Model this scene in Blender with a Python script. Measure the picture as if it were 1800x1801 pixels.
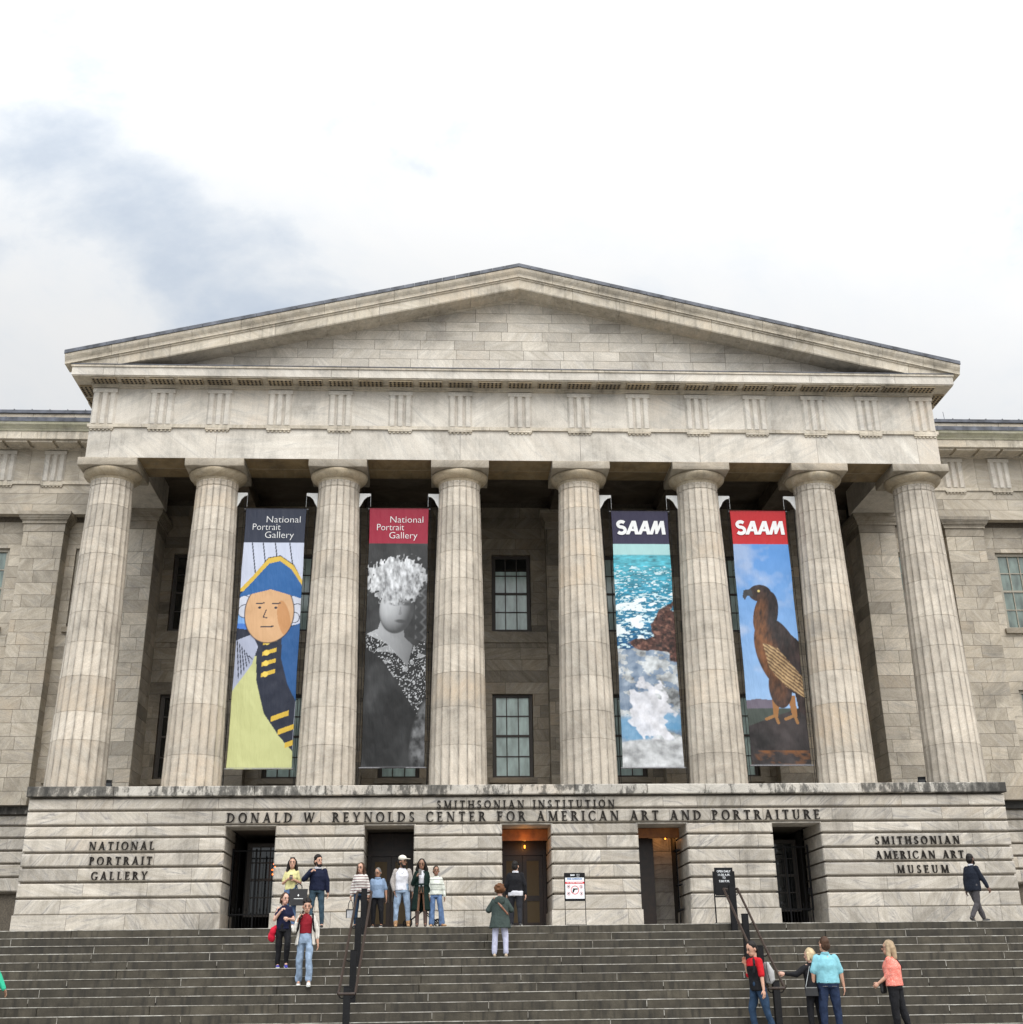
import bpy, bmesh, math, random
import numpy as np
from mathutils import Vector, Matrix, Euler, noise as mnoise

# ------------------------------------------------------------------ scene, camera, sky, sun
C = bpy.context.scene
for o in list(bpy.data.objects):
    bpy.data.objects.remove(o)
R = math.radians
random.seed(7)

cam_d = bpy.data.cameras.new("camera")
cam = bpy.data.objects.new("camera", cam_d)
C.collection.objects.link(cam)
C.camera = cam
CAM = dict(cx=-2.28065, cy=-36.7394, cz=-1.26337, yaw=0.05624, pitch=0.42155, roll=0.01294, f=2232.974, py=731.085)
cam_d.sensor_fit = 'HORIZONTAL'
cam_d.sensor_width = 36.0
cam_d.lens = 36.0 * CAM['f'] / 1800.0
cam_d.shift_y = -(900.5 - CAM['py']) / 1800.0
cam_d.clip_start = 0.1
cam_d.clip_end = 3000


def cam_matrix():
    cy, sy = math.cos(CAM['yaw']), math.sin(CAM['yaw'])
    right = Vector((cy, -sy, 0))
    fwd0 = Vector((sy, cy, 0))
    cp, sp = math.cos(CAM['pitch']), math.sin(CAM['pitch'])
    fwd = fwd0 * cp + Vector((0, 0, sp))
    up = -fwd0 * sp + Vector((0, 0, cp))
    cr, sr = math.cos(CAM['roll']), math.sin(CAM['roll'])
    r2 = right * cr - up * sr
    u2 = right * sr + up * cr
    m = Matrix.Identity(4)
    for i in range(3):
        m[i][0] = r2[i]
        m[i][1] = u2[i]
        m[i][2] = -fwd[i]
    m[0][3], m[1][3], m[2][3] = CAM['cx'], CAM['cy'], CAM['cz']
    return m


cam.matrix_world = cam_matrix()

SUN_EL, SUN_AZ = 53.0, 10.0      # the veiled sun stands in front of the facade, a little to the right
world = bpy.data.worlds.new("World")
C.world = world
world.use_nodes = True
nt = world.node_tree
nt.nodes.clear()


def N(tree, typ, **kw):
    n = tree.nodes.new(typ)
    for k, v in kw.items():
        if k.startswith('i_'):
            n.inputs[k[2:].replace('_', ' ')].default_value = v
        else:
            setattr(n, k, v)
    return n


def L(tree, a, b):
    tree.links.new(a, b)


def ramp(tree, fac, stops, interp='LINEAR'):
    n = tree.nodes.new('ShaderNodeValToRGB')
    n.color_ramp.interpolation = interp
    el = n.color_ramp.elements
    while len(el) < len(stops):
        el.new(0.5)
    for e, (p, c) in zip(el, stops):
        e.position = p
        e.color = (c, c, c, 1) if isinstance(c, (int, float)) else (*c, 1)
    if fac is not None:
        L(tree, fac, n.inputs[0])
    return n.outputs[0]


def mixc(tree, fac, a, b, blend='MIX'):
    n = tree.nodes.new('ShaderNodeMix')
    n.data_type = 'RGBA'
    n.blend_type = blend
    for i, v in ((0, fac), (6, a), (7, b)):
        if hasattr(v, 'is_linked') or hasattr(v, 'links'):
            L(tree, v, n.inputs[i])
        elif i == 0:
            n.inputs[0].default_value = v
        else:
            n.inputs[i].default_value = (*v, 1)
    return n.outputs[2]


def fmath(tree, op, a, b=None, clamp=False):
    n = tree.nodes.new('ShaderNodeMath')
    n.operation = op
    n.use_clamp = clamp
    for i, v in ((0, a), (1, b)):
        if v is None:
            continue
        if hasattr(v, 'links'):
            L(tree, v, n.inputs[i])
        else:
            n.inputs[i].default_value = v
    return n.outputs[0]


def build_world():
    t = nt
    sky = N(t, 'ShaderNodeTexSky', sky_type='NISHITA', sun_disc=False)
    sky.sun_elevation = R(SUN_EL)
    sky.sun_rotation = R(180 - SUN_AZ)
    bg_sky = N(t, 'ShaderNodeBackground')
    bg_sky.inputs[1].default_value = 0.12
    L(t, sky.outputs[0], bg_sky.inputs[0])
    tc = N(t, 'ShaderNodeTexCoord')
    sep = N(t, 'ShaderNodeSeparateXYZ')
    L(t, tc.outputs['Generated'], sep.inputs[0])
    # flat cloud deck: project the direction on a plane overhead
    mp = N(t, 'ShaderNodeMapping')
    mp.inputs['Scale'].default_value = (1.0, 1.0, 1.6)
    mp.inputs['Location'].default_value = (3.1, 1.7, 0.4)
    L(t, tc.outputs['Generated'], mp.inputs[0])
    n1 = N(t, 'ShaderNodeTexNoise')
    n1.inputs['Scale'].default_value = 4.2
    n1.inputs['Detail'].default_value = 7
    n1.inputs['Roughness'].default_value = 0.58
    n1.inputs['Distortion'].default_value = 0.25
    L(t, mp.outputs[0], n1.inputs['Vector'])
    n2 = N(t, 'ShaderNodeTexNoise')
    n2.inputs['Scale'].default_value = 1.5
    n2.inputs['Detail'].default_value = 3
    L(t, mp.outputs[0], n2.inputs['Vector'])
    # thinner cloud towards the west (left)
    bias = fmath(t, 'MULTIPLY', sep.outputs[0], 0.15)
    f = fmath(t, 'ADD', fmath(t, 'ADD', fmath(t, 'MULTIPLY', n1.outputs[0], 0.80), fmath(t, 'MULTIPLY', n2.outputs[0], 0.28)), bias)
    thick = ramp(t, f, [(0.40, 0.0), (0.47, 0.40), (0.53, 0.80), (0.60, 1.0)])
    # brightness of the deck: brighter overhead and round the veiled sun
    sd = Vector((math.sin(R(SUN_AZ)) * math.cos(R(SUN_EL)), -math.cos(R(SUN_AZ)) * math.cos(R(SUN_EL)), math.sin(R(SUN_EL))))
    dot = N(t, 'ShaderNodeVectorMath', operation='DOT_PRODUCT')
    L(t, tc.outputs['Generated'], dot.inputs[0])
    dot.inputs[1].default_value = sd
    glow = ramp(t, fmath(t, 'ADD', fmath(t, 'MULTIPLY', dot.outputs['Value'], 0.5), 0.5), [(0.35, 0.0), (0.98, 1.0)], 'EASE')
    bright = fmath(t, 'ADD', fmath(t, 'MULTIPLY', glow, 3.1), 1.0)
    # the low southern sky, over the street, is duller
    south = ramp(t, fmath(t, 'MULTIPLY', sep.outputs[1], -1.0), [(0.05, 0.0), (0.5, 1.0)])
    low = ramp(t, sep.outputs[2], [(0.0, 1.0), (0.62, 0.0)])
    bright = fmath(t, 'MULTIPLY', bright, fmath(t, 'SUBTRACT', 1.0, fmath(t, 'MULTIPLY', fmath(t, 'MULTIPLY', south, low), 0.78)))
    col = mixc(t, thick, (0.525, 0.568, 0.615), (0.63, 0.635, 0.64))
    bg_c = N(t, 'ShaderNodeBackground')
    L(t, col, bg_c.inputs[0])
    L(t, bright, bg_c.inputs[1])
    cover = ramp(t, f, [(0.30, 0.55), (0.50, 1.0)])
    mx = N(t, 'ShaderNodeMixShader')
    L(t, cover, mx.inputs[0])
    L(t, bg_sky.outputs[0], mx.inputs[1])
    L(t, bg_c.outputs[0], mx.inputs[2])
    out = N(t, 'ShaderNodeOutputWorld')
    L(t, mx.outputs[0], out.inputs[0])


build_world()
sun_d = bpy.data.lights.new("sun", 'SUN')
sun_d.energy = 1.25
sun_d.angle = R(40)
sun_d.color = (1.0, 0.95, 0.87)
sun = bpy.data.objects.new("sun", sun_d)
C.collection.objects.link(sun)
sun.rotation_euler = Euler((R(90 - SUN_EL), 0, R(SUN_AZ)), 'XYZ')
sun.location = (10, -30, 40)

C.view_settings.view_transform = 'Standard'
C.view_settings.look = 'None'
C.view_settings.exposure = 0.31
C.view_settings.gamma = 1.0
C.render.engine = 'CYCLES'
C.cycles.max_bounces = 6
C.cycles.diffuse_bounces = 4

# ------------------------------------------------------------------ helpers


class MB:
    """collects faces, then links them as one mesh object"""

    def __init__(self):
        self.v, self.f, self.b, self.m = [], [], [], []
        self.blk = (0.5, 0.5, 0.5)
        self.mi = 0

    def rnd(self):
        self.blk = (random.random(), random.random(), random.random())

    def add(self, vs, fs):
        n = len(self.v)
        self.v += [tuple(p) for p in vs]
        for f in fs:
            self.f.append(tuple(i + n for i in f))
            self.b.append(self.blk)
            self.m.append(self.mi)

    def box(self, x0, x1, y0, y1, z0, z1):
        vs = [(x0, y0, z0), (x1, y0, z0), (x1, y1, z0), (x0, y1, z0), (x0, y0, z1), (x1, y0, z1), (x1, y1, z1), (x0, y1, z1)]
        self.add(vs, [(0, 1, 5, 4), (1, 2, 6, 5), (2, 3, 7, 6), (3, 0, 4, 7), (4, 5, 6, 7), (3, 2, 1, 0)])

    def cbox(self, x0, x1, y0, y1, z0, z1, c=0.015, cl=True, cr=True):
        """box with chamfered front (-y) edges"""
        l = c if cl else 0
        r = c if cr else 0
        vs = [(x0 + l, y0, z0 + c), (x1 - r, y0, z0 + c), (x1 - r, y0, z1 - c), (x0 + l, y0, z1 - c),
              (x0, y0 + c, z0), (x1, y0 + c, z0), (x1, y0 + c, z1), (x0, y0 + c, z1),
              (x0, y1, z0), (x1, y1, z0), (x1, y1, z1), (x0, y1, z1)]
        self.add(vs, [(0, 1, 2, 3), (4, 5, 1, 0), (5, 6, 2, 1), (6, 7, 3, 2), (7, 4, 0, 3),
                      (8, 9, 5, 4), (9, 10, 6, 5), (10, 11, 7, 6), (11, 8, 4, 7), (11, 10, 9, 8)])

    def fbox(self, o, u, w, n, s0, s1, t0, t1, d0, d1):
        """box in a frame: o + u*s + w*t + n*d"""
        vs = []
        for d in (d0, d1):
            for s, t in ((s0, t0), (s1, t0), (s1, t1), (s0, t1)):
                vs.append(o + u * s + w * t + n * d)
        fs = [(3, 2, 1, 0), (4, 5, 6, 7), (0, 1, 5, 4), (1, 2, 6, 5), (2, 3, 7, 6), (3, 0, 4, 7)]
        if u.cross(w).dot(n) < 0:
            fs = [tuple(reversed(f)) for f in fs]
        self.add(vs, fs)

    def prism(self, pts, axis, a0, a1):
        """extrude a 2-D polygon along an axis (pts in the two other axes, in order)"""
        n = len(pts)

        def mk(p, a):
            return (a, p[0], p[1]) if axis == 'x' else ((p[0], a, p[1]) if axis == 'y' else (p[0], p[1], a))
        vs = [mk(p, a0) for p in pts] + [mk(p, a1) for p in pts]
        fs = [tuple(range(n)), tuple(range(2 * n - 1, n - 1, -1))]
        for i in range(n):
            j = (i + 1) % n
            fs.append((i, i + n, j + n, j))
        self.add(vs, fs)

    def tube(self, p0, p1, r0, r1=None, seg=8):
        r1 = r0 if r1 is None else r1
        p0, p1 = Vector(p0), Vector(p1)
        d = (p1 - p0)
        if d.length < 1e-6:
            return
        d.normalize()
        a = d.orthogonal().normalized()
        b = d.cross(a)
        vs = []
        for p, r in ((p0, r0), (p1, r1)):
            for i in range(seg):
                t = 2 * math.pi * i / seg
                vs.append(p + a * (r * math.cos(t)) + b * (r * math.sin(t)))
        fs = [(i, (i + 1) % seg, (i + 1) % seg + seg, i + seg) for i in range(seg)]
        fs += [tuple(range(seg - 1, -1, -1)), tuple(range(seg, 2 * seg))]
        self.add(vs, fs)

    def path(self, pts, r, seg=8):
        for a, b in zip(pts[:-1], pts[1:]):
            self.tube(a, b, r, r, seg)

    def lathe(self, prof, seg=32, c=(0, 0, 0), cap=True):
        vs = []
        for (r, z) in prof:
            for i in range(seg):
                t = 2 * math.pi * i / seg
                vs.append((c[0] + r * math.cos(t), c[1] + r * math.sin(t), c[2] + z))
        fs = []
        for k in range(len(prof) - 1):
            for i in range(seg):
                j = (i + 1) % seg
                fs.append((k * seg + i, k * seg + j, (k + 1) * seg + j, (k + 1) * seg + i))
        if cap:
            fs.append(tuple(range(seg - 1, -1, -1)))
            n = (len(prof) - 1) * seg
            fs.append(tuple(range(n, n + seg)))
        self.add(vs, fs)

    def build(self, name, mat, parent=None, smooth=False, loc=None, fix=True):
        me = bpy.data.meshes.new(name)
        me.from_pydata(self.v, [], self.f)
        at = me.attributes.new('blk', 'FLOAT_VECTOR', 'FACE')
        at.data.foreach_set('vector', [c for b in self.b for c in b])
        mats = mat if isinstance(mat, (list, tuple)) else [mat]
        for m in mats:
            me.materials.append(m)
        me.polygons.foreach_set('material_index', self.m)
        if smooth:
            me.polygons.foreach_set('use_smooth', [True] * len(self.f))
        if fix:
            bm = bmesh.new()
            bm.from_mesh(me)
            bmesh.ops.recalc_face_normals(bm, faces=bm.faces)
            bm.to_mesh(me)
            bm.free()
        me.update()
        o = bpy.data.objects.new(name, me)
        C.collection.objects.link(o)
        if parent:
            o.parent = parent
        if loc:
            o.location = loc
        return o


def thing(name, label, cat, loc=(0, 0, 0), rz=0.0, group=None):
    o = bpy.data.objects.new(name, None)
    o.empty_display_size = 0.3
    C.collection.objects.link(o)
    o.location = loc
    o.rotation_euler = (0, 0, rz)
    o['label'] = label
    o['category'] = cat
    if group:
        o['group'] = group
    return o


def tag(o, label, cat, group=None):
    o['label'] = label
    o['category'] = cat
    if group:
        o['group'] = group
    return o


def struct(o):
    o['kind'] = 'structure'
    return o


# ------------------------------------------------------------------ materials
MATS = {}


def new_mat(name):
    m = bpy.data.materials.new(name)
    m.use_nodes = True
    t = m.node_tree
    b = t.nodes['Principled BSDF']
    return m, t, b


def plain(name, col, rough=0.6, metal=0.0, noise=0.12, scale=30.0, bump=0.0, spec=0.5):
    if name in MATS:
        return MATS[name]
    m, t, b = new_mat(name)
    tc = N(t, 'ShaderNodeTexCoord')
    n = N(t, 'ShaderNodeTexNoise')
    n.inputs['Scale'].default_value = scale
    n.inputs['Detail'].default_value = 5
    L(t, tc.outputs['Object'], n.inputs['Vector'])
    lo = tuple(c * (1 - noise * 2.2) for c in col)
    hi = tuple(min(1, c * (1 + noise * 2.2)) for c in col)
    c = ramp(t, n.outputs[0], [(0.25, lo), (0.75, hi)])
    L(t, c, b.inputs['Base Color'])
    b.inputs['Roughness'].default_value = rough
    b.inputs['Metallic'].default_value = metal
    b.inputs['Specular IOR Level'].default_value = spec
    if bump:
        bp = N(t, 'ShaderNodeBump')
        bp.inputs['Strength'].default_value = bump
        bp.inputs['Distance'].default_value = 0.01
        L(t, n.outputs[0], bp.inputs['Height'])
        L(t, bp.outputs[0], b.inputs['Normal'])
    MATS[name] = m
    return m


def marble(name, cols, tone=0.35, vein=0.5, vein_col=(0.20, 0.19, 0.185), stain=0.0, stain_scale=(5, 5, 0.5), warm=0.25, grime=0.0,
           arris=False, rough=0.62, objrand=False, bump=0.25, vscale=1.0):
    """veined building marble. Each block carries a random vector (face attribute blk) that shifts and turns its grain."""
    m, t, b = new_mat(name)
    tc = N(t, 'ShaderNodeTexCoord')
    at = N(t, 'ShaderNodeAttribute', attribute_name='blk')
    sp = N(t, 'ShaderNodeSeparateXYZ')
    L(t, at.outputs['Vector'], sp.inputs[0])
    pos = tc.outputs['Object']
    blk = at.outputs['Vector']
    rx = sp.outputs[0]
    if objrand:
        oi = N(t, 'ShaderNodeObjectInfo')
        add = N(t, 'ShaderNodeVectorMath', operation='ADD')
        L(t, blk, add.inputs[0])
        L(t, oi.outputs['Random'], add.inputs[1])
        fr = N(t, 'ShaderNodeVectorMath', operation='FRACTION')
        sc = N(t, 'ShaderNodeVectorMath', operation='SCALE')
        sc.inputs['Scale'].default_value = 3.7
        L(t, add.outputs[0], sc.inputs[0])
        L(t, sc.outputs[0], fr.inputs[0])
        blk = fr.outputs[0]
        sp2 = N(t, 'ShaderNodeSeparateXYZ')
        L(t, blk, sp2.inputs[0])
        sp = sp2
        rx = sp.outputs[0]
    off = N(t, 'ShaderNodeVectorMath', operation='SCALE')
    off.inputs['Scale'].default_value = 43.0
    L(t, blk, off.inputs[0])
    ad = N(t, 'ShaderNodeVectorMath', operation='ADD')
    L(t, pos, ad.inputs[0])
    L(t, off.outputs[0], ad.inputs[1])
    rot = N(t, 'ShaderNodeVectorRotate', rotation_type='Y_AXIS')
    L(t, ad.outputs[0], rot.inputs['Vector'])
    ang = fmath(t, 'MULTIPLY', fmath(t, 'SUBTRACT', sp.outputs[1], 0.5), 2.2)
    L(t, ang, rot.inputs['Angle'])
    mp = N(t, 'ShaderNodeMapping')
    mp.inputs['Scale'].default_value = (0.55 * vscale, 0.9 * vscale, 3.6 * vscale)
    L(t, rot.outputs[0], mp.inputs[0])
    n1 = N(t, 'ShaderNodeTexNoise')
    n1.inputs['Scale'].default_value = 1.5
    n1.inputs['Detail'].default_value = 8
    n1.inputs['Roughness'].default_value = 0.62
    n1.inputs['Distortion'].default_value = 0.9
    L(t, mp.outputs[0], n1.inputs['Vector'])
    # thin dark veins
    n2 = N(t, 'ShaderNodeTexNoise')
    n2.inputs['Scale'].default_value = 1.1
    n2.inputs['Detail'].default_value = 6
    n2.inputs['Distortion'].default_value = 1.3
    L(t, mp.outputs[0], n2.inputs['Vector'])
    vn = ramp(t, fmath(t, 'ABSOLUTE', fmath(t, 'SUBTRACT', n2.outputs[0], 0.52)), [(0.0, 1.0), (0.045, 0.25), (0.12, 0.0)])
    gate = ramp(t, n1.outputs[0], [(0.42, 0.0), (0.62, 1.0)])
    vn = fmath(t, 'MULTIPLY', vn, gate)
    # fine grain
    n3 = N(t, 'ShaderNodeTexNoise')
    n3.inputs['Scale'].default_value = 38
    n3.inputs['Detail'].default_value = 4
    L(t, pos, n3.inputs['Vector'])
    # slow weather
    n4 = N(t, 'ShaderNodeTexNoise')
    n4.inputs['Scale'].default_value = 0.9
    n4.inputs['Detail'].default_value = 6
    n4.inputs['Roughness'].default_value = 0.65
    L(t, pos, n4.inputs['Vector'])
    base = ramp(t, n1.outputs[0], [(0.22, cols[0]), (0.5, cols[1]), (0.78, cols[2])])
    tn = ramp(t, rx, [(0.0, 1 - tone), (0.18, 1 - tone * 0.45), (0.6, 1.0), (1.0, 1 + tone * 0.32)])
    base = mixc(t, 1.0, base, tn, 'MULTIPLY')
    # warm iron bloom in some blocks
    wm = fmath(t, 'MULTIPLY', ramp(t, sp.outputs[2], [(0.72, 0.0), (1.0, 1.0)]), ramp(t, n4.outputs[0], [(0.42, 0.0), (0.66, 1.0)]))
    base = mixc(t, fmath(t, 'MULTIPLY', wm, warm), base, (0.50, 0.36, 0.22))
    base = mixc(t, fmath(t, 'MULTIPLY', vn, vein), base, vein_col)
    g = ramp(t, n3.outputs[0], [(0.3, 0.84), (0.7, 1.10)])
    base = mixc(t, 1.0, base, g, 'MULTIPLY')
    w = ramp(t, n4.outputs[0], [(0.30, 0.66), (0.48, 0.96), (0.66, 1.09)])
    base = mixc(t, 1.0, base, w, 'MULTIPLY')
    if grime:
        n6 = N(t, 'ShaderNodeTexNoise')
        n6.inputs['Scale'].default_value = 1.0
        n6.inputs['Detail'].default_value = 8
        n6.inputs['Roughness'].default_value = 0.7
        mp6 = N(t, 'ShaderNodeMapping')
        mp6.inputs['Scale'].default_value = (7.0, 7.0, 0.55)
        L(t, pos, mp6.inputs[0])
        L(t, mp6.outputs[0], n6.inputs['Vector'])
        gm = fmath(t, 'MULTIPLY', ramp(t, n6.outputs[0], [(0.48, 0.0), (0.72, 1.0)]), ramp(t, n4.outputs[0], [(0.36, 1.0), (0.6, 0.25)]))
        base = mixc(t, fmath(t, 'MULTIPLY', gm, grime), base, (0.13, 0.115, 0.095))
    if stain:
        n5 = N(t, 'ShaderNodeTexNoise')
        n5.inputs['Scale'].default_value = 1.0
        n5.inputs['Detail'].default_value = 9
        n5.inputs['Roughness'].default_value = 0.72
        mp5 = N(t, 'ShaderNodeMapping')
        mp5.inputs['Scale'].default_value = stain_scale
        L(t, pos, mp5.inputs[0])
        L(t, mp5.outputs[0], n5.inputs['Vector'])
        n7 = N(t, 'ShaderNodeTexNoise')
        n7.inputs['Scale'].default_value = 0.62
        n7.inputs['Detail'].default_value = 3
        L(t, pos, n7.inputs['Vector'])
        # black lichen gathers at the two open ends of the ledge
        sx = N(t, 'ShaderNodeSeparateXYZ')
        L(t, pos, sx.inputs[0])
        ends = ramp(t, fmath(t, 'ABSOLUTE', fmath(t, 'DIVIDE', sx.outputs[0], 14.0)), [(0.70, 0.0), (0.98, 0.16)])
        s = fmath(t, 'ADD', fmath(t, 'ADD', fmath(t, 'MULTIPLY', n5.outputs[0], 0.62), fmath(t, 'MULTIPLY', n7.outputs[0], 0.42)), ends)
        s = ramp(t, s, [(0.515, 0.0), (0.565, 0.75), (0.68, 1.0)])
        base = mixc(t, fmath(t, 'MULTIPLY', s, stain), base, (0.022, 0.021, 0.019))
    if arris:
        aa = N(t, 'ShaderNodeAttribute', attribute_name='arris')
        n8 = N(t, 'ShaderNodeTexNoise')
        n8.inputs['Scale'].default_value = 1.0
        n8.inputs['Detail'].default_value = 8
        n8.inputs['Roughness'].default_value = 0.8
        mp8 = N(t, 'ShaderNodeMapping')
        mp8.inputs['Scale'].default_value = (9.0, 9.0, 2.2)
        L(t, ad.outputs[0], mp8.inputs[0])
        L(t, mp8.outputs[0], n8.inputs['Vector'])
        s = fmath(t, 'MULTIPLY', aa.outputs['Fac'], ramp(t, n8.outputs[0], [(0.34, 0.15), (0.60, 1.0)]))
        base = mixc(t, fmath(t, 'MULTIPLY', s, 0.9), base, (0.085, 0.074, 0.06))
    L(t, base, b.inputs['Base Color'])
    b.inputs['Roughness'].default_value = rough
    b.inputs['Specular IOR Level'].default_value = 0.3
    bp = N(t, 'ShaderNodeBump')
    bp.inputs['Strength'].default_value = bump
    bp.inputs['Distance'].default_value = 0.02
    hsum = fmath(t, 'ADD', fmath(t, 'MULTIPLY', n3.outputs[0], 0.5), n1.outputs[0])
    L(t, hsum, bp.inputs['Height'])
    L(t, bp.outputs[0], b.inputs['Normal'])
    MATS[name] = m
    return m


STONE = ((0.43, 0.40, 0.365), (0.56, 0.525, 0.47), (0.64, 0.605, 0.55))
M_podium = marble('podium_marble', ((0.29, 0.258, 0.21), (0.475, 0.432, 0.37), (0.60, 0.56, 0.495)), tone=0.26, vein=0.85, grime=0.6, warm=0.25)
M_slab = marble('weathered_ledge_marble', ((0.34, 0.315, 0.275), (0.47, 0.44, 0.39), (0.57, 0.54, 0.48)), tone=0.15, stain=0.96, stain_scale=(5, 5, 2.2), grime=0.5)
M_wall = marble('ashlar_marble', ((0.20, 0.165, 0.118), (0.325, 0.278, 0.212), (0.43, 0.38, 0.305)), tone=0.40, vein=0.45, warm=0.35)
M_wing = marble('wing_marble', ((0.31, 0.268, 0.205), (0.455, 0.40, 0.32), (0.57, 0.515, 0.425)), tone=0.28, vein=0.45, warm=0.3)
M_shaft = marble('shaft_marble', ((0.43, 0.375, 0.305), (0.545, 0.485, 0.405), (0.63, 0.575, 0.49)), tone=0.20, vein=0.25, vein_col=(0.36, 0.25, 0.15), warm=0.5, grime=0.5, arris=True, objrand=True)
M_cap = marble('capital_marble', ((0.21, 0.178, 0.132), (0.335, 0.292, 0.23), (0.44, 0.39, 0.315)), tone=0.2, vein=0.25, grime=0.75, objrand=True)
M_entab = marble('entablature_marble', ((0.47, 0.425, 0.365), (0.60, 0.555, 0.485), (0.68, 0.64, 0.57)), tone=0.12, vein=0.34, vscale=0.6, grime=0.36, warm=0.3)
M_corn = marble('cornice_marble', ((0.40, 0.345, 0.262), (0.57, 0.505, 0.405), (0.68, 0.62, 0.52)), tone=0.18, vein=0.3, grime=0.8, warm=0.3)
M_tymp = marble('tympanum_marble', ((0.42, 0.375, 0.305), (0.565, 0.515, 0.44), (0.66, 0.615, 0.54)), tone=0.26, vein=0.3, warm=0.15)
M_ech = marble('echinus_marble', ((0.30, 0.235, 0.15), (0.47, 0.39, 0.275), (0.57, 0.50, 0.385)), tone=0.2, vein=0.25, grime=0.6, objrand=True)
M_soff = marble('brown_soffit', ((0.14, 0.095, 0.045), (0.23, 0.165, 0.085), (0.31, 0.24, 0.14)), tone=0.3, vein=0.2, grime=0.6)  # darker, browner stone for the undersides of the beam
M_mut = marble('mutule_stone', ((0.20, 0.15, 0.088), (0.34, 0.27, 0.175), (0.45, 0.375, 0.265)), tone=0.2, grime=0.5)
M_pier = marble('pier_marble', ((0.42, 0.365, 0.28), (0.60, 0.53, 0.43), (0.70, 0.64, 0.54)), tone=0.36, vein=0.45, warm=0.35)
M_shade_ceil = marble('shade_dark_stone', ((0.05, 0.038, 0.026), (0.10, 0.08, 0.058), (0.16, 0.13, 0.10)), tone=0.3, vein=0.2, grime=0.6)  # porch ceiling: the deep shade is put into this dark colour
M_moss = marble('moss_tinted_marble', ((0.30, 0.29, 0.19), (0.46, 0.44, 0.32), (0.56, 0.53, 0.43)), tone=0.2, vein=0.3, grime=0.6)
M_mortar = plain('dark_joint', (0.10, 0.09, 0.078), 0.9, noise=0.2)
M_core = plain('joint_stone', (0.11, 0.092, 0.07), 0.9, noise=0.2)
M_lead = plain('lead_roof', (0.075, 0.08, 0.095), 0.5, metal=0.3, noise=0.35, scale=3)
M_bronze = plain('dark_bronze', (0.014, 0.011, 0.009), 0.6, noise=0.2, spec=0.2)
M_iron = plain('black_iron', (0.007, 0.007, 0.008), 0.6, noise=0.2, spec=0.2)
M_wood = plain('dark_door_wood', (0.022, 0.010, 0.005), 0.4, noise=0.25, scale=6)
M_frame = plain('window_paint', (0.055, 0.045, 0.036), 0.5)
M_wframe = plain('wing_window_paint', (0.30, 0.27, 0.215), 0.55)
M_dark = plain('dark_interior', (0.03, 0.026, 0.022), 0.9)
M_rail = plain('bronze_handrail', (0.026, 0.014, 0.009), 0.42, metal=0.1, noise=0.2)
M_white = plain('white_paint', (0.72, 0.72, 0.70), 0.45, noise=0.03)
M_steel = plain('galvanised_steel', (0.45, 0.45, 0.44), 0.35, metal=0.8)


def glass(name, col, rough=0.12, var=0.25):
    m, t, b = new_mat(name)
    tc = N(t, 'ShaderNodeTexCoord')
    mp = N(t, 'ShaderNodeMapping')
    mp.inputs['Scale'].default_value = (3, 3, 1.0)
    L(t, tc.outputs['Object'], mp.inputs[0])
    n = N(t, 'ShaderNodeTexNoise')
    n.inputs['Scale'].default_value = 1.6
    n.inputs['Detail'].default_value = 4
    L(t, mp.outputs[0], n.inputs['Vector'])
    c = ramp(t, n.outputs[0], [(0.3, tuple(x * (1 - var) for x in col)), (0.7, tuple(x * (1 + var) for x in col))])
    L(t, c, b.inputs['Base Color'])
    b.inputs['Roughness'].default_value = rough
    b.inputs['Specular IOR Level'].default_value = 0.7
    MATS[name] = m
    return m


M_pane = glass('blind_behind_glass', (0.52, 0.66, 0.62))
M_pane_dark = glass('dark_glass', (0.012, 0.014, 0.014), 0.06)
M_pane_wing = glass('wing_glass', (0.13, 0.17, 0.15), 0.08, 0.5)


def emission(name, col, strength):
    m, t, b = new_mat(name)
    b.inputs['Base Color'].default_value = (*col, 1)
    b.inputs['Emission Color'].default_value = (*col, 1)
    b.inputs['Emission Strength'].default_value = strength
    return m


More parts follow.
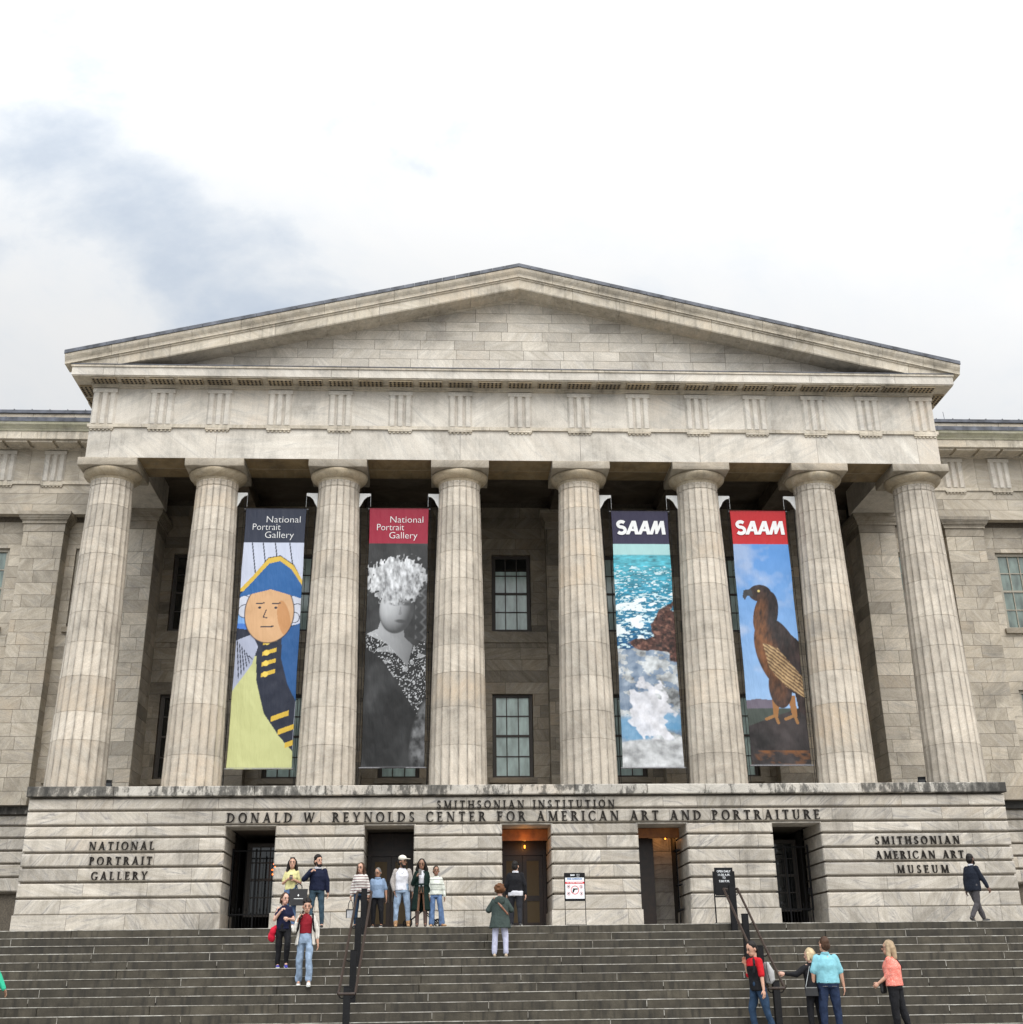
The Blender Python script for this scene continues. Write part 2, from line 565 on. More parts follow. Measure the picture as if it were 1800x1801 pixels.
def step_mat():
    m, t, b = new_mat('step_granite')
    tc = N(t, 'ShaderNodeTexCoord')
    at = N(t, 'ShaderNodeAttribute', attribute_name='blk')
    sp = N(t, 'ShaderNodeSeparateXYZ')
    L(t, at.outputs['Vector'], sp.inputs[0])
    n1 = N(t, 'ShaderNodeTexNoise')
    n1.inputs['Scale'].default_value = 2.2
    n1.inputs['Detail'].default_value = 8
    n1.inputs['Roughness'].default_value = 0.7
    L(t, tc.outputs['Object'], n1.inputs['Vector'])
    n2 = N(t, 'ShaderNodeTexNoise')
    n2.inputs['Scale'].default_value = 70
    n2.inputs['Detail'].default_value = 3
    L(t, tc.outputs['Object'], n2.inputs['Vector'])
    mp = N(t, 'ShaderNodeMapping')
    mp.inputs['Scale'].default_value = (9, 9, 1.2)
    L(t, tc.outputs['Object'], mp.inputs[0])
    n3 = N(t, 'ShaderNodeTexNoise')
    n3.inputs['Scale'].default_value = 1.0
    n3.inputs['Detail'].default_value = 7
    L(t, mp.outputs[0], n3.inputs['Vector'])
    base = ramp(t, n1.outputs[0], [(0.30, (0.026, 0.021, 0.013)), (0.5, (0.051, 0.043, 0.029)), (0.70, (0.084, 0.072, 0.051))])
    base = mixc(t, 1.0, base, ramp(t, sp.outputs[0], [(0, 0.74), (1, 1.18)]), 'MULTIPLY')
    base = mixc(t, 1.0, base, ramp(t, n2.outputs[0], [(0.3, 0.80), (0.7, 1.18)]), 'MULTIPLY')
    base = mixc(t, ramp(t, n3.outputs[0], [(0.50, 0.0), (0.66, 0.75)]), base, (0.016, 0.0135, 0.0095))
    L(t, base, b.inputs['Base Color'])
    b.inputs['Roughness'].default_value = 0.75
    bp = N(t, 'ShaderNodeBump')
    bp.inputs['Strength'].default_value = 0.3
    bp.inputs['Distance'].default_value = 0.01
    L(t, n2.outputs[0], bp.inputs['Height'])
    L(t, bp.outputs[0], b.inputs['Normal'])
    return m


M_step = step_mat()


def worn_mat():
    m, t, b = new_mat('worn_nosing')
    tc = N(t, 'ShaderNodeTexCoord')
    n1 = N(t, 'ShaderNodeTexNoise')
    n1.inputs['Scale'].default_value = 3.0
    n1.inputs['Detail'].default_value = 9
    n1.inputs['Roughness'].default_value = 0.75
    L(t, tc.outputs['Object'], n1.inputs['Vector'])
    base = ramp(t, n1.outputs[0], [(0.30, (0.07, 0.060, 0.045)), (0.46, (0.27, 0.25, 0.215)), (0.68, (0.56, 0.54, 0.49))])
    L(t, base, b.inputs['Base Color'])
    b.inputs['Roughness'].default_value = 0.8
    return m


M_worn = worn_mat()
M_pave = marble('pavement_stone', ((0.26, 0.245, 0.22), (0.33, 0.315, 0.285), (0.40, 0.385, 0.35)), tone=0.2, vein=0.2, grime=0.3)
M_asphalt = plain('street_asphalt', (0.05, 0.05, 0.05), 0.9, noise=0.2, scale=40)

# ------------------------------------------------------------------ measurements (metres)
ST_Y, TREAD, RISE = -4.8025, 0.33776, 0.17397
NSTEP = 16
GZ = -NSTEP * RISE
COLX = [-12.432, -9.25, -5.55, -1.85, 1.85, 5.55, 9.25, 12.432]
Z_SLAB = 3.735
YB = 5.3          # back wall of the porch
YW = 3.95         # plane of the wings' entablature
BAYX = [-10.84, -7.4, -3.7, 0.0, 3.7, 7.4, 10.84]
DOORX = [-7.4, -3.7, 0.0, 3.7, 7.4]
DHW = 0.665
X3, Y3, Z3 = Vector((1, 0, 0)), Vector((0, 1, 0)), Vector((0, 0, 1))

# ------------------------------------------------------------------ setting: ground, stairs, landing
mb = MB()
mb.box(-400, 400, -9.6, 400, GZ - 0.4, GZ - 0.02)
mb.box(-400, 400, -400, -32, GZ - 0.4, GZ - 0.13)
struct(mb.build('ground', M_asphalt))
mb = MB()
x = -60.0
while x < 60:
    y = -31.8
    while y < -9.7:
        mb.rnd()
        mb.box(x, x + 1.49, y, min(y + 1.49, -9.6), GZ - 0.3, GZ)
        y += 1.5
    x += 1.5
struct(mb.build('pavement', M_pave, fix=False))

rs = random.Random(3)
mb = MB()
nose = MB()
SX = 17.5
for k in range(NSTEP):
    yf = ST_Y - k * TREAD
    zt = -k * RISE
    x = -SX - rs.uniform(0, 2)
    while x < SX:
        w = rs.uniform(1.9, 3.3)
        x0, x1 = max(x, -SX), min(x + w, SX)
        if x1 - x0 > 0.2:
            mb.blk = (rs.random(), rs.random(), rs.random())
            yb = yf + TREAD + 0.06 if k else yf + 0.6
            mb.cbox(x0 + 0.004, x1 - 0.004, yf + rs.uniform(-0.004, 0.004), yb, zt - RISE - 0.03, zt - 0.012, 0.01)
            dz = rs.uniform(-0.003, 0.003)
            nose.box(x0 + 0.004, x1 - 0.004, yf - 0.006 + rs.uniform(-0.003, 0.003), yf + 0.05, zt - rs.uniform(0.011, 0.016), zt + dz)
            # pale pointing in the upright joints
            if rs.random() < 0.75:
                nose.box(x1 - 0.006, x1 + 0.006, yf + 0.004, yf + 0.03, zt - RISE * rs.uniform(0.6, 1.0), zt - 0.02)
        x += w
stairs = struct(mb.build('stairs', M_step, fix=False))
nose.build('stair_nosing', M_worn, stairs, fix=False)
mb = MB()
for i in range(14):
    mb.rnd()
    mb.box(-SX + i * 2.5 + 0.004, -SX + i * 2.5 + 2.496, ST_Y + 0.05, 3.9, -0.25, -0.008)
struct(mb.build('landing', M_pave, fix=False))

# ------------------------------------------------------------------ the museum
museum = thing('museum_building', 'pale marble temple-fronted building with eight fluted columns and a triangular pediment', 'building', (0, 0, 0))


def ashlar(mb, o, u, n, s0, s1, zs, wmin, wmax, openings=(), depth=0.12, j=0.0055, clip=None, rng=random):
    zz = sorted(zs)
    for r in range(len(zz) - 1):
        za, zb = zz[r], zz[r + 1]
        cuts = sorted({za, zb} | {q for op in openings for q in (op[2], op[3]) if za + 0.03 < q < zb - 0.03})
        cutsx = []
        s = s0 - rng.uniform(0, wmax * 0.8)
        while s < s1:
            w = rng.uniform(wmin, wmax)
            cutsx.append((max(s, s0), min(s + w, s1), (rng.random(), rng.random(), rng.random())))
            s += w
        for c in range(len(cuts) - 1):
            a, b = cuts[c], cuts[c + 1]
            mid = (a + b) / 2
            blocks = [q for q in cutsx if q[1] - q[0] > 0.05]
            for op in openings:
                if op[2] - 0.03 < mid < op[3] + 0.03:
                    nb = []
                    for q in blocks:
                        if q[1] <= op[0] or q[0] >= op[1]:
                            nb.append(q)
                            continue
                        if q[0] < op[0]:
                            nb.append((q[0], op[0], q[2]))
                        if q[1] > op[1]:
                            nb.append((op[1], q[1], q[2]))
                    blocks = nb
            for q in blocks:
                mb.blk = q[2]
                ja = j if a == za else 0
                jb = j if b == zb else 0
                d = rng.uniform(-0.0015, 0.0015)
                if clip:
                    poly = [(q[0] + j, a + ja), (q[1] - j, a + ja), (q[1] - j, b - jb), (q[0] + j, b - jb)]
                    for ln in clip:
                        poly = clip_poly(poly, ln)
                        if len(poly) < 3:
                            break
                    if len(poly) < 3:
                        continue
                    k = len(poly)
                    vs = [o + u * p[0] + Z3 * p[1] + n * d for p in poly] + [o + u * p[0] + Z3 * p[1] - n * depth for p in poly]
                    mb.add(vs, [tuple(range(k)), tuple(range(2 * k - 1, k - 1, -1))] + [(i, i + k, (i + 1) % k + k, (i + 1) % k) for i in range(k)])
                else:
                    mb.fbox(o, u, Z3, n, q[0] + j, q[1] - j, a + ja, b - jb, -depth, d)


def clip_poly(poly, ln):
    a, b, c = ln      # keep a*x + b*z <= c
    out = []
    for i in range(len(poly)):
        p, q = poly[i], poly[(i + 1) % len(poly)]
        fp, fq = a * p[0] + b * p[1] - c, a * q[0] + b * q[1] - c
        if fp <= 0:
            out.append(p)
        if fp * fq < 0:
            t = fp / (fp - fq)
            out.append((p[0] + t * (q[0] - p[0]), p[1] + t * (q[1] - p[1])))
    return out


def rows(z0, z1, h):
    n = max(1, round((z1 - z0) / h))
    return [z0 + (z1 - z0) * i / n for i in range(n + 1)]


# --- podium: rusticated courses pierced by five doorways
PY = -0.9
GRO = [0.0, 0.525, 0.925, 1.315, 1.685, 2.055, 2.43, 2.735, 3.115, 3.455]
piers = []
edges = [-13.34] + [v for c in DOORX for v in (c - DHW, c + DHW)] + [13.34]
for i in range(0, len(edges), 2):
    piers.append((edges[i], edges[i + 1]))
rp = random.Random(11)
mb = MB()
core = MB()
REV = 1.05        # depth of the door reveals
for ci in range(len(GRO) - 1):
    za, zb = GRO[ci], GRO[ci + 1]
    spans = piers if zb < 2.75 else [(-13.34, 13.34)]
    g = 0.026 if ci >= 2 else 0.004
    gt = 0.026 if ci >= 1 else 0.004
    ch = 0.03 if ci >= 1 else 0.008
    out = 0.03 if ci == 0 else 0.0
    for (x0, x1) in spans:
        xs = [x0]
        while xs[-1] < x1 - 2.2:
            xs.append(xs[-1] + rp.uniform(0.85, 2.0))
        if x1 - xs[-1] > 1.3:
            xs.append(xs[-1] + (x1 - xs[-1]) * rp.uniform(0.35, 0.65))
        xs.append(x1)
        for a, b in zip(xs[:-1], xs[1:]):
            mb.blk = (rp.random(), rp.random(), rp.random())
            l, r = a == x0, b == x1
            ex0 = a - out * l + (0 if l else 0.004)
            ex1 = b + out * r - (0 if r else 0.004)
            mb.cbox(ex0, ex1, PY - out + rp.uniform(-0.003, 0.003), (3.9 if (a < -13.3 or b > 13.3) else PY + REV + 0.95) if (l or r) else PY + 0.5, za + (g if ci else 0), zb - gt, ch, l, r)
for (x0, x1) in piers:
    core.box(x0 + 0.055, x1 - 0.055, PY + 0.05, 3.9, 0, 2.74)
core.box(-13.285, 13.285, PY + 0.05, 3.9, 2.74, 3.455)
mb.build('podium', M_podium, museum, fix=False)
core.build('podium_core', M_core, museum, fix=False)
# undersides of the lintels over the doors
mb = MB()
for c in DOORX:
    mb.rnd()
    mb.box(c - DHW - 0.05, c + DHW + 0.05, PY + 0.06, PY + REV, 2.705, 2.737)
    mb.build('lintel_soffit', M_podium, museum, fix=False)
    mb = MB()
# ledge
mb = MB()
rp2 = random.Random(5)
x = -13.39
while x < 13.38:
    w = rp2.uniform(1.6, 2.7)
    x1 = min(x + w, 13.39)
    if 13.39 - x1 < 0.7:
        x1 = 13.39
    mb.blk = (rp2.random(), rp2.random(), rp2.random())
    mb.cbox(x + (0.004 if x > -13.38 else 0), x1 - (0.004 if x1 < 13.38 else 0), -1.03 + rp2.uniform(-0.008, 0.006), 0.2, 3.475, Z_SLAB + rp2.uniform(-0.006, 0.004), 0.018)
    x = x1
mb.box(-13.385, 13.385, 0.2, 5.2, 3.50, Z_SLAB - 0.008)
mb.build('podium_ledge', M_slab, museum, fix=False)

# --- columns
NF, SEG = 20, 8


def shaft_mesh(joints, seed):
    rng = random.Random(seed)
    z0, z1 = Z_SLAB - 0.03, 12.80
    zs = [(z0, 0)]
    g = []
    for jz in joints:
        g += [(jz - 0.008, 0), (jz - 0.006, 1), (jz + 0.006, 1), (jz + 0.008, 0)]
    zs += g
    zs += [(12.585, 0), (12.592, 2), (12.612, 2), (12.62, 0)]
    zs += [(12.62 + i * 0.0165, 0) for i in range(1, 11)]
    full = []
    for a, b in zip(zs[:-1], zs[1:]):
        full.append(a)
        if b[0] - a[0] > 0.3:
            n = int((b[0] - a[0]) / 0.11)
            for i in range(1, n):
                full.append((a[0] + (b[0] - a[0]) * i / n, 0))
    full.append(zs[-1])
    full.append((z1, 0))
    V, F, B, AR = [], [], [], []
    nn = NF * SEG
    drum = 0
    blk = (rng.random(), rng.random(), rng.random())
    rowblk = []
    for (z, gr) in full:
        tt = (z - 3.735) / (12.45 - 3.735)
        r = 0.829 + (0.642 - 0.829) * tt + 0.018 * math.sin(math.pi * min(1, max(0, tt)))
        for i in range(nn):
            a = (i % SEG) / SEG
            th = 2 * math.pi * (i / nn)
            prof = 1 - (2 * a - 1) ** 2
            dep = 0.044 * r / 0.8 * prof ** 0.75
            if z > 12.61:
                ze = 12.775 - 0.11 * (2 * a - 1) ** 2
                k = min(1, max(0, (ze - z) / 0.03))
                dep *= k
            chip = 0
            if a == 0:
                # worn and chipped arrises
                chip = 0.012 * max(0, mnoise.noise(Vector((th * 7, z * 2.3, seed * 9.1)))) ** 1.2 + 0.004
            rr = r - dep - chip - (0.009 if gr == 1 else 0.022 if gr == 2 else 0)
            V.append((rr * math.cos(th), rr * math.sin(th), z))
            AR.append(1.0 if a == 0 else (0.22 if (i % SEG) in (1, SEG - 1) else 0.0))
        rowblk.append(blk)
        if gr == 1 or z in ():
            drum += 1
            blk = (rng.random(), rng.random(), rng.random()) if drum % 2 == 0 else blk
    for k in range(len(full) - 1):
        for i in range(nn):
            j = (i + 1) % nn
            F.append((k * nn + i, k * nn + j, (k + 1) * nn + j, (k + 1) * nn + i))
            B.append(rowblk[k])
    me = bpy.data.meshes.new('column')
    me.from_pydata(V, [], F)
    at = me.attributes.new('blk', 'FLOAT_VECTOR', 'FACE')
    at.data.foreach_set('vector', [c for b in B for c in b])
    aa = me.attributes.new('arris', 'FLOAT', 'POINT')
    aa.data.foreach_set('value', AR)
    me.materials.append(M_shaft)
    me.polygons.foreach_set('use_smooth', [True] * len(F))
    # keep the arrises sharp
    es = np.zeros(len(me.edges), dtype=bool)
    ev = np.zeros(len(me.edges) * 2, dtype=np.int32)
    me.edges.foreach_get('vertices', ev)
    ev = ev.reshape(-1, 2)
    ok = (ev[:, 0] % nn == ev[:, 1] % nn) & (ev[:, 0] % SEG == 0)
    jr = np.array([any(abs(z - (jz + d)) < 1e-6 for jz in joints for d in (-0.008, 0.008, -0.006, 0.006)) for z, _ in full])
    ok |= (ev[:, 0] // nn == ev[:, 1] // nn) & jr[ev[:, 0] // nn]
    sh = me.attributes.new('sharp_edge', 'BOOLEAN', 'EDGE')
    sh.data.foreach_set('value', ok)
    me.update()
    return me


SH = [shaft_mesh([4.617, 6.007, 6.958, 7.879, 8.741, 9.565, 10.35, 11.177, 11.905], 1),
      shaft_mesh([5.027, 5.804, 6.799, 7.779, 8.66, 9.50, 10.42, 11.25, 11.95], 2),
      shaft_mesh([4.86, 5.92, 6.90, 7.70, 8.60, 9.70, 10.55, 11.10, 11.98], 3)]
ech = MB()
ech.blk = (0.5, 0.4, 0.2)
ech.lathe([(0.630, 12.79), (0.648, 12.80), (0.655, 12.815), (0.645, 12.825), (0.665, 12.835), (0.665, 12.85), (0.655, 12.858), (0.675, 12.862),
           (0.735, 12.885), (0.79, 12.92), (0.835, 12.965), (0.862, 13.015), (0.872, 13.055), (0.868, 13.08), (0.845, 13.098)], 64, cap=False)
ech_me = ech.build('echinus', M_ech, None, True)
ech_mesh = ech_me.data
bpy.data.objects.remove(ech_me)


def bevel_box_mesh(x, y, z0, z1, bev, seed, chip=0.0):
    bm = bmesh.new()
    bmesh.ops.create_cube(bm, size=1)
    for v in bm.verts:
        v.co = Vector((v.co.x * 2 * x, v.co.y * 2 * y, (v.co.z + 0.5) * (z1 - z0) + z0))
    bmesh.ops.bevel(bm, geom=bm.edges[:], offset=bev, segments=2, affect='EDGES', profile=0.5)
    bmesh.ops.subdivide_edges(bm, edges=[e for e in bm.edges if e.calc_length() > 0.3], cuts=10, use_grid_fill=True)
    for v in bm.verts:
        n = mnoise.noise(v.co * 6 + Vector((seed, 0, 0)))
        v.co += Vector((0, 0, 0.012 * n * chip)) + (v.co - Vector((0, 0, v.co.z))) * (0.006 * n * chip)
    me = bpy.data.meshes.new('abacus')
    bm.to_mesh(me)
    bm.free()
    at = me.attributes.new('blk', 'FLOAT_VECTOR', 'FACE')
    rng = random.Random(seed)
    b = (rng.random(), rng.random(), rng.random())
    at.data.foreach_set('vector', list(b) * len(me.polygons))
    me.polygons.foreach_set('use_smooth', [True] * len(me.polygons))
    me.materials.append(M_cap)
    return me


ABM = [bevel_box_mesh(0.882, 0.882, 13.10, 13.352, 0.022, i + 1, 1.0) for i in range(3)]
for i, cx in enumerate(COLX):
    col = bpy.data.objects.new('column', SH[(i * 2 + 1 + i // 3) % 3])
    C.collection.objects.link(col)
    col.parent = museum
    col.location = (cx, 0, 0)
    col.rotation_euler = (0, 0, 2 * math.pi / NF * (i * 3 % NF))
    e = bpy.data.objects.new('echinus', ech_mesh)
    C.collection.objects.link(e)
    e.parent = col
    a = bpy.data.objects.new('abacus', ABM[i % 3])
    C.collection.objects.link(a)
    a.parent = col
    a.rotation_euler = (0, 0, -2 * math.pi / NF * (i * 3 % NF))

# --- entablature of the portico
XF, YA = 13.1, -0.846
ra = random.Random(21)


def beam_blocks(mb, x0, x1, y0, y1, z0, z1, cuts, j=0.0045):
    xs = [x0] + [c for c in sorted(cuts) if x0 + 0.3 < c < x1 - 0.3] + [x1]
    for a, b in zip(xs[:-1], xs[1:]):
        mb.blk = (ra.random(), ra.random(), ra.random())
        mb.box(a + (j if a > x0 else 0), b - (j if b < x1 else 0), y0, y1, z0, z1)


mb = MB()
beam_blocks(mb, -XF, XF, YA, -0.01, 13.356, 14.33, COLX)
beam_blocks(mb, -XF, XF, 0.0, 0.735, 13.350, 14.33, COLX)
for s in (-1, 1):      # side beams back to the wall piers
    for k, (a, b) in enumerate(((0.74, 2.3), (2.31, 3.95))):
        mb.rnd()
        mb.box(min(s * 13.1, s * 11.62), max(s * 13.1, s * 11.62), a, b, 13.356, 14.33)
mb.build('architrave', M_entab, museum, fix=False)
mb = MB()
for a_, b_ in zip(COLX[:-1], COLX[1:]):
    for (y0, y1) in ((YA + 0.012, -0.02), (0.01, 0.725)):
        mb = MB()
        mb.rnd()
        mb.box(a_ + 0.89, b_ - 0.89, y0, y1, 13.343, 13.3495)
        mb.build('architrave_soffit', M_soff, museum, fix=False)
mb = MB()
beam_blocks(mb, -XF - 0.06, XF + 0.06, YA - 0.06, 0.6, 14.333, 14.44, [c + 0.9 for c in COLX])
for s in (-1, 1):
    mb.box(min(s * 13.16, s * 12.5), max(s * 13.16, s * 12.5), 0.605, 3.95, 14.333, 14.44)
mb.build('taenia', M_corn, museum, fix=False)
mb = MB()
TRI = sorted([k * 1.85 for k in range(-5, 6)] + [12.735, -12.735, 10.99, -10.99])
beam_blocks(mb, -XF, XF, YA, 0.6, 14.443, 15.64, [t for t in TRI])
for s in (-1, 1):
    mb.box(min(s * 13.1, s * 12.5), max(s * 13.1, s * 12.5), 0.605, 3.95, 14.443, 15.64)
mb.build('frieze', M_entab, museum, fix=False)


def triglyph(cx, yf, z0, z1, parent, w=0.73, rot=None):
    """two glyphs, two half glyphs, a plain head and the guttae strip under the taenia"""
    mb = MB()
    mb.rnd()
    h = w / 2
    d = 0.075
    g = 0.070
    a = w / 9.0
    pts = [(-h, 0.02), (-h, -d + g)]
    pts += [(-h + a * 0.75, -d)]
    x = -h + 1.75 * a
    # three shanks with two v-grooves
    for s in range(3):
        pass
    sh = [(-h + 0.75 * a, -h + 2.25 * a), (-0.75 * a, 0.75 * a), (h - 2.25 * a, h - 0.75 * a)]
    pts = [(-h, 0.02), (-h, -d + g)]
    for k, (p, q) in enumerate(sh):
        pts += [(p, -d), (q, -d)]
        if k < 2:
            m = (q + sh[k + 1][0]) / 2
            pts += [(m - 0.012, -d + g), (m + 0.012, -d + g)]
    pts += [(h, -d + g), (h, 0.02)]
    mb.prism([(p[0] + cx, p[1] + yf) for p in pts], 'z', z0, z1 - 0.135)
    mb.box(cx - h - 0.008, cx + h + 0.008, yf - d - 0.012, yf + 0.02, z1 - 0.135, z1 - 0.005)
    t = mb.build('triglyph', M_entab, parent, fix=True)
    gb = MB()
    gb.rnd()
    gb.box(cx - h, cx + h, yf - 0.058, yf + 0.01, z0 - 0.17, z0 - 0.112)
    for k in range(6):
        gx = cx - h + w * (k + 0.5) / 6
        gb.lathe([(0.045, -0.048), (0.032, 0.0)], 8, (gx, yf - 0.008, z0 - 0.17))
    gb.build('regula', M_corn, t, fix=True)


for t in TRI:
    triglyph(t, YA, 14.443, 15.61, museum)
# bed moulding, corona, mutules
YC, XC = -1.42, 13.68
mb = MB()
beam_blocks(mb, -XC, XC, YC, 0.6, 15.835, 16.10, [ra.uniform(-13, 13) for _ in range(12)])
mb.build('corona', M_entab, museum, fix=False)
mb = MB()
mb.box(-XF - 0.05, XF + 0.05, YA - 0.07, 0.6, 15.643, 15.72)
mb.box(-XF - 0.09, XF + 0.09, YA - 0.12, 0.6, 15.72, 15.80)
pass
beam_blocks(mb, -XC - 0.03, XC + 0.03, YC - 0.035, 0.6, 16.10, 16.165, [ra.uniform(-13, 13) for _ in range(9)])
mb.box(-XC + 0.02, XC - 0.02, YC + 0.03, 0.6, 15.80, 15.835)
for s in (-1, 1):
    mb.box(min(s * 12, s * XC), max(s * 12, s * XC), 0.605, 3.2, 15.80, 16.165)
mb.build('cornice', M_corn, museum, fix=False)
mb = MB()
mb.box(-XC - 0.045, XC + 0.045, YC - 0.05, 0.5, 16.166, 16.19)
mb.build('cornice_flashing', M_lead, museum, fix=False)


def mutule(x0, x1, y0, y1, z, parent, nx, ny):
    mb = MB()
    mb.rnd()
    mb.box(x0, x1, y0, y1, z - 0.055, z)
    m = mb.build('mutule', M_mut, parent, fix=False)
    gb = MB()
    for r in range(ny):
        for k in range(nx):
            gb.lathe([(0.030, -0.022), (0.036, 0.0)], 6, (x0 + (x1 - x0) * (k + 0.5) / nx, y0 + (y1 - y0) * (r + 0.5) / ny, z - 0.055))
    gb.build('guttae', M_dark, m, fix=False)


for a, b in zip(TRI[:-1], TRI[1:]):
    for c in (a, (a + b) / 2):
        mutule(c - 0.37, c + 0.37, YC + 0.07, YA - 0.13, 15.80, museum, 6, 3)
mutule(TRI[-1] - 0.37, TRI[-1] + 0.37, YC + 0.07, YA - 0.13, 15.80, museum, 6, 3)
for s in (-1, 1):
    for k in range(4):
        xa, xb = sorted((s * 13.22, s * (XC - 0.07)))
        y0 = -0.75 + k * 0.95
        mutule(xa, xb, y0, y0 + 0.74, 15.80, museum, 3, 6)

# raking cornice, tympanum, roof
APX, SLP = 19.88, 0.2385


def rake(name, prof, xend, mat, joints=0, zmin=None):
    for s in (-1, 1):
        mb = MB()
        xs = [0.0]
        if joints:
            n = joints
            for i in range(1, n):
                xs.append(xend * (i + ra.uniform(-0.15, 0.15)) / n)
        xs.append(xend)
        for a, b in zip(xs[:-1], xs[1:]):
            mb.rnd()
            gap = 0.004 if joints else 0
            vs = []
            for x in (a + (gap if a > 0 else 0), b - (gap if b < xend else 0)):
                for (y, dz) in prof:
                    z = APX - SLP * x + dz
                    if zmin is not None:
                        z = max(z, zmin)
                    vs.append((s * x, y, z))
            n = len(prof)
            fs = [tuple(range(n)), tuple(range(2 * n - 1, n - 1, -1))] + [(i, i + n, (i + 1) % n + n, (i + 1) % n) for i in range(n)]
            mb.add(vs, fs)
        mb.build(name, mat, museum, fix=True)


rake('roof_edge', [(-1.63, 0.0), (-1.63, -0.115), (-1.0, -0.115), (-1.0, 0.02)], 13.92, M_lead, 34)
sima = [(-1.60, -0.118), (-1.60, -0.17), (-1.585, -0.22), (-1.55, -0.28), (-1.515, -0.33), (-1.50, -0.38), (-1.50, -0.42), (-0.9, -0.42), (-0.9, -0.118)]
rake('raking_sima', sima, 13.90, M_corn, 11)
rake('raking_cornice', [(-1.455, -0.42), (-1.455, -0.475), (-1.42, -0.49), (-1.42, -0.775), (-1.40, -0.815), (-0.60, -0.815), (-0.60, -0.42)], 13.70, M_corn, 9, 16.192)
rake('raking_bed_mould', [(-0.76, -0.815), (-0.74, -0.885), (-0.60, -0.90), (-0.60, -0.815)], 12.3, M_corn, 0, 16.192)
mb = MB()
zr = [16.19 + i * 0.335 for i in range(10)]
ashlar(mb, Vector((0, -0.70, 0)), X3, -Y3, -12.6, 12.6, zr, 0.75, 1.55, clip=[(SLP, 1, APX - 0.7), (-SLP, 1, APX - 0.7)], rng=random.Random(31))
mb.build('tympanum', M_tymp, museum, fix=True)
mb = MB()
mb.prism([(-12.9, 16.17), (12.9, 16.17), (0, APX - 0.5)], 'y', -0.685, 1.0)
mb.build('gable_core', M_core, museum, fix=False)
mb = MB()
rp3 = 13.92
mb.prism([(-rp3, APX - SLP * rp3 - 0.01), (0, APX + 0.005), (rp3, APX - SLP * rp3 - 0.01), (rp3, APX - SLP * rp3 - 0.15), (0, APX - 0.13), (-rp3, APX - SLP * rp3 - 0.15)], 'y', -0.99, 24)
for s in (-1, 1):     # small lead hatches near the eaves
    mb.box(min(s * 12.2, s * 12.75), max(s * 12.2, s * 12.75), 0.2, 0.9, APX - SLP * 12.6, APX - SLP * 12.2 + 0.10)
mb.build('roof', M_lead, museum, fix=True)
mb = MB()
mb.tube((-0.05, -1.2, 19.82), (-0.05, -1.2, 20.02), 0.02, 0.008)
mb.tube((-0.05, -1.2, 19.86), (-0.05, -1.2, 19.90), 0.05, 0.05)
mb.build('roof_finial', M_lead, museum)
mb = MB()
mb.tube((12.45, 0.5, 16.7), (12.45, 0.5, 17.28), 0.012)
mb.build('lightning_rod', M_lead, museum)

# --- porch interior: ceiling, back wall, wall piers
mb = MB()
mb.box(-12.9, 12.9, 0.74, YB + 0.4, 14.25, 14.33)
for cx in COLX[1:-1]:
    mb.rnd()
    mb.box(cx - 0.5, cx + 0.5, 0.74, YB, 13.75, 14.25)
mb.build('porch_ceiling', M_shade_ceil, museum, fix=False)

rw = random.Random(41)
WW, WU, WL = 0.665, (9.64, 12.33), (4.82, 7.54)
ops = []
for bx in BAYX:
    for (a, b) in (WU, WL):
        ops.append((bx - WW, bx + WW, a, b))
zrow = [3.70] + [4.06 + 0.385 * i for i in range(27)]
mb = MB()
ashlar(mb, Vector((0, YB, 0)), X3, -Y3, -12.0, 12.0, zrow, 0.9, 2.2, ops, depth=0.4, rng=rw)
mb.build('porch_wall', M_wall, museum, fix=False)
mb = MB()
xs = [-12.0] + [v for bx in BAYX for v in (bx - WW - 0.01, bx + WW + 0.01)] + [12.0]
for i in range(0, len(xs), 2):
    mb.box(xs[i], xs[i + 1], YB + 0.014, YB + 0.42, 3.6, 14.3)
for bx in BAYX:
    for (a, b) in ((3.6, WL[0] - 0.01), (WL[1] + 0.01, WU[0] - 0.01), (WU[1] + 0.01, 14.3)):
        mb.box(bx - WW - 0.012, bx + WW + 0.012, YB + 0.016, YB + 0.42, a, b)
mb.build('porch_wall_core', M_core, museum, fix=False)
mb = MB()
for bx in BAYX:
    mb.rnd()
    mb.box(bx - 1.2, bx + 1.2, YB - 0.05, YB + 0.05, 9.24, 9.60)
mb.build('string_course', M_wall, museum, fix=False)


